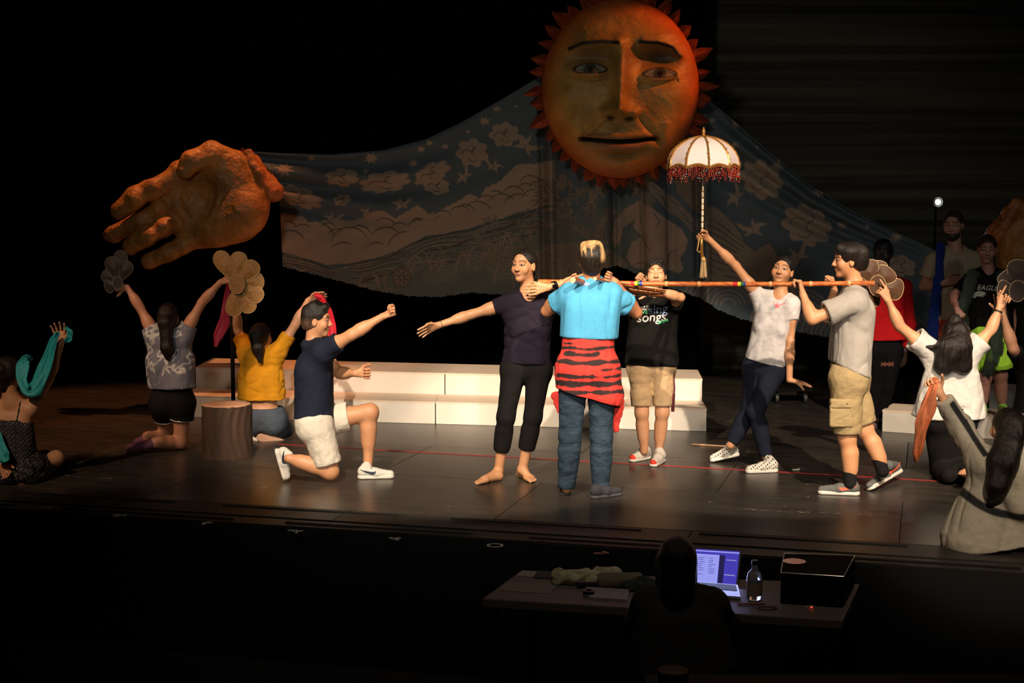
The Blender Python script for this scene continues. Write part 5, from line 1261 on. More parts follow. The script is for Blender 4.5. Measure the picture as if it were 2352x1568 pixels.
def longh(f, h):
    f.u(0.03, cap(h(0, -0.07, 0.03), P(2303, 1060, L.Y - 0.15), 0.07, 0.085), cap(P(2303, 1060, L.Y - 0.15), P(2290, 1118, L.Y - 0.2), 0.08, 0.062), cap(P(2290, 1118, L.Y - 0.2), P(2280, 1144, L.Y - 0.2), 0.055, 0.025))
    f.u(0.03, cap(P(2325, 1020, L.Y - 0.14), P(2308, 1110, L.Y - 0.19), 0.05, 0.03))
    f.disp(lambda X: 0.003 * noise(X, 120, (1, 0.6, 0.06), 1, 2))
L.hair('long', colr=(0.012, 0.008, 0.006), nape=None, amp=0.002, extra=longh, h=0.006)

# ---------------------------------------------------------------- raised arms at the right edge: person in the black jumper
Pp = Fig(YG(2360, 1075), 1.0, 185, (2412, 760, 0), (2404, 812, 0), (2385, 950, 0), sh=((2450, 830, 0), (2352, 838, 0)),
         el=((2500, 800, 0), (2327, 800, -0.2)), wr=((2520, 720, 0), (2303, 722, -0.2)), hip=((2410, 960, 0), (2360, 960, 0)),
         kn=((2410, 1060, 0.1), (2362, 1060, 0.1)), an=((2410, 1060, -0.3), (2362, 1060, -0.3)), base=(2385, 1075, 0), skin=(0.58, 0.28, 0.16), female=True)
Pp.start('person in a black jumper half cut off by the right frame edge')
Pp.hand(1, (-4, -26, 0), (-22, -10, 0), 0.25, palm=1, spread=1.0, thumb_out=1.0)
Pp.body()
Pp.tee('jumper', M_BTEE, off=0.018, hem=-0.02, hemr=0.12, sleeve=(0.9, 0.86), slr=(0.062, 0.056), neckr=0.055, scoop=None)
Pp.pants('trousers', mat('grey_tweed', (0.16, 0.13, 0.12), 0.9, noise=(160, 0.5, (1, 1, 1))), off=0.018, waist=0.08, ends=(1.9, 1.9), er=(0.07, 0.07))
Pp.hair('short', nape=None)

# ---------------------------------------------------------------- man in the red jumper, in the dark behind
J = Fig(YG(2025, 985), 0.98, -15, (2028, 583, 0), (2028, 637, 0), (2030, 800, 0), hyaw=-20, sh=((1982, 662, 0), (2076, 660, 0)),
        el=((1976, 745, 0.03), (2088, 745, 0.02)), wr=((1985, 810, -0.02), (2078, 806, -0.02)), hip=((2010, 806, 0), (2050, 806, 0)),
        kn=((2008, 895, 0), (2036, 892, -0.02)), an=((1996, 965, 0.03), (2014, 962, 0.02)), base=(2015, 985, 0), skin=(0.03, 0.016, 0.012), bulk=0.93)
J.start('man in a red long-sleeved jumper and ripped black jeans standing in the dark behind')
J.hand(1, (-3, 26, 0), (-12, 4, -6), 0.35, palm=1)
J.hand(0, (3, 26, 0), (12, 4, -6), 0.35, palm=-1)
J.body(lips=(0.04, 0.02, 0.018))
J.tee('jumper', cloth('red_jersey', (0.34, 0.004, 0.006), bump=0.4), off=0.016, hem=0.075, hemr=0.118, sleeve=(1.9, 1.9), slr=(0.064, 0.054, 0.042), fold=0.005, neckr=0.056, scoop=0.0, wid=0.02)
def rip(v):
    c = np.tile([0.005, 0.005, 0.006], (len(v), 1)); q = v - P(2032, 834, J.Y)
    m = (np.abs(q[:, 2]) < 0.012 + 0.005 * np.sin(v[:, 0] * 200)) & (np.abs(q[:, 0]) < 0.05) & (q[:, 1] < 0.0); c[m] = [0.16, 0.06, 0.04]; return c
J.pants('ripped_jeans', wr=0.08, m=mat('black_denim', rough=0.95, attr=True, spec=0.05), off=0.006, waist=0.1, ends=(1.9, 1.9), er=(0.05, 0.05), colf=rip)
J.hair('short', vol=1.06, nape=-0.04, amp=0.008, ff=90, fsv=(1, 1, 1), colr=(0.006, 0.005, 0.005))
for i, (hl, te) in enumerate((((1996, 972), (1988, 990)), ((2015, 968), (2004, 988)))): J.shoe(i, G(*hl), G(*te), cloth('mauve_canvas', (0.14, 0.08, 0.09)), M_GREYSOLE)

# ---------------------------------------------------------------- bearded man with the blue sash
Mn = Fig(13.0, 1.08, 5, (2190, 518, 0), (2194, 574, 0), (2200, 735, 0.02), hyaw=-28, hpitch=-6, sh=((2146, 600, 0), (2240, 600, 0)),
         el=((2122, 656, 0.02), (2250, 665, 0.03)), wr=((2166, 650, -0.17), (2262, 720, -0.05)), hip=((2180, 740, 0), (2222, 740, 0)),
         kn=((2176, 845, 0), (2222, 845, 0)), an=((2176, 945, 0.02), (2222, 945, 0.02)), base=(2200, 962, 0), skin=(0.42, 0.2, 0.14))
Mn.base = G(2200, 962)
Mn.start('bearded man in a tan tee with a blue sash over his shoulder')
Mn.hand(0, (22, -6, 0), (4, -14, -4), 0.5, palm=1)
Mn.hand(1, (0, 26, 0), (-12, 4, 0), 0.4)
Mn.body(lips=(0.30, 0.12, 0.1))
Mn.tee('shirt', cloth('tan_cotton', (0.33, 0.25, 0.17), bump=0.4), off=0.02, hem=0.03, hemr=0.125, sleeve=0.66, slr=(0.068, 0.08), scoop=0.02, fold=0.006, wid=0.03, neckr=0.062)
Mn.pants('shorts', cloth('red_cotton', (0.35, 0.06, 0.04), bump=0.3), off=0.02, waist=0.1, ends=(0.8, 0.8), er=(0.09, 0.09), fold=0.005)
Mn.hair('short', vol=0.98, colr=(0.03, 0.018, 0.012), nape=-0.04, amp=0.002)
bd = Field().u(0.02, ell(Mn.h(0, 0.052, -0.085), Mn.HA, (0.046, 0.045, 0.042)), ell(Mn.h(0, 0.03, -0.07), Mn.HA, (0.062, 0.05, 0.04))).s_(0.006, ell(Mn.h(0, 0.10, -0.052), Mn.HA, (0.024, 0.03, 0.012)))
bd.disp(lambda X: 0.002 * noise(X, 160)); Mn.part('beard', bd, M_HAIR, 0.005, lambda v: np.tile([0.025, 0.013, 0.008], (len(v), 1)))
sh_ = Field().u(0.02, cap(P(2160, 566, 12.93), P(2156, 640, 12.84), 0.036, 0.04, (V(0, 1, 0), 3)), cap(P(2156, 640, 12.84), P(2136, 790, 12.82), 0.04, 0.055, (V(0, 1, 0), 3))); sh_.disp(folds(0.008, 14, (2, 1, 0.3)))
Mn.part('sash', sh_, cloth('blue_satin', (0.008, 0.025, 0.16), bump=0.3), 0.008)
for i, (hl, te) in enumerate((((2176, 955), (2166, 968)), ((2222, 955), (2232, 968)))): Mn.shoe(i, G(*hl), G(*te), M_GREYSHOE, M_GREYSOLE)

# ---------------------------------------------------------------- person in the lime shorts and dark shawl
Nn = Fig(YG(2260, 957, 0.185), 0.90, -10, (2267, 573, 0), (2270, 622, 0), (2272, 770, 0.02), hyaw=-14, hpitch=-8, sh=((2234, 640, 0), (2308, 640, 0)),
         el=((2190, 680, -0.03), (2322, 716, 0.02)), wr=((2197, 708, -0.2), (2326, 778, 0)), hip=((2254, 776, 0), (2288, 776, 0)),
         kn=((2262, 868, -0.03), (2298, 862, 0.02)), an=((2256, 936, 0.02), (2302, 936, 0.03)), skin=(0.42, 0.2, 0.15), bulk=1.1, hsz=0.95, base=(2270, 960, 0))
Nn.base = G(2265, 957, 0.185)
Nn.start('person in a printed black tee, sheer dark shawl and lime green shorts')
Nn.hand(0, (6, 10, -4), (-10, 4, 0), 1.3)
Nn.hand(1, (2, 24, 0), (-10, 4, 0), 0.4)
Nn.body(lips=(0.3, 0.12, 0.1))
Nn.tee('shirt', M_BTEE, off=0.02, hem=0.0, hemr=0.13, sleeve=(0.75, 0.85), slr=(0.066, 0.07), scoop=0.03, fold=0.005, wid=0.03)
Wg = mat('grey_white_print', (0.42, 0.43, 0.38), 0.7)
Nn.project_text('EAGLES', 0.058, 2243, 665, Wg, Nn.teef, rot=-3, font_shear=0.3, bold=0.0012)
# bird-head crest under the lettering
def decal(fig, poly, m, name, Ystart=None):
    X = np.array([P(x, y, fig.Y - 0.3) for x, y in poly]); dr = X - V(0, 0, CAM_H); dr /= np.linalg.norm(dr, axis=1)[:, None]
    for _ in range(30): X = X + dr * np.clip(fig.teef(X) - 0.004, -0.02, 0.03)[:, None]
    o = MB().poly(X, [tuple(range(len(X)))]).build(name, m, fig.root); o.modifiers.new('t', 'SOLIDIFY').thickness = 0.002; return o
decal(Nn, [(2234, 683), (2235, 676), (2239, 671), (2247, 668), (2258, 669), (2266, 673), (2260, 675), (2266, 677), (2256, 679), (2262, 682), (2250, 681), (2243, 680), (2241, 684), (2236, 684)], Wg, 'bird_crest')
Nn.pants('shorts', cloth('lime_fabric', (0.42, 0.80, 0.06), bump=0.3), off=0.03, waist=0.1, ends=(0.80, 0.80), er=(0.11, 0.115), fold=0.006)
Nn.hair('short', vol=1.0, colr=(0.04, 0.02, 0.014), nape=None, amp=0.003)
M_SHAWL = sheer(mat('sheer_dark_chiffon', (0.02, 0.035, 0.022), 0.7, bump=(6, 0.6, (1, 1, 0.3))), 0.72)
sw = Field()
for sg, pts in ((-1, [(2234, 632), (2214, 700), (2210, 780), (2224, 842)]), (1, [(2302, 634), (2296, 720), (2288, 800), (2270, 850)])):
    for (x0, y0), (x1, y1) in zip(pts[:-1], pts[1:]): sw.u(0.03, cap(P(x0, y0, Nn.Y - 0.13), P(x1, y1, Nn.Y - 0.15), 0.05, 0.055, (V(0, 1, 0), 4)))
sw.disp(folds(0.012, 16, (2, 1, 0.25), 3)); Nn.part('shawl', sw, M_SHAWL, 0.008)
M_LIMES = cloth('lime_trainer', (0.30, 0.62, 0.10))
Nn.shoe(0, P(2258, 950, Nn.Y + 0.04) * V(1, 1, 0) + V(0, 0, 0.187), P(2250, 960, Nn.Y - 0.2) * V(1, 1, 0) + V(0, 0, 0.187), M_LIMES, M_RUB_K, lace=M_STRAP)
Nn.shoe(1, P(2302, 950, Nn.Y + 0.04) * V(1, 1, 0) + V(0, 0, 0.187), P(2312, 960, Nn.Y - 0.18) * V(1, 1, 0) + V(0, 0, 0.187), M_LIMES, M_RUB_K, lace=M_STRAP)

# ---------------------------------------------------------------- person at the laptop, in the dark house
Q = Fig(7.15, 1.02, 180, (1553, 1288, 0), (1556, 1350, -0.02), (1570, 1560, -0.05), sh=((1632, 1390, 0), (1492, 1388, 0)),
        el=((1668, 1440, 0.1), (1462, 1440, 0.08)), wr=((1650, 1402, 0.30), (1540, 1410, 0.30)), hip=None,
        kn=((1620, 1600, 0.4), (1500, 1600, 0.4)), an=((1620, 1780, 0.4), (1500, 1780, 0.4)), female=True, skin=(0.4, 0.2, 0.13), base=(1560, 1700, 0))
Q.base = V(Q.pelvis[0], Q.pelvis[1], -0.85)
Q.start('person with shoulder-length dark hair seated at the laptop, seen from behind in shadow')
Q.hand(0, (-14, -4, 14), (-10, -10, 0), 0.5, palm=-1); Q.hand(1, (14, -4, 14), (10, -10, 0), 0.5, palm=1)
Q.body(h=0.01)
Q.tee('jumper', cloth('dark_grey_knit', (0.035, 0.032, 0.028), bump=0.4), off=0.03, hem=0.05, hemr=0.15, sleeve=(1.9, 1.9), slr=(0.08, 0.068, 0.05), neckr=0.055, scoop=None, wid=0.05)
Q.pants('trousers', M_BLK, waist=0.12, ends=(1.9, 1.9), er=(0.06, 0.06), h=0.012)
Q.hair('long', nape=None, amp=0.002, extra=lambda f, h: f.u(0.03, cap(h(0, -0.06, 0.03), h(0, -0.07, -0.12), 0.09, 0.085), cap(h(-0.06, 0.0, 0.0), h(-0.07, -0.02, -0.16), 0.04, 0.03), cap(h(0.06, 0.0, 0.0), h(0.07, -0.02, -0.16), 0.04, 0.03)))
# ================================================================ painted cloth
YC = 15.0
def interp(pts):
    x = [p[0] for p in pts]; y = [p[1] for p in pts]; return lambda q: np.interp(q, x, y)
topf = interp([(560, 347), (580, 348), (640, 352), (760, 355), (880, 345), (980, 319), (1060, 281), (1130, 241), (1190, 206), (1235, 178), (1300, 150), (1560, 160), (1620, 222), (1700, 290), (1780, 360), (1860, 425), (1950, 480), (2050, 530), (2110, 556), (2200, 600)])
botf = interp([(560, 590), (648, 612), (700, 625), (780, 645), (860, 667), (940, 680), (1010, 682), (1080, 672), (1140, 676), (1200, 674), (1270, 668), (1330, 648), (1380, 618), (1420, 610), (1460, 628), (1500, 650), (1560, 668), (1610, 685), (1650, 712), (1700, 732), (1800, 757), (1900, 774), (2000, 790), (2080, 800), (2130, 800), (2200, 780)])
x0f = interp([(0, 579), (0.2, 627), (0.31, 641), (1.0, 649)])
NU, NV_ = 820, 190
u, v = np.meshgrid(np.linspace(0, 1, NU), np.linspace(0, 1, NV_), indexing='ij')
x0 = x0f(v); x1 = 2150 - 10 * v
PX = x0 + (x1 - x0) * u; PY = topf(PX) * (1 - v) + botf(PX) * v
PY += (v > 0.9) * (v - 0.9) * 10 * 0.9 * (np.sin(PX * 1.7 + 3 * np.sin(PX * 0.05)) + np.sin(PX * 0.61) + np.sin(PX * 0.23))       # frayed lower hem
COLR = np.zeros((NU, NV_, 3)); SKY = np.array([0.085, 0.11, 0.125]); TAN = np.array([0.34, 0.245, 0.175]); LINE = np.array([0.055, 0.05, 0.04]); GRN = np.array([0.12, 0.13, 0.115])
COLR[:] = SKY
fx, fy = PX.ravel(), PY.ravel(); fc = COLR.reshape(-1, 3)
wob = 2.0 * np.sin(fx * 0.11 + fy * 0.07) + 1.2 * np.sin(fx * 0.31 - fy * 0.23)
def inpoly(poly, x, y):
    p = np.array(poly, float); r = np.zeros(len(x), bool); j = len(p) - 1
    for i in range(len(p)):
        xi, yi, xj, yj = *p[i], *p[j]
        if yi != yj:
            c = ((yi > y) != (yj > y)) & (x < (xj - xi) * (y - yi) / (yj - yi) + xi); r ^= c
        j = i
    return r
def sel(lo, hi): return np.nonzero((fx > lo[0]) & (fx < hi[0]) & (fy > lo[1]) & (fy < hi[1]))[0]
def fill(poly, c, w_=1.0, a=1.0):
    p = np.array(poly, float); k = sel(p.min(0) - 4, p.max(0) + 4); m = k[inpoly(poly, fx[k] + w_ * wob[k] * 0.5, fy[k] + w_ * wob[k] * 0.4)]
    fc[m] = fc[m] * (1 - a) + np.array(c) * a
def stroke(pts, wd, c, taper=True, a=0.9):
    p = np.array(pts, float); k = sel(p.min(0) - wd - 2, p.max(0) + wd + 2)
    if len(k) == 0: return
    d = np.full(len(k), 1e9); L_ = len(p) - 1
    for i in range(L_):
        e = p[i + 1] - p[i]; q = np.stack([fx[k] - p[i][0], fy[k] - p[i][1]], 1); t = np.clip(q @ e / (e @ e + 1e-9), 0, 1); ww = 1.0
        if taper: s_ = (i + t) / L_; ww = 0.35 + 0.65 * np.sin(np.clip(s_, 0, 1) * math.pi) ** 0.6
        d = np.minimum(d, np.linalg.norm(q - t[:, None] * e, axis=1) / ww)
    f_ = (np.clip((wd / 2 + 0.6 - d) / 1.2, 0, 1) * a)[:, None]; fc[k] = fc[k] * (1 - f_) + np.array(c) * f_
def arc(cx, cy, r, a0, a1, ry=None, n=14): ry = ry or r; return [(cx + r * math.cos(math.radians(a)), cy - ry * math.sin(math.radians(a))) for a in np.linspace(a0, a1, n)]
def cloud(cx, cy, rx, ry, n=7, rot=0, c=TAN):
    pts = []; ro = math.radians(rot)
    for k in range(n * 8):
        a = 6.283 * k / (n * 8); m = 0.80 + 0.26 * abs(math.sin(a * n / 2 + 0.4)); x, y = rx * m * math.cos(a), ry * m * math.sin(a)
        pts.append((cx + x * math.cos(ro) - y * math.sin(ro), cy + x * math.sin(ro) + y * math.cos(ro)))
    fill(pts, c, 0.6)
    for j, (a, b_, q) in enumerate(((-0.35, 0.1, 0.3), (0.3, -0.1, 0.33), (0.05, 0.35, 0.28), (-0.1, -0.35, 0.25))):
        ax, ay = a * rx, b_ * ry; X = cx + ax * math.cos(ro) - ay * math.sin(ro); Y_ = cy + ax * math.sin(ro) + ay * math.cos(ro)
        stroke(arc(X, Y_, rx * q, 30 + 70 * j, 200 + 70 * j, ry * q), 2.2, LINE)
def star(cx, cy, r, c=TAN * 1.15, n=8):
    fill([(cx + (r if k % 2 == 0 else r * 0.4) * math.cos(3.1416 * k / n + 0.3) * 1.15, cy + (r if k % 2 == 0 else r * 0.4) * math.sin(3.1416 * k / n + 0.3) * 0.85) for k in range(2 * n)], c, 0.2)
def bird(cx, cy, s, rot=0, fl_=1):
    sh = [(0, -2), (6, -6), (14, -18), (22, -26), (19, -10), (12, 2), (22, 6), (14, 9), (6, 8), (-4, 20), (-8, 26), (-7, 12), (-16, 8), (-30, 12), (-18, 1), (-8, -2), (-12, -16), (-4, -8)]
    ro = math.radians(rot); P_ = [(cx + fl_ * s * (x * math.cos(ro) - y * math.sin(ro)), cy + s * (x * math.sin(ro) + y * math.cos(ro))) for x, y in sh]
    fill(P_, TAN * 0.95, 0.15)
    for a, b_ in ((8, -10), (14, -14), (3, 10)): stroke([(cx, cy), (cx + fl_ * s * (a * math.cos(ro) - b_ * math.sin(ro)), cy + s * (a * math.sin(ro) + b_ * math.cos(ro)))], 1.3, LINE)
c3 = lambda L_: [(580 + a * 0.3486, 180 + b_ * 0.3486) for a, b_ in L_]
c4 = lambda L_: [(1200 + a * 0.4252, 380 + b_ * 0.4252) for a, b_ in L_]
# stars, clouds, birds on the left
for q in ((1113, 278, 14), (950, 375, 13), (653, 389, 22), (840, 394, 7), (1075, 302, 6), (1023, 337, 9), (967, 342, 10), (986, 328, 9), (852, 363, 18), (716, 363, 10), (1141, 250, 11), (1186, 244, 5)): star(*q)
for q in ((786, 407, 38, 20, 6, 0), (885, 418, 58, 24, 8, -8), (688, 452, 54, 22, 8, 18), (786, 459, 21, 12, 6, -10), (993, 398, 44, 22, 7, -28), (1003, 427, 30, 20, 6, 10), (1085, 351, 36, 32, 7, 0), (1159, 309, 34, 28, 7, 0)): cloud(*q)
for q in ((923, 466, 0.85, 20), (1065, 403, 0.85, -30), (1134, 379, 0.8, 10, -1), (1212, 330, 1.3, 60), (765, 501, 0.8, 30)): bird(*q)
# hills
low = [(1990, 830), (1830, 860), (1600, 930), (1380, 1000), (1140, 1040), (950, 1140), (700, 1210), (500, 1230), (300, 1170), (160, 1130)]
up_ = [(160, 900), (210, 885), (280, 905), (330, 905), (370, 950), (440, 940), (500, 930), (650, 935), (730, 920), (800, 870), (860, 868), (940, 920), (1000, 880), (1090, 832), (1160, 890), (1240, 870), (1330, 820), (1420, 758), (1500, 790), (1540, 720), (1620, 680), (1680, 620), (1740, 570), (1860, 560), (1990, 540)]
fill(c3(low[::-1] + [(60, 1400)] + [(60, 1800), (2600, 1800), (2600, 820)]), GRN, 0.5)
fill(c3(up_ + low), TAN, 1.2)
for (a, b_, r_, a0, a1) in ((250, 1100, 100, 20, 150), (230, 1010, 70, 30, 110), (330, 1030, 70, 40, 140), (400, 1090, 150, 20, 80), (640, 1110, 130, 30, 165), (700, 1060, 90, 30, 120), (560, 1060, 70, 60, 150), (880, 1090, 110, 40, 150), (870, 1000, 80, 30, 140), (970, 1010, 60, 40, 150), (1010, 1130, 120, 80, 170), (1100, 1020, 90, 60, 150), (1250, 940, 70, 30, 150), (1370, 920, 80, 40, 150),
                            (1400, 900, 70, 20, 140), (1540, 850, 80, 40, 150), (1480, 920, 110, 30, 130), (1640, 860, 100, 40, 150), (1720, 790, 80, 30, 150), (1600, 800, 60, 40, 120), (1760, 870, 110, 60, 160), (1830, 720, 80, 40, 150), (1860, 820, 90, 40, 160), (1900, 760, 90, 50, 150), (600, 1190, 110, 60, 140), (820, 1170, 90, 60, 140), (1800, 740, 50, 30, 150), (500, 1000, 50, 30, 150), (1090, 960, 40, 40, 150)):
    stroke(c3(arc(a, b_, r_, a0, a1)), 3.0, LINE)
bird(998, 503, 0.9, 15); bird(846, 487, 0.7, 40)
# the river of wavy bands under the hills
rr = random.Random(4); lowp = np.array(c3(low))
for k in range(13):
    o_ = 3 + k * 6.5; pts = []
    for t in np.linspace(0, 1, 70):
        x = 640 + (1285 - 640) * t; y = np.interp(x, lowp[::-1, 0], lowp[::-1, 1]) + o_ * (1 + 0.25 * math.sin(t * 9 + k)) + 2.5 * math.sin(t * 38 + k * 0.8)
        pts.append((x, y))
    for s0 in range(0, 70, 14 + k % 5):
        if k < 6 or rr.random() < 0.5: stroke(pts[s0:s0 + 13 + k % 4], 2.8, TAN * 0.82 if k else LINE)
for k in range(9):
    pts = []
    for t in np.linspace(0, 1, 70):
        x = 640 + (1285 - 640) * t; pts.append((x, np.interp(x, lowp[::-1, 0], lowp[::-1, 1]) + (6 + k * 6.5) * (1 + 0.25 * math.sin(t * 9 + k)) + 2.5 * math.sin(t * 38 + k * 0.8)))
    for s0 in range(0, 70, 17): stroke(pts[s0:s0 + 15], 2.4, LINE)
for k in range(80):                                       # leaves of grass and reeds below
    x = rr.uniform(655, 1180); y = np.interp(x, lowp[::-1, 0], lowp[::-1, 1]) + rr.uniform(36, 82); h_ = rr.uniform(18, 48); s_ = rr.choice((-1, 1))
    stroke([(x, y + h_ * 0.7), (x + s_ * 2, y + h_ * 0.2), (x + s_ * h_ * 0.25, y - h_ * 0.2), (x + s_ * h_ * 0.6, y - h_ * 0.25)], rr.uniform(2.0, 4.2), TAN * rr.uniform(0.6, 0.95))
for cx, cy in ((1015, 655), (1085, 630), (700, 600), (1165, 648)):
    for k in range(6): stroke(arc(cx, cy, 10 + k * 7, 10, 170, 12 + k * 8), 2.6, TAN * 0.8)
def rosette(cx, cy, r):
    fill(arc(cx, cy, r, 0, 360, n=30), TAN * 0.7, 0)
    for k in range(8):
        a = 6.283 * k / 8; stroke(arc(cx + math.cos(a) * r * 0.6, cy + math.sin(a) * r * 0.6, r * 0.26, 0, 360), 1.8, LINE, False)
    stroke(arc(cx, cy, r * 0.22, 0, 360), 2, LINE, False); stroke(arc(cx, cy, r * 1.02, 0, 360), 2.0, LINE, False)
rosette(923, 637, 22); rosette(1236, 522, 15)
def tree(x, y, h_, lean, sd):
    q = random.Random(sd); stroke([(x, y), (x + lean * 0.3, y - h_ * 0.4), (x + lean, y - h_)], 4.5, TAN * 0.75)
    for k in range(7):
        t = 0.3 + 0.1 * k; bx_, by_ = x + lean * t, y - h_ * t; s_ = 1 if k % 2 else -1; ex_, ey_ = bx_ + s_ * h_ * q.uniform(0.25, 0.45), by_ - h_ * q.uniform(0.12, 0.3)
        stroke([(bx_, by_), ((bx_ + ex_) / 2, by_ - 4), (ex_, ey_)], 2.6, TAN * 0.75)
        for j in range(11):
            lx, ly = ex_ + q.uniform(-18, 18), ey_ + q.uniform(-14, 14); a = q.uniform(0, 3.14)
            fill([(lx + 6 * math.cos(a) * math.cos(t_) - 2.6 * math.sin(a) * math.sin(t_), ly + 6 * math.sin(a) * math.cos(t_) + 2.6 * math.cos(a) * math.sin(t_)) for t_ in np.linspace(0, 6.0, 9)], TAN * 0.62, 0)
tree(1180, 660, 130, -22, 3); tree(1135, 650, 80, 20, 5)
# centre: leafy boughs above, ground below
fill([(1230, 580), (1270, 560), (1340, 555), (1400, 572), (1440, 600), (1440, 680), (1230, 690)], TAN * 0.72, 1)
for k in range(26): stroke([(rr.uniform(1245, 1410), 0)] * 1 + [(0, 0)], 1, LINE) if 0 else None
for k in range(30):
    x, y = rr.uniform(1245, 1405), rr.uniform(572, 640); stroke([(x, y), (x + 6, y + 1)], 2.0, LINE)
for k in range(16): stroke([(1200 + 6 * k, 470 + 7 * k + rr.uniform(-5, 5)), (1250 + 5 * k, 455 + 7 * k), (1300 + 2 * k, 470 + 6 * k)], 2.6, TAN * 0.6)
def bough(x, y, ang_, ln, sd, leaf=9):
    q = random.Random(sd); pts = [(x, y)]
    for k in range(6): ang_ += q.uniform(-0.25, 0.25); x += math.cos(ang_) * ln / 6; y += math.sin(ang_) * ln / 6; pts.append((x, y))
    stroke(pts, 4.5, TAN * 0.7)
    for (lx, ly) in pts[1:]:
        for s_ in (-1, 1, 0.3):
            a = ang_ + s_ * q.uniform(0.6, 1.2); cx_, cy_ = lx + math.cos(a) * leaf * 1.2, ly + math.sin(a) * leaf * 1.2
            sh = [(cx_ + leaf * math.cos(a) * math.cos(t_) - leaf * 0.42 * math.sin(a) * math.sin(t_), cy_ + leaf * math.sin(a) * math.cos(t_) + leaf * 0.42 * math.cos(a) * math.sin(t_)) for t_ in np.linspace(0, 6.0, 11)]
            fill(sh, TAN * q.uniform(0.55, 0.85), 0); stroke([(cx_ - leaf * math.cos(a), cy_ - leaf * math.sin(a)), (cx_ + leaf * math.cos(a), cy_ + leaf * math.sin(a))], 1.4, LINE)
for k, (x, y, a, l_) in enumerate(((1400, 400, 1.9, 90), (1370, 420, 2.6, 110), (1330, 430, 2.9, 90), (1300, 390, 2.2, 70), (1410, 470, 2.4, 90), (1380, 560, 3.5, 120), (1270, 410, 2.0, 60), (1440, 400, 1.2, 80))): bough(x, y, a, l_, k)
# pale round animal body and its trunk, wavy mane above it
fill(c4([(640, 200), (700, 230), (780, 290), (860, 340), (892, 400), (880, 460), (850, 500), (872, 560), (850, 585), (780, 560), (700, 570), (590, 545), (556, 490), (585, 420), (640, 380), (600, 330)]), np.array([0.36, 0.235, 0.17]), 1)
fill(c4([(640, 180), (560, 230), (500, 300), (478, 400), (500, 450), (530, 400), (545, 330), (610, 290), (660, 300)]), np.array([0.33, 0.22, 0.16]), 1)
for pts in ([(650, 200), (640, 300), (655, 400), (690, 460)], [(700, 250), (740, 300), (720, 340)], [(780, 540), (790, 480), (830, 450)], [(590, 540), (640, 520), (700, 545)], [(620, 300), (570, 340), (590, 380)]): stroke(c4(pts), 2.6, LINE)
for k in range(11):
    o_ = k * 13; pts = [(600 + 34 * j + o_ * 0.35, 70 + 30 * j - o_ * 0.3 + 10 * math.sin(j * 1.4 + k)) for j in range(11)]; stroke(c4(pts), 3.4, TAN * (0.85 if k % 2 else 0.65))
for k in range(9): stroke(c4([(20, 300 + k * 30), (80, 290 + 28 * k), (150, 310 + 27 * k), (210, 290 + k * 30)]), 3.0, TAN * 0.6)
fill([(1622, 330), (1655, 345), (1640, 400), (1622, 420)], TAN * 0.8); fill([(1545, 405), (1620, 415), (1620, 500), (1590, 480), (1555, 440)], TAN * 0.55)
# right half
for q in ((1749, 412, 52, 40, 8, 35), (1853, 517, 58, 44, 8, 25), (2070, 610, 34, 24, 6, 20)): cloud(*q)
for q in ((1687, 449, 1.0, -35), (1727, 522, 1.2, 35, -1), (1830, 585, 1.2, -10)): bird(*q)
for q in ((1933, 517, 14), (1687, 332, 10), (1690, 285, 12), (1783, 384, 17), (1790, 370, 8), (1883, 440, 18), (2058, 545, 16), (1636, 276, 8), (1992, 520, 7), (1740, 338, 6)): star(*q)
fill([(1622, 470), (1650, 480), (1690, 520), (1712, 560), (1730, 575), (1770, 560), (1790, 600), (1770, 640), (1700, 660), (1622, 640)], TAN * 0.75, 2)
for k in range(9): stroke([(1622, 500 + 15 * k), (1650, 512 + 15 * k), (1685, 540 + 12 * k), (1715, 560 + 12 * k)], 2.6, LINE)
for k in range(5): stroke(arc(1712, 590, 5 + 4 * k, 0, 300 + 10 * k), 2.2, TAN * 0.9)
for cx, cy, R0 in ((1672, 700, 105), (1820, 740, 95), (1930, 770, 90), (2050, 790, 90)):
    for k in range(9): stroke(arc(cx, cy, R0 - k * 11, 5, 175, (R0 - k * 11) * 0.85), 4.2, TAN * (0.68 if k % 2 else 0.8), False)
fc[:] *= (1 + 0.06 * np.sin(fx * 1.9) * np.sin(fy * 2.3) + 0.05 * np.sin(fx * 0.05 + fy * 0.09))[:, None]
ss_ = lambda a, b_, t: np.clip((t - a) / (b_ - a), 0, 1)
dep = np.zeros_like(PX)
lw = ss_(1180, 640, PX) ; dep += 0.075 * lw * ss_(0.62, 0.35, v) * np.sin(v * 30 - 2.2 * np.sin(u * 3)) * ss_(0, 0.03, v)
dep += 0.06 * ss_(1150, 1250, PX) * ss_(1720, 1560, PX) * np.sin(PX / 19.0 + 1.5 * np.sin(v * 2 + 1)) * (0.4 + 0.6 * v)
rwt = ss_(1620, 1680, PX) * ss_(2150, 1900, PX)
dep += 0.07 * rwt * ss_(0.5, 0.1, v) * np.sin(v * 34 * (0.4 + 1.3 * u)); dep += 0.05 * rwt * np.sin(PX / 48.0 - v * 4)
for xf, wf, df in ((1243, 9, 0.10), (1262, 7, -0.05), (1404, 8, 0.09), (1470, 7, 0.06), (1596, 9, 0.11), (1618, 8, -0.05), (1530, 6, 0.05)): dep += df * np.exp(-((PX - xf - 8 * v) / wf) ** 2) * ss_(0, 0.15, v)
dep += 0.02 * np.sin(PX / 60.0 + v * 3) - 0.10 * np.sin(u * 3.1416)
X3 = np.zeros((NU, NV_, 3)); d0 = np.stack([(PX - CX) / FPX, _cp - (PY - CY) / FPX * _sp, -(PY - CY) / FPX * _cp - _sp], -1)
X3 = V(0, 0, CAM_H) + d0 * ((YC + dep) / d0[..., 1])[..., None]
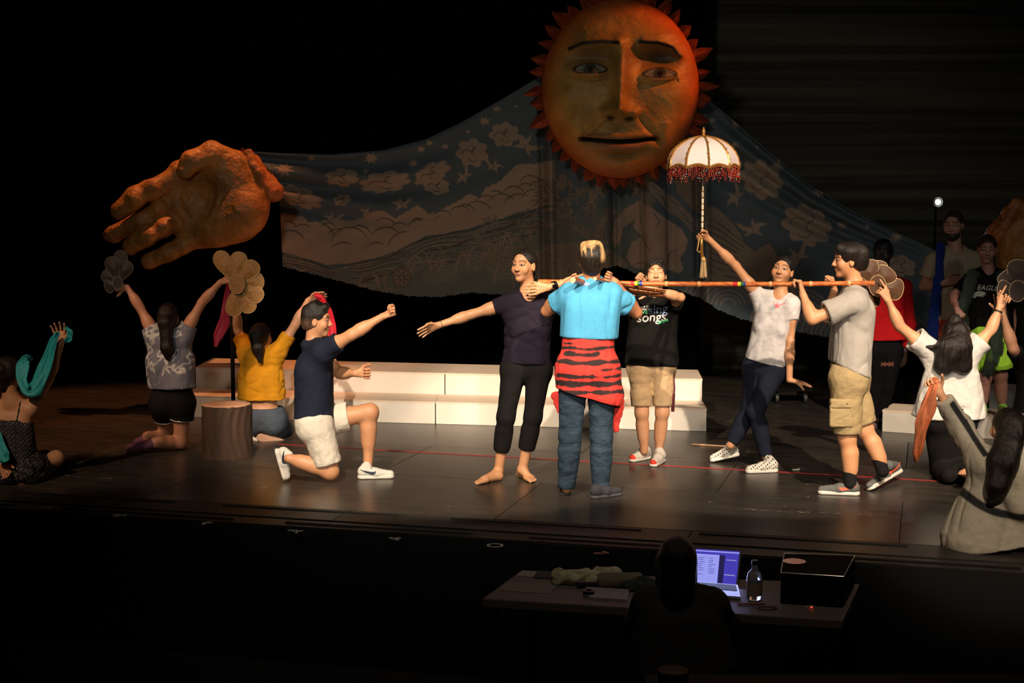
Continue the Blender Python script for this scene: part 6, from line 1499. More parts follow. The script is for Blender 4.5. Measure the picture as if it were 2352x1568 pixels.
idx = np.arange(NU * NV_).reshape(NU, NV_); q = np.stack([idx[:-1, :-1], idx[1:, :-1], idx[1:, 1:], idx[:-1, 1:]], -1).reshape(-1, 4)
c0 = P(1400, 500, YC)
M_PCLOTH = mat('painted_batik_cloth', rough=0.85, attr=True, bump=(180, 0.15, (1, 1, 1)))
o = link('painted_cloth', mesh_np('painted_cloth', X3.reshape(-1, 3) - c0, q, fc, [M_PCLOTH]), None, tuple(c0)); tag(o, 'huge painted batik cloth of clouds, birds and hills hung behind the actors', 'cloth')
o.modifiers.new('t', 'SOLIDIFY').thickness = 0.004
# ================================================================ sun face
SX, SY, RX, RY, YS = 1425.0, 203.0, 181.0, 207.0, 14.25; sm = 1 / 244.0
nr, na = 170, 300; rg = np.linspace(0, 1, nr) ** 0.85; ag = np.linspace(0, 2 * math.pi, na, endpoint=False)
nx_ = 250; gx, gy = np.meshgrid(np.linspace(-1, 1, nx_), np.linspace(-1, 1, nx_ + 30), indexing='ij')
# square -> disc mapping keeps an even grid over the face
dx_ = gx * np.sqrt(1 - gy ** 2 / 2); dy_ = gy * np.sqrt(1 - gx ** 2 / 2); r_ = np.hypot(dx_, dy_)
jaw = 1 - 0.05 * np.clip(dy_, 0, 1) ** 2; x = SX + dx_ * RX * jaw; y = SY + dy_ * RY
g_ = lambda cx, cy, sx, sy: np.exp(-((x - cx) / sx) ** 2 - ((y - cy) / sy) ** 2)
def seg(ax, ay, bx_, by_, w_):
    e = np.array([bx_ - ax, by_ - ay]); qx, qy = x - ax, y - ay; t = np.clip((qx * e[0] + qy * e[1]) / (e @ e), 0, 1); return np.exp(-(np.hypot(qx - t * e[0], qy - t * e[1]) / w_) ** 2), t
Hh = 0.42 * np.sqrt(np.clip(1 - r_ ** 2 * 0.985, 0, 1)) ** 0.8
nb, tb = seg(1428, 95, 1424, 250, 17); Hh += nb * (0.05 + 0.14 * tb); Hh += 0.11 * g_(1424, 250, 20, 16) + 0.085 * g_(1394, 256, 14, 13) + 0.085 * g_(1457, 258, 14, 13)
Hh -= 0.07 * g_(1402, 271, 9, 5) + 0.07 * g_(1447, 273, 9, 5)
for pts in (((1318, 108), (1345, 99), (1385, 96), (1420, 98)), ((1480, 97), (1515, 99), (1545, 108), (1560, 126))):
    bw = np.zeros_like(x)
    for a, b_ in zip(pts[:-1], pts[1:]): bw = np.maximum(bw, seg(*a, *b_, 11)[0])
    Hh += 0.045 * bw
Hh += 0.05 * g_(1365, 85, 60, 22) + 0.06 * g_(1520, 82, 55, 22)
Hh -= 0.085 * g_(1362, 138, 52, 26) + 0.13 * g_(1505, 138, 46, 30) + 0.03 * g_(1395, 160, 20, 30) + 0.04 * g_(1470, 165, 18, 40)
for ex_, ey_ in ((1356, 160), (1516, 170)):
    Hh += 0.075 * g_(ex_, ey_, 36, 17); lid = np.exp(-((y - (ey_ - 13 + ((x - ex_) / 36) ** 2 * 12)) / 4.5) ** 2) * (np.abs(x - ex_) < 40); Hh += 0.022 * lid
    lo_ = np.exp(-((y - (ey_ + 13 - ((x - ex_) / 36) ** 2 * 8)) / 4.5) ** 2) * (np.abs(x - ex_) < 38); Hh += 0.020 * lo_; Hh -= 0.02 * np.exp(-((y - (ey_ + 22 - ((x - ex_) / 40) ** 2 * 8)) / 5) ** 2) * (np.abs(x - ex_) < 42)
Hh += 0.04 * g_(1290, 235, 45, 45) + 0.05 * g_(1550, 215, 40, 30)
for s_ in ((1386, 272, 1338, 318), (1470, 270, 1516, 326)): Hh -= 0.035 * seg(*s_, 8)[0]; Hh += 0.02 * seg(s_[0] + (s_[2] - s_[0]) - 14 * np.sign(1424 - s_[0]) * 1, s_[3] - 40, s_[2] - 14 * np.sign(1424 - s_[0]), s_[3] + 10, 12)[0]
my = 322 + 3 * np.cos((x - 1421) / 30); mm = ss_(96, 82, np.abs(x - 1421))
Hh += 0.035 * mm * np.exp(-((y - my + 9) / 8) ** 2) * (0.6 + 0.4 * np.cos((x - 1421) / 85 * 1.5)); Hh -= 0.06 * mm * np.exp(-((y - my) / 4.0) ** 2)
Hh += 0.06 * np.exp(-((y - my - 15) / 11) ** 2) * np.exp(-((x - 1424) / 62) ** 2); Hh -= 0.035 * np.exp(-((y - my - 32) / 9) ** 2) * np.exp(-((x - 1424) / 60) ** 2); Hh += 0.06 * g_(1416, 380, 36, 20) - 0.02 * g_(1424, 292, 10, 14)
pn = np.stack([x * 0.03, y * 0.03, x * 0], -1).reshape(-1, 3); Hh += (0.010 * noise(pn, 1.3, octv=2, seed=1) + 0.006 * np.abs(noise(pn, 4, octv=2, seed=3))).reshape(x.shape) * (1 - 0.5 * r_)
d0 = np.stack([(x - CX) / FPX, _cp - (y - CY) / FPX * _sp, -(y - CY) / FPX * _cp - _sp], -1)
X3 = V(0, 0, CAM_H) + d0 * ((YS + 0.32 - Hh) / d0[..., 1])[..., None]
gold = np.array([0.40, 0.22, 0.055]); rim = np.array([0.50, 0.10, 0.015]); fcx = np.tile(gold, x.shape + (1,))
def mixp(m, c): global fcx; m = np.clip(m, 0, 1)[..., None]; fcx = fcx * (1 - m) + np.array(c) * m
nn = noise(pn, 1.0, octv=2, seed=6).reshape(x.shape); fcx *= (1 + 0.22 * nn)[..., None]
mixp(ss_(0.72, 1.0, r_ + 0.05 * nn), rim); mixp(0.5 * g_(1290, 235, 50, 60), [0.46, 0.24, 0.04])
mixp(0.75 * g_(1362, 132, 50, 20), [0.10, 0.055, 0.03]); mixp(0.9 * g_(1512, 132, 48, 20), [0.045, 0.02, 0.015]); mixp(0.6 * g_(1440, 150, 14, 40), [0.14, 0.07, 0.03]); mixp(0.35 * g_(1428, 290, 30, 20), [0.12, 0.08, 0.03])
for pts in (((1308, 112), (1340, 99), (1385, 95), (1421, 98)), ((1470, 96), (1512, 98), (1545, 108), (1563, 130))):
    bw = np.zeros_like(x)
    for a, b_ in zip(pts[:-1], pts[1:]): bw = np.maximum(bw, seg(*a, *b_, 4.2)[0])
    mixp(bw * 1.3, [0.012, 0.01, 0.008])
for ex_, ey_ in ((1356, 160), (1516, 170)):
    e_ = np.hypot((x - ex_) / 37, (y - ey_ + 3 * np.cos((x - ex_) / 24)) / 11.5); mixp(ss_(1.16, 1.02, e_), [0.03, 0.02, 0.012]); mixp(ss_(0.98, 0.88, e_), [0.20, 0.19, 0.14])
    mixp(ss_(1.05, 0.95, np.hypot(x - ex_, (y - ey_) * 1.05) / 15) * (e_ < 0.98), [0.05, 0.06, 0.045]); mixp(ss_(1.05, 0.9, np.hypot(x - ex_, y - ey_) / 7) * (e_ < 0.98), [0.008, 0.008, 0.008])
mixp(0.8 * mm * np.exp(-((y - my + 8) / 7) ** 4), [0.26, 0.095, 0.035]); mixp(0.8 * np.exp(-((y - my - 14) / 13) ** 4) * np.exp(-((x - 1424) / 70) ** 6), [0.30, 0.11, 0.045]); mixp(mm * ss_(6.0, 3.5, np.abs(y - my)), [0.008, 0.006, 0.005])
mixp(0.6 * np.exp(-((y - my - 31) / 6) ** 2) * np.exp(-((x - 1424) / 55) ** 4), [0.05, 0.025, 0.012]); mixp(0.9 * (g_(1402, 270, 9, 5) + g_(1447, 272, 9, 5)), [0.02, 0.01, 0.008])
sc0 = P(SX, SY, YS + 0.3); sun = thing('sun_puppet', (sc0[0], YS + 0.5, 0), 'giant orange and gold papier-mache sun face with a calm expression', 'puppet')
sl = np.array(world_loc(sun)); idx = np.arange(x.size).reshape(x.shape); q = np.stack([idx[:-1, :-1], idx[1:, :-1], idx[1:, 1:], idx[:-1, 1:]], -1).reshape(-1, 4)
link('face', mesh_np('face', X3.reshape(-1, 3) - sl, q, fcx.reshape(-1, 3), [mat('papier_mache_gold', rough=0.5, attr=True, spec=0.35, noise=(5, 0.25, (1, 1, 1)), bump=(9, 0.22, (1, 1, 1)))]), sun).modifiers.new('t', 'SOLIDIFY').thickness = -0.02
M_RAY = mat('papier_mache_red', (0.34, 0.055, 0.015), 0.5, noise=(8, 0.3, (1, 1, 1)), bump=(25, 0.4, (1, 1, 1)))
b = MB(); n_ = 64
b.poly([P(SX + RX * 1.0 * math.cos(6.283 * k / n_), SY + RY * 1.0 * math.sin(6.283 * k / n_), YS + 0.36) for k in range(n_)] + [P(SX, SY, YS + 0.42)], [(k, (k + 1) % n_, n_) for k in range(n_)]); b.build('back_shell', M_RAY, sun)
rr = random.Random(8)
for k in range(38):
    a = 6.283 * (k + rr.uniform(-0.2, 0.2)) / 38; ln = rr.uniform(24, 50) * (0.75 if 0.6 < (a % 6.283) / 3.1416 < 0.0 else 1); ln *= 0.62 if 0.5 < math.sin(a) else 1.0
    dir_ = V(math.cos(a), math.sin(a)); tan_ = V(-math.sin(a), math.cos(a)); bs = V(SX + RX * 1.0 * math.cos(a), SY + RY * 1.0 * math.sin(a)); w_ = rr.uniform(13, 21); sk_ = rr.uniform(-12, 4)
    pt = lambda d_, t_, Y_: P(bs[0] + dir_[0] * d_ + tan_[0] * t_, bs[1] + dir_[1] * d_ + tan_[1] * t_, Y_)
    ys = YS + 0.33
    vs = [pt(-10, -w_, ys), pt(-10, w_, ys), pt(ln * 0.45, w_ * 0.72 + sk_ * 0.3, ys - 0.01), pt(ln, sk_, ys - 0.05), pt(ln * 0.45, -w_ * 0.72 + sk_ * 0.3, ys - 0.01), pt(-10, 0, ys - 0.09), pt(ln * 0.5, sk_ * 0.3, ys - 0.085), pt(0, 0, ys + 0.05)]
    b = MB().poly(vs, [(0, 5, 1), (1, 5, 6, 2), (2, 6, 3), (3, 6, 4), (4, 6, 5, 0), (0, 1, 7), (1, 2, 7), (2, 3, 7), (3, 4, 7), (4, 0, 7)]); b.build('ray', M_RAY, sun)
zt = P(SX, 70, YS)[2]; pb = V(sc0[0], YS + 1.15, 0); MB().tube([pb, pb + V(0, 0, zt), V(sc0[0], YS + 0.37, zt)], 0.025, 10).build('support_pole', M_BM, sun)
# ================================================================ giant hands
M_HAND = mat('papier_mache_bronze', rough=0.5, attr=True, noise=(7, 0.3, (1, 1, 1)), bump=(16, 0.5, (1, 1, 1)))
def bighand(mp, Y0, label):
    Pq = lambda px, py, d=0.0: P(*mp(px, py), Y0 + d)
    k = 1 / 250.0; f = Field()
    f.u(0.10, cap(Pq(520, 395, 0.03), Pq(560, 420, 0.05), 62 * k * 0.8, 50 * k * 0.8), cap(Pq(560, 480, 0.0), Pq(500, 525, 0.02), 62 * k * 0.85, 42 * k * 0.85))
    f.u(0.12, cap(Pq(450, 430, 0.10), Pq(560, 440, 0.12), 60 * k * 0.9, 66 * k * 0.85), cap(Pq(440, 530, 0.06), Pq(545, 500, 0.08), 38 * k, 58 * k * 0.9), cap(Pq(420, 470, 0.10), Pq(500, 470, 0.10), 50 * k, 55 * k))
    f.u(0.05, cap(Pq(415, 400, 0.02), Pq(450, 470, 0.04), 32 * k, 30 * k), cap(Pq(425, 470, 0.02), Pq(460, 540, 0.05), 26 * k, 26 * k))
    # thumb over the top
    f.u(0.04, cap(Pq(540, 380, 0.0), Pq(488, 355, -0.08), 34 * k, 30 * k)); f.u(0.035, cap(Pq(488, 355, -0.10), Pq(440, 368, -0.16), 27 * k, 23 * k)); f.u(0.03, cap(Pq(440, 368, -0.16), Pq(424, 392, -0.18), 23 * k, 18 * k))
    for pts in ([(405, 408, 0.0, 27), (345, 437, -0.10, 24), (308, 458, -0.13, 24), (272, 484, -0.12, 19)], [(400, 462, 0.02, 22), (362, 482, -0.05, 19), (322, 506, 0.0, 20), (262, 537, 0.06, 17), (250, 540, 0.08, 12)],
                [(400, 512, 0.0, 24), (372, 523, -0.09, 22), (335, 541, -0.12, 22), (300, 566, -0.08, 17)], [(440, 552, 0.02, 22), (420, 562, -0.03, 21), (384, 580, -0.07, 18), (342, 600, -0.05, 16)]):
        for a, b_ in zip(pts[:-1], pts[1:]): f.u(0.022, cap(Pq(*a[:3]), Pq(*b_[:3]), a[3] * k, b_[3] * k))
        for a in pts[1:-1]: f.u(0.03, cap(Pq(a[0] + 5, a[1] - 4, a[2] - 0.02), Pq(a[0], a[1], a[2]), a[3] * k * 0.95))
    f.s_(0.06, ell(Pq(455, 455, -0.12), I3, (0.16, 0.10, 0.20))); f.s_(0.03, cap(Pq(500, 470, -0.17), Pq(540, 410, -0.22), 0.03)); f.s_(0.02, cap(Pq(470, 540, -0.16), Pq(440, 480, -0.12), 0.02))
    f.disp(lambda X: 0.024 * np.abs(noise(X, 6, octv=2, seed=2)) + 0.008 * np.abs(noise(X, 19, octv=1, seed=5)) - 0.014)
    v_, q_ = snet(f, 0.016, pad=0.06); base = Pq(560, 440, 0.15)
    r = thing('giant_hand', (base[0], base[1], 0), label, 'puppet'); rl = np.array(world_loc(r))
    cc = np.tile([0.42, 0.17, 0.04], (len(v_), 1)) * (1 + 0.25 * noise(v_, 7, octv=2, seed=8))[:, None]
    link('hand', mesh_np('hand', v_ - rl, q_, np.clip(cc, 0, 1), [M_HAND]), r)
    f = Field().u(0.03, cap(Pq(568, 356, 0.0), Pq(592, 400, -0.03), 0.055, 0.05), cap(Pq(592, 400, -0.03), Pq(620, 440, 0.02), 0.05, 0.06), cap(Pq(580, 372, 0.1), Pq(628, 440, 0.12), 0.07, 0.09)); f.disp(lambda X: 0.03 * np.abs(noise(X, 16, octv=2, seed=4)) - 0.01)
    v_, q_ = snet(f, 0.014, pad=0.05); link('cuff', mesh_np('cuff', v_ - rl, q_, np.tile([0.40, 0.13, 0.04], (len(v_), 1)), [M_HAND]), r)
    b = MB(); q2 = random.Random(1)
    for i in range(14):
        a = Pq(556 + q2.uniform(-3, 14) if i < 9 else 622, 346 + q2.uniform(-3, 6) if i < 9 else 398 + q2.uniform(-4, 4), -0.02); b.tube([a, a + V(q2.uniform(-0.05, 0.06), q2.uniform(-.02, .02), q2.uniform(0.0, 0.07)) * 0.7], [0.004, 0.001], 5)
    o = b.build('straw_ends', M_RAY, r); o['kind'] = 'stuff'
    c_ = Pq(500, 440, 0.1); MB().tube([V(c_[0], c_[1] + 1.35, 0), V(c_[0], c_[1] + 1.35, c_[2] + 0.25), V(c_[0], c_[1], c_[2] + 0.03)], 0.022, 8).build('support_pole', M_BM, r)
    return r
bighand(lambda a, b_: (a, b_), 13.9, 'giant bronze papier-mache hand with open palm at the left end of the cloth')
bighand(lambda a, b_: (2905 - a, b_ + 112), 13.9, 'giant papier-mache hand, mostly out of frame, at the right edge')
# ================================================================ flower fans
def petal(b, hub, dr_, up2, L_, w_, t=0.008):
    n_ = 18; out = []
    for k in range(n_):
        a = 2 * math.pi * k / n_; c_, s_ = math.cos(a), math.sin(a); along = (0.5 - 0.5 * c_) ** 0.75; wd = s_ * w_ * (0.35 + 0.65 * along) ; out.append(hub + dr_ * L_ * along + up2 * wd)
    return out
def fan(hubpx, Y0, tips, wd, m, me_, label, grp, hubr=0.05, face=V(0, -1, 0)):
    hub = P(*hubpx, Y0); r = thing('flower_fan', hub, label, 'fan', grp)
    for i, tp_ in enumerate(tips):
        t_ = P(tp_[0], tp_[1], Y0); d = t_ - hub; L_ = np.linalg.norm(d); d = d / L_; s_ = nrm(np.cross(d, V(0, 1, 0))); hb = hub + V(0, 0.006 * (i % 2) + 0.002 * i, 0)
        out = petal(None, hb, d, s_, L_, wd * (tp_[2] if len(tp_) > 2 else 1)); b = MB(); cen = hb + d * L_ * 0.55 + V(0, -0.014, 0); n_ = len(out)
        b.poly(out + [cen] + [p + V(0, 0.006, 0) for p in out], [(k, (k + 1) % n_, n_) for k in range(n_)] + [tuple(range(2 * n_, n_, -1))] + [(k, n_ + 1 + k, n_ + 1 + (k + 1) % n_, (k + 1) % n_) for k in range(n_)])
        po = b.build('petal', m, r); MB().tube(out + [out[0]], 0.0028, 5).build('wire_edge', me_, po, smooth=True)
    vs = [hub + V(math.cos(a) * hubr, -0.02, math.sin(a) * hubr * 1.25) for a in np.linspace(0, 6.283, 20, endpoint=False)]
    b = MB().prism([p + V(0, 0.015, 0) for p in vs], vs); hc = b.build('hub', m, r); MB().tube(vs + [vs[0]], 0.003, 5).build('wire_edge', me_, hc)
    return r
M_GOLDC = mat('gold_stitched_cloth', (0.36, 0.18, 0.055), 0.6, noise=(60, 0.25, (1, 1, 1))); M_GOLDW = mat('gold_thread', (0.62, 0.42, 0.2), 0.4, metal=0.3)
M_BRNC = mat('brown_stitched_cloth', (0.085, 0.034, 0.013), 0.6, noise=(40, 0.25, (1, 1, 1))); M_DKC = sheer(mat('dark_gauze', (0.02, 0.014, 0.012), 0.6), 0.55)
g1 = 'stitched flower fans held up by the kneeling women'
fan((545, 652), B.Y - 0.10, [(498, 578), (549, 578), (590, 602), (606, 644), (603, 686), (577, 718), (534, 726)], 0.085, M_GOLDC, M_GOLDW, 'gold stitched flower fan in front of the yellow-topped woman', g1, 0.06)
fan((272, 650), B.Y - 0.06, [(252, 590), (278, 575), (296, 600), (235, 625), (240, 660)], 0.07, M_DKC, mat('dark_thread', (0.10, 0.08, 0.07), 0.5), 'dark gauze flower fan almost lost in the dark at far left', g1, 0.04)
fan((2014, 656), K.Y + 0.10, [(1985, 600), (2015, 598), (2047, 617), (2076, 668), (1992, 700)], 0.10, M_BRNC, M_GOLDW, 'brown flower fan in front of the red jumper', g1, 0.06)
fan((2335, 668), K.Y + 0.10, [(2290, 668), (2308, 622), (2340, 596), (2378, 610), (2385, 655)], 0.10, mat('dark_brown_cloth', (0.018, 0.008, 0.006), 0.8), mat('tan_thread', (0.30, 0.22, 0.14), 0.4), 'dark flower fan at the right edge over the crossed hands', g1, 0.06)
# ================================================================ scarves
def scarf(name, pts, m, label, cat='scarf', n=60, nw=9, ripple=0.012, seed=0):
    """pts: (px,py,Y,width m)"""
    C_ = np.array([P(a, b_, c_) for a, b_, c_, d_ in pts]); W_ = np.array([p[3] for p in pts]); t = np.linspace(0, len(pts) - 1, n)
    cs = np.array([np.interp(t, range(len(pts)), C_[:, k]) for k in range(3)]).T; ws = np.interp(t, range(len(pts)), W_)
    for _ in range(3): cs[1:-1] = (cs[:-2] + cs[1:-1] * 2 + cs[2:]) / 4
    tg = np.gradient(cs, axis=0); tg /= np.linalg.norm(tg, axis=1)[:, None]; sd = np.cross(tg, V(0, 1, 0)); sd /= np.linalg.norm(sd, axis=1)[:, None] + 1e-9; vs = []
    for j in range(nw):
        a = j / (nw - 1) - 0.5; rip = ripple * np.sin(a * 19 + t * 1.1 + seed) + ripple * 0.6 * np.sin(a * 7 - t * 2.3); edge = 1 + 0.1 * np.sin(t * 3 + j)
        vs.append(cs + sd * (a * ws * edge)[:, None] + V(0, 1, 0) * rip[:, None])
    vs = np.stack(vs, 1); idx = np.arange(n * nw).reshape(n, nw); q_ = np.stack([idx[:-1, :-1], idx[1:, :-1], idx[1:, 1:], idx[:-1, 1:]], -1).reshape(-1, 4)
    o = link(name, mesh_np(name, vs.reshape(-1, 3) - C_[0], q_, None, [m]), None, tuple(C_[0])); o.modifiers.new('t', 'SOLIDIFY').thickness = 0.002; tag(o, label, cat); return o
M_TEAL = sheer(mat('teal_chiffon', (0.02, 0.36, 0.38), 0.6, bump=(12, 0.6, (1, 1, 0.3))), 0.93); M_MAG = mat('magenta_chiffon', (0.28, 0.006, 0.03), 0.6, bump=(12, 0.5, (1, 1, 0.3))); M_ORS = sheer(mat('orange_organza', (0.72, 0.20, 0.07), 0.5, bump=(18, 0.7, (1, 1, 0.4))), 0.85)
ya = A.Y
scarf('scarf', [(133, 762, ya - 0.07, 0.03), (122, 785, ya - 0.06, 0.055), (110, 825, ya - 0.05, 0.075), (94, 868, ya - 0.07, 0.10), (78, 895, ya - 0.10, 0.11), (60, 900, ya - 0.12, 0.07), (50, 870, ya - 0.10, 0.07), (52, 838, ya - 0.06, 0.09), (62, 822, ya - 0.02, 0.06), (72, 828, ya + 0.03, 0.03)], M_TEAL, 'teal chiffon scarf looped from the raised hand down behind the bun')
scarf('scarf', [(150, 752, ya - 0.08, 0.02), (162, 762, ya - 0.08, 0.035), (160, 778, ya - 0.08, 0.035), (148, 784, ya - 0.08, 0.02)], M_TEAL, 'short bunched end of teal scarf at the raised wrist')
scarf('scarf', [(-8, 985, ya - 0.16, 0.03), (0, 1015, ya - 0.17, 0.06), (6, 1045, ya - 0.2, 0.10), (14, 1060, ya - 0.2, 0.06)], M_TEAL, 'lower end of a teal scarf hanging at the left frame edge')
scarf('scarf', [(527, 650, B.Y - 0.03, 0.03), (520, 690, B.Y - 0.02, 0.05), (515, 740, B.Y - 0.02, 0.09), (500, 775, B.Y - 0.02, 0.08), (494, 797, B.Y - 0.02, 0.02)], M_MAG, 'dark magenta scarf hanging below the gold flower fan', seed=2)
scarf('scarf', [(722, 676, C.Y - 0.07, 0.03), (738, 684, C.Y - 0.05, 0.06), (752, 715, C.Y - 0.02, 0.07), (762, 750, C.Y, 0.08), (764, 800, C.Y, 0.07), (766, 850, C.Y, 0.05), (762, 872, C.Y, 0.02)], mat('bright_red_chiffon', (0.62, 0.012, 0.03), 0.6), 'red scarf hanging from the raised hand behind the kneeling man', seed=4)
yl = L.Y + 0.12
scarf('scarf', [(2150, 868, yl - 0.06, 0.03), (2141, 895, yl - 0.07, 0.05), (2130, 930, yl - 0.05, 0.085), (2120, 975, yl - 0.03, 0.085), (2113, 1015, yl - 0.02, 0.06), (2106, 1045, yl - 0.02, 0.05), (2103, 1062, yl - 0.02, 0.01)], M_ORS, 'sheer orange scarf hanging from the hooded woman\'s raised hand', ripple=0.02)
# ================================================================ bamboo poles
def bamboo(p0, p1, r0, r1, label, nodes, bands=(), n=20, dark=1.0):
    d = p1 - p0; L_ = np.linalg.norm(d); d = d / L_; u_ = nrm(np.cross(d, V(0, 0.2, 1))); w_ = np.cross(d, u_)
    ts = sorted(set(list(np.linspace(0, 1, 90)) + [x_ + e for x_ in nodes for e in (-0.006, -0.002, 0.0, 0.002, 0.006)] + [b_[0] + e for b_ in bands for e in (-1e-4, 1e-4)] + [b_[1] + e for b_ in bands for e in (-1e-4, 1e-4)]))
    ts = [t for t in ts if 0 <= t <= 1]; vs = []; cs = []
    for t in ts:
        rad = r0 + (r1 - r0) * t + sum(0.0032 * math.exp(-((t - x_) / 0.0035) ** 2) for x_ in nodes); sag = V(0, 0, -0.012 * math.sin(t * 3.14))
        for k in range(n):
            a = 6.283 * k / n; p = p0 + d * L_ * t + sag + (u_ * math.cos(a) + w_ * math.sin(a)) * rad; vs.append(p)
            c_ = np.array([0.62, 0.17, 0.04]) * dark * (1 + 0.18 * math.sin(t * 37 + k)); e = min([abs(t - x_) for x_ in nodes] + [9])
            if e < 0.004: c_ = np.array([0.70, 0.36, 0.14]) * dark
            elif math.sin(t * 91 + math.sin(k * 1.3) * 2) * math.sin(t * 233 + k) > 0.45: c_ = np.array([0.28, 0.05, 0.012]) * dark
            for b0, b1, bc in bands:
                if b0 <= t <= b1: c_ = np.array(bc)
            cs.append(c_)
    m = len(ts); fs = [(i * n + k, i * n + (k + 1) % n, (i + 1) * n + (k + 1) % n, (i + 1) * n + k) for i in range(m - 1) for k in range(n)]
    vs = np.array(vs); r = thing('bamboo_pole', p0, label, 'pole', None)
    link('culm', mesh_np('culm', vs - p0, fs, cs, [M_BAM]), r)
    for p, s_, rad in ((p0, -1, r0), (p1, 1, r1)): MB().tube([p - d * s_ * 0.002, p + d * s_ * 0.0015], rad * 0.99, n).build('cut_end', mat('pale_cut_bamboo', (0.62, 0.42, 0.28), 0.7), r)
    return r
M_BAM = mat('lacquered_bamboo', rough=0.3, attr=True, noise=(30, 0.15, (1, 1, 1)), coat=0.3)
a0, a1 = P(1238, 647, 10.62), P(2008, 650, 10.02)
def tx(px):
    lo, hi = 0.0, 1.0
    for _ in range(40):
        m = (lo + hi) / 2; p = a0 + (a1 - a0) * m; dd = p - V(0, 0, CAM_H); f_ = dd[1] * _cp - dd[2] * _sp
        if CX + FPX * dd[0] / f_ < px: lo = m
        else: hi = m
    return lo
R4, Y4, G4, B4 = (0.55, 0.02, 0.02), (0.78, 0.60, 0.05), (0.03, 0.16, 0.04), (0.03, 0.05, 0.32)
bands = [(tx(1449), tx(1458), R4), (tx(1458), tx(1465), Y4), (tx(1465), tx(1470), G4), (tx(1470), tx(1476), B4), (tx(1684), tx(1695), R4), (tx(1695), tx(1702), Y4), (tx(1702), tx(1708), G4), (tx(1708), tx(1713), B4)]
bamboo(a0, a1, 0.0185, 0.0165, 'long orange bamboo pole held level across in front of the actors', [tx(q) for q in (1290, 1405, 1531, 1606, 1770, 1862, 1950)], bands)
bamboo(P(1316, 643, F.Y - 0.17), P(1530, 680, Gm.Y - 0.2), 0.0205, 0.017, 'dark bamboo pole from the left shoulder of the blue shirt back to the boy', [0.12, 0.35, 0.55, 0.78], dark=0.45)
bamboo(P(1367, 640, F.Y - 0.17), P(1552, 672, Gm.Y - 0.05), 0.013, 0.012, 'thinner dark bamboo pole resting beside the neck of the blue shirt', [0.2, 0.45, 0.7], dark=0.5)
# ================================================================ small parasol
pc = P(1615, 386, H.wr[0][1] - 0.03); R0 = 0.262; up = V(0.0, 0, 1)
um = thing('parasol', H.wr[0], 'small white parasol with gold beaded ribs and a red bead fringe', 'parasol'); NP = 10
M_PW = mat('white_satin', (0.78, 0.66, 0.64), 0.45); M_GB = mat('gold_beads', (0.62, 0.30, 0.08), 0.25, metal=0.7); M_RB = mat('red_glass_beads', (0.40, 0.05, 0.03), 0.2, coat=0.5); M_SB = mat('silver_beads', (0.85, 0.8, 0.72), 0.15, metal=0.6)
prof = lambda t: (R0 * math.sin(t * 1.5708) ** 0.92, 0.225 * (1 - t ** 1.7))      # t 0 apex .. 1 rim
def up_pt(a, t, sag=0.0): r_, z_ = prof(t); return pc + V(math.cos(a) * r_ * (1 - sag), math.sin(a) * r_ * (1 - sag), z_)
ph = 0.35
for k in range(NP):
    a0_, a1_ = ph + 6.283 * k / NP, ph + 6.283 * (k + 1) / NP; vs = []; nt, ns = 9, 7
    for i in range(nt):
        t = 0.04 + 0.96 * i / (nt - 1)
        for j in range(ns):
            s_ = j / (ns - 1); a = a0_ + (a1_ - a0_) * s_; sg = 0.07 * math.sin(s_ * 3.1416) * t; p = up_pt(a, t, sg); p = p + V(0, 0, (0.022 * math.sin(s_ * 3.1416)) * (t ** 6)); vs.append(p)
    MB().poly(vs, [(i * ns + j, (i + 1) * ns + j, (i + 1) * ns + j + 1, i * ns + j + 1) for i in range(nt - 1) for j in range(ns - 1)]).build('panel', M_PW, um, smooth=True)
    rb = MB().tube([up_pt(a0_, t) + V(0, 0, 0.002) for t in np.linspace(0.03, 1.0, 12)], 0.0075, 6)
    for t in np.linspace(0.08, 1.0, 26):
        p = up_pt(a0_, t); rb.sphere(p + V(R_.uniform(-.009, .009), R_.uniform(-.009, .009), 0.006), 0.0048, 5, 3)
    rb.build('rib', M_GB, um)
    b = MB(); sgp = []
    for j in range(13):
        s_ = j / 12; a = a0_ + (a1_ - a0_) * s_; sgp.append(up_pt(a, 1.0, 0.07 * math.sin(s_ * 3.1416)) + V(0, 0, 0.022 * math.sin(s_ * 3.1416)))
    b.tube(sgp, 0.008, 6)
    for p in sgp: b.sphere(p + V(0, 0, 0.006), 0.007, 5, 3); b.sphere(p + V(0, 0, -0.008), 0.006, 5, 3)
    b.build('rim_band', M_GB, um)
fr, sv = MB(), MB()
for k in range(120):
    a = 6.283 * k / 120; s_ = ((a - ph) / (6.283 / NP)) % 1; p = up_pt(a, 1.0, 0.07 * math.sin(s_ * 3.1416)) + V(0, 0, 0.022 * math.sin(s_ * 3.1416)); ln = 0.075 + 0.02 * math.sin(k * 1.7) + 0.01 * math.sin(k * 0.6); m_ = 6
    for j in range(m_):
        (sv if (k + j) % 9 == 0 else fr).sphere(p - V(R_.uniform(-.004, .004), R_.uniform(-.004, .004), 0.012 + ln * j / (m_ - 1)), 0.0048, 5, 3, (0.8, 0.8, 1.5))
o = fr.build('bead_fringe', M_RB, um); o['kind'] = 'stuff'; o = sv.build('silver_bead_fringe', M_SB, um); o['kind'] = 'stuff'
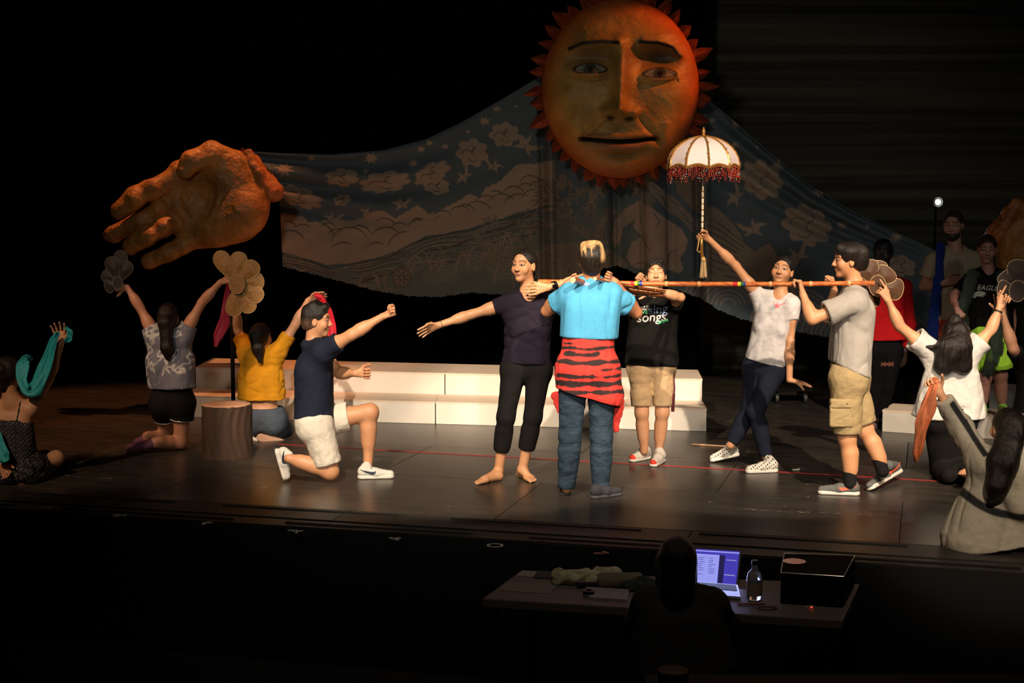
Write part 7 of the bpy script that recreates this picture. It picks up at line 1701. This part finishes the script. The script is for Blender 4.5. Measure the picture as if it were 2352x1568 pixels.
b = MB(); ap = pc + V(0, 0, 0.22)
for z_, r_ in ((0.0, 0.016), (0.016, 0.012), (0.032, 0.015), (0.046, 0.012), (0.058, 0.008)): b.sphere(ap + V(0, 0, z_ + 0.006), r_, 10, 6)
b.build('finial', M_GB, um, smooth=True)
hb = P(1612, 600, H.wr[0][1] - 0.035); sh0 = pc + V(0, 0, 0.19); d_ = hb - sh0
MB().tube([sh0, hb], 0.0055, 8).build('shaft', mat('ivory_shaft', (0.6, 0.5, 0.38), 0.4), um)
b, b2 = MB(), MB(); L_ = abs(d_[2])
for k in range(34):
    t = (0.22 + 0.095 + (L_ - 0.50) * k / 33) / L_; p = sh0 + d_ * t; (b if k % 4 else b2).sphere(p, 0.0105 if k > 3 else 0.006 + k * 0.001, 8, 4, (1, 1, 0.8))
b.build('shaft_beads', mat('cream_beads', (0.78, 0.70, 0.55), 0.3), um, smooth=True); b2.build('gold_shaft_beads', M_GB, um, smooth=True)
M_CORD = mat('gold_cord', (0.62, 0.36, 0.12), 0.6)
MB().tube([P(1611, 536, hb[1]), P(1612, 590, hb[1])], 0.011, 10).build('handle', M_GB, um, smooth=True)
MB().tube([P(1607, 540, hb[1]), P(1604, 560, hb[1]), P(1601, 575, hb[1]), P(1606, 579, hb[1]), P(1614, 577, hb[1]), P(1615, 592, hb[1])], 0.0045, 6).build('cord', M_CORD, um, smooth=True)
tt = P(1616, 596, hb[1]); tas = MB().tube([tt + V(0, 0, 0.02), tt, tt - V(0, 0, 0.012)], [0.007, 0.017, 0.015], 10).build('tassel_head', M_CORD, um, smooth=True)
b = MB()
for k in range(40):
    a = 6.283 * k / 40 * 5; r_ = 0.016 * math.sqrt(k / 40.0); b.tube([tt + V(math.cos(a) * r_, math.sin(a) * r_, -0.01), tt + V(math.cos(a) * r_ * 1.7, math.sin(a) * r_ * 1.7, -0.125 + 0.008 * math.sin(k))], 0.0022, 4)
o = b.build('tassel_threads', mat('pale_gold_thread', (0.66, 0.46, 0.24), 0.7), tas); o['kind'] = 'stuff'
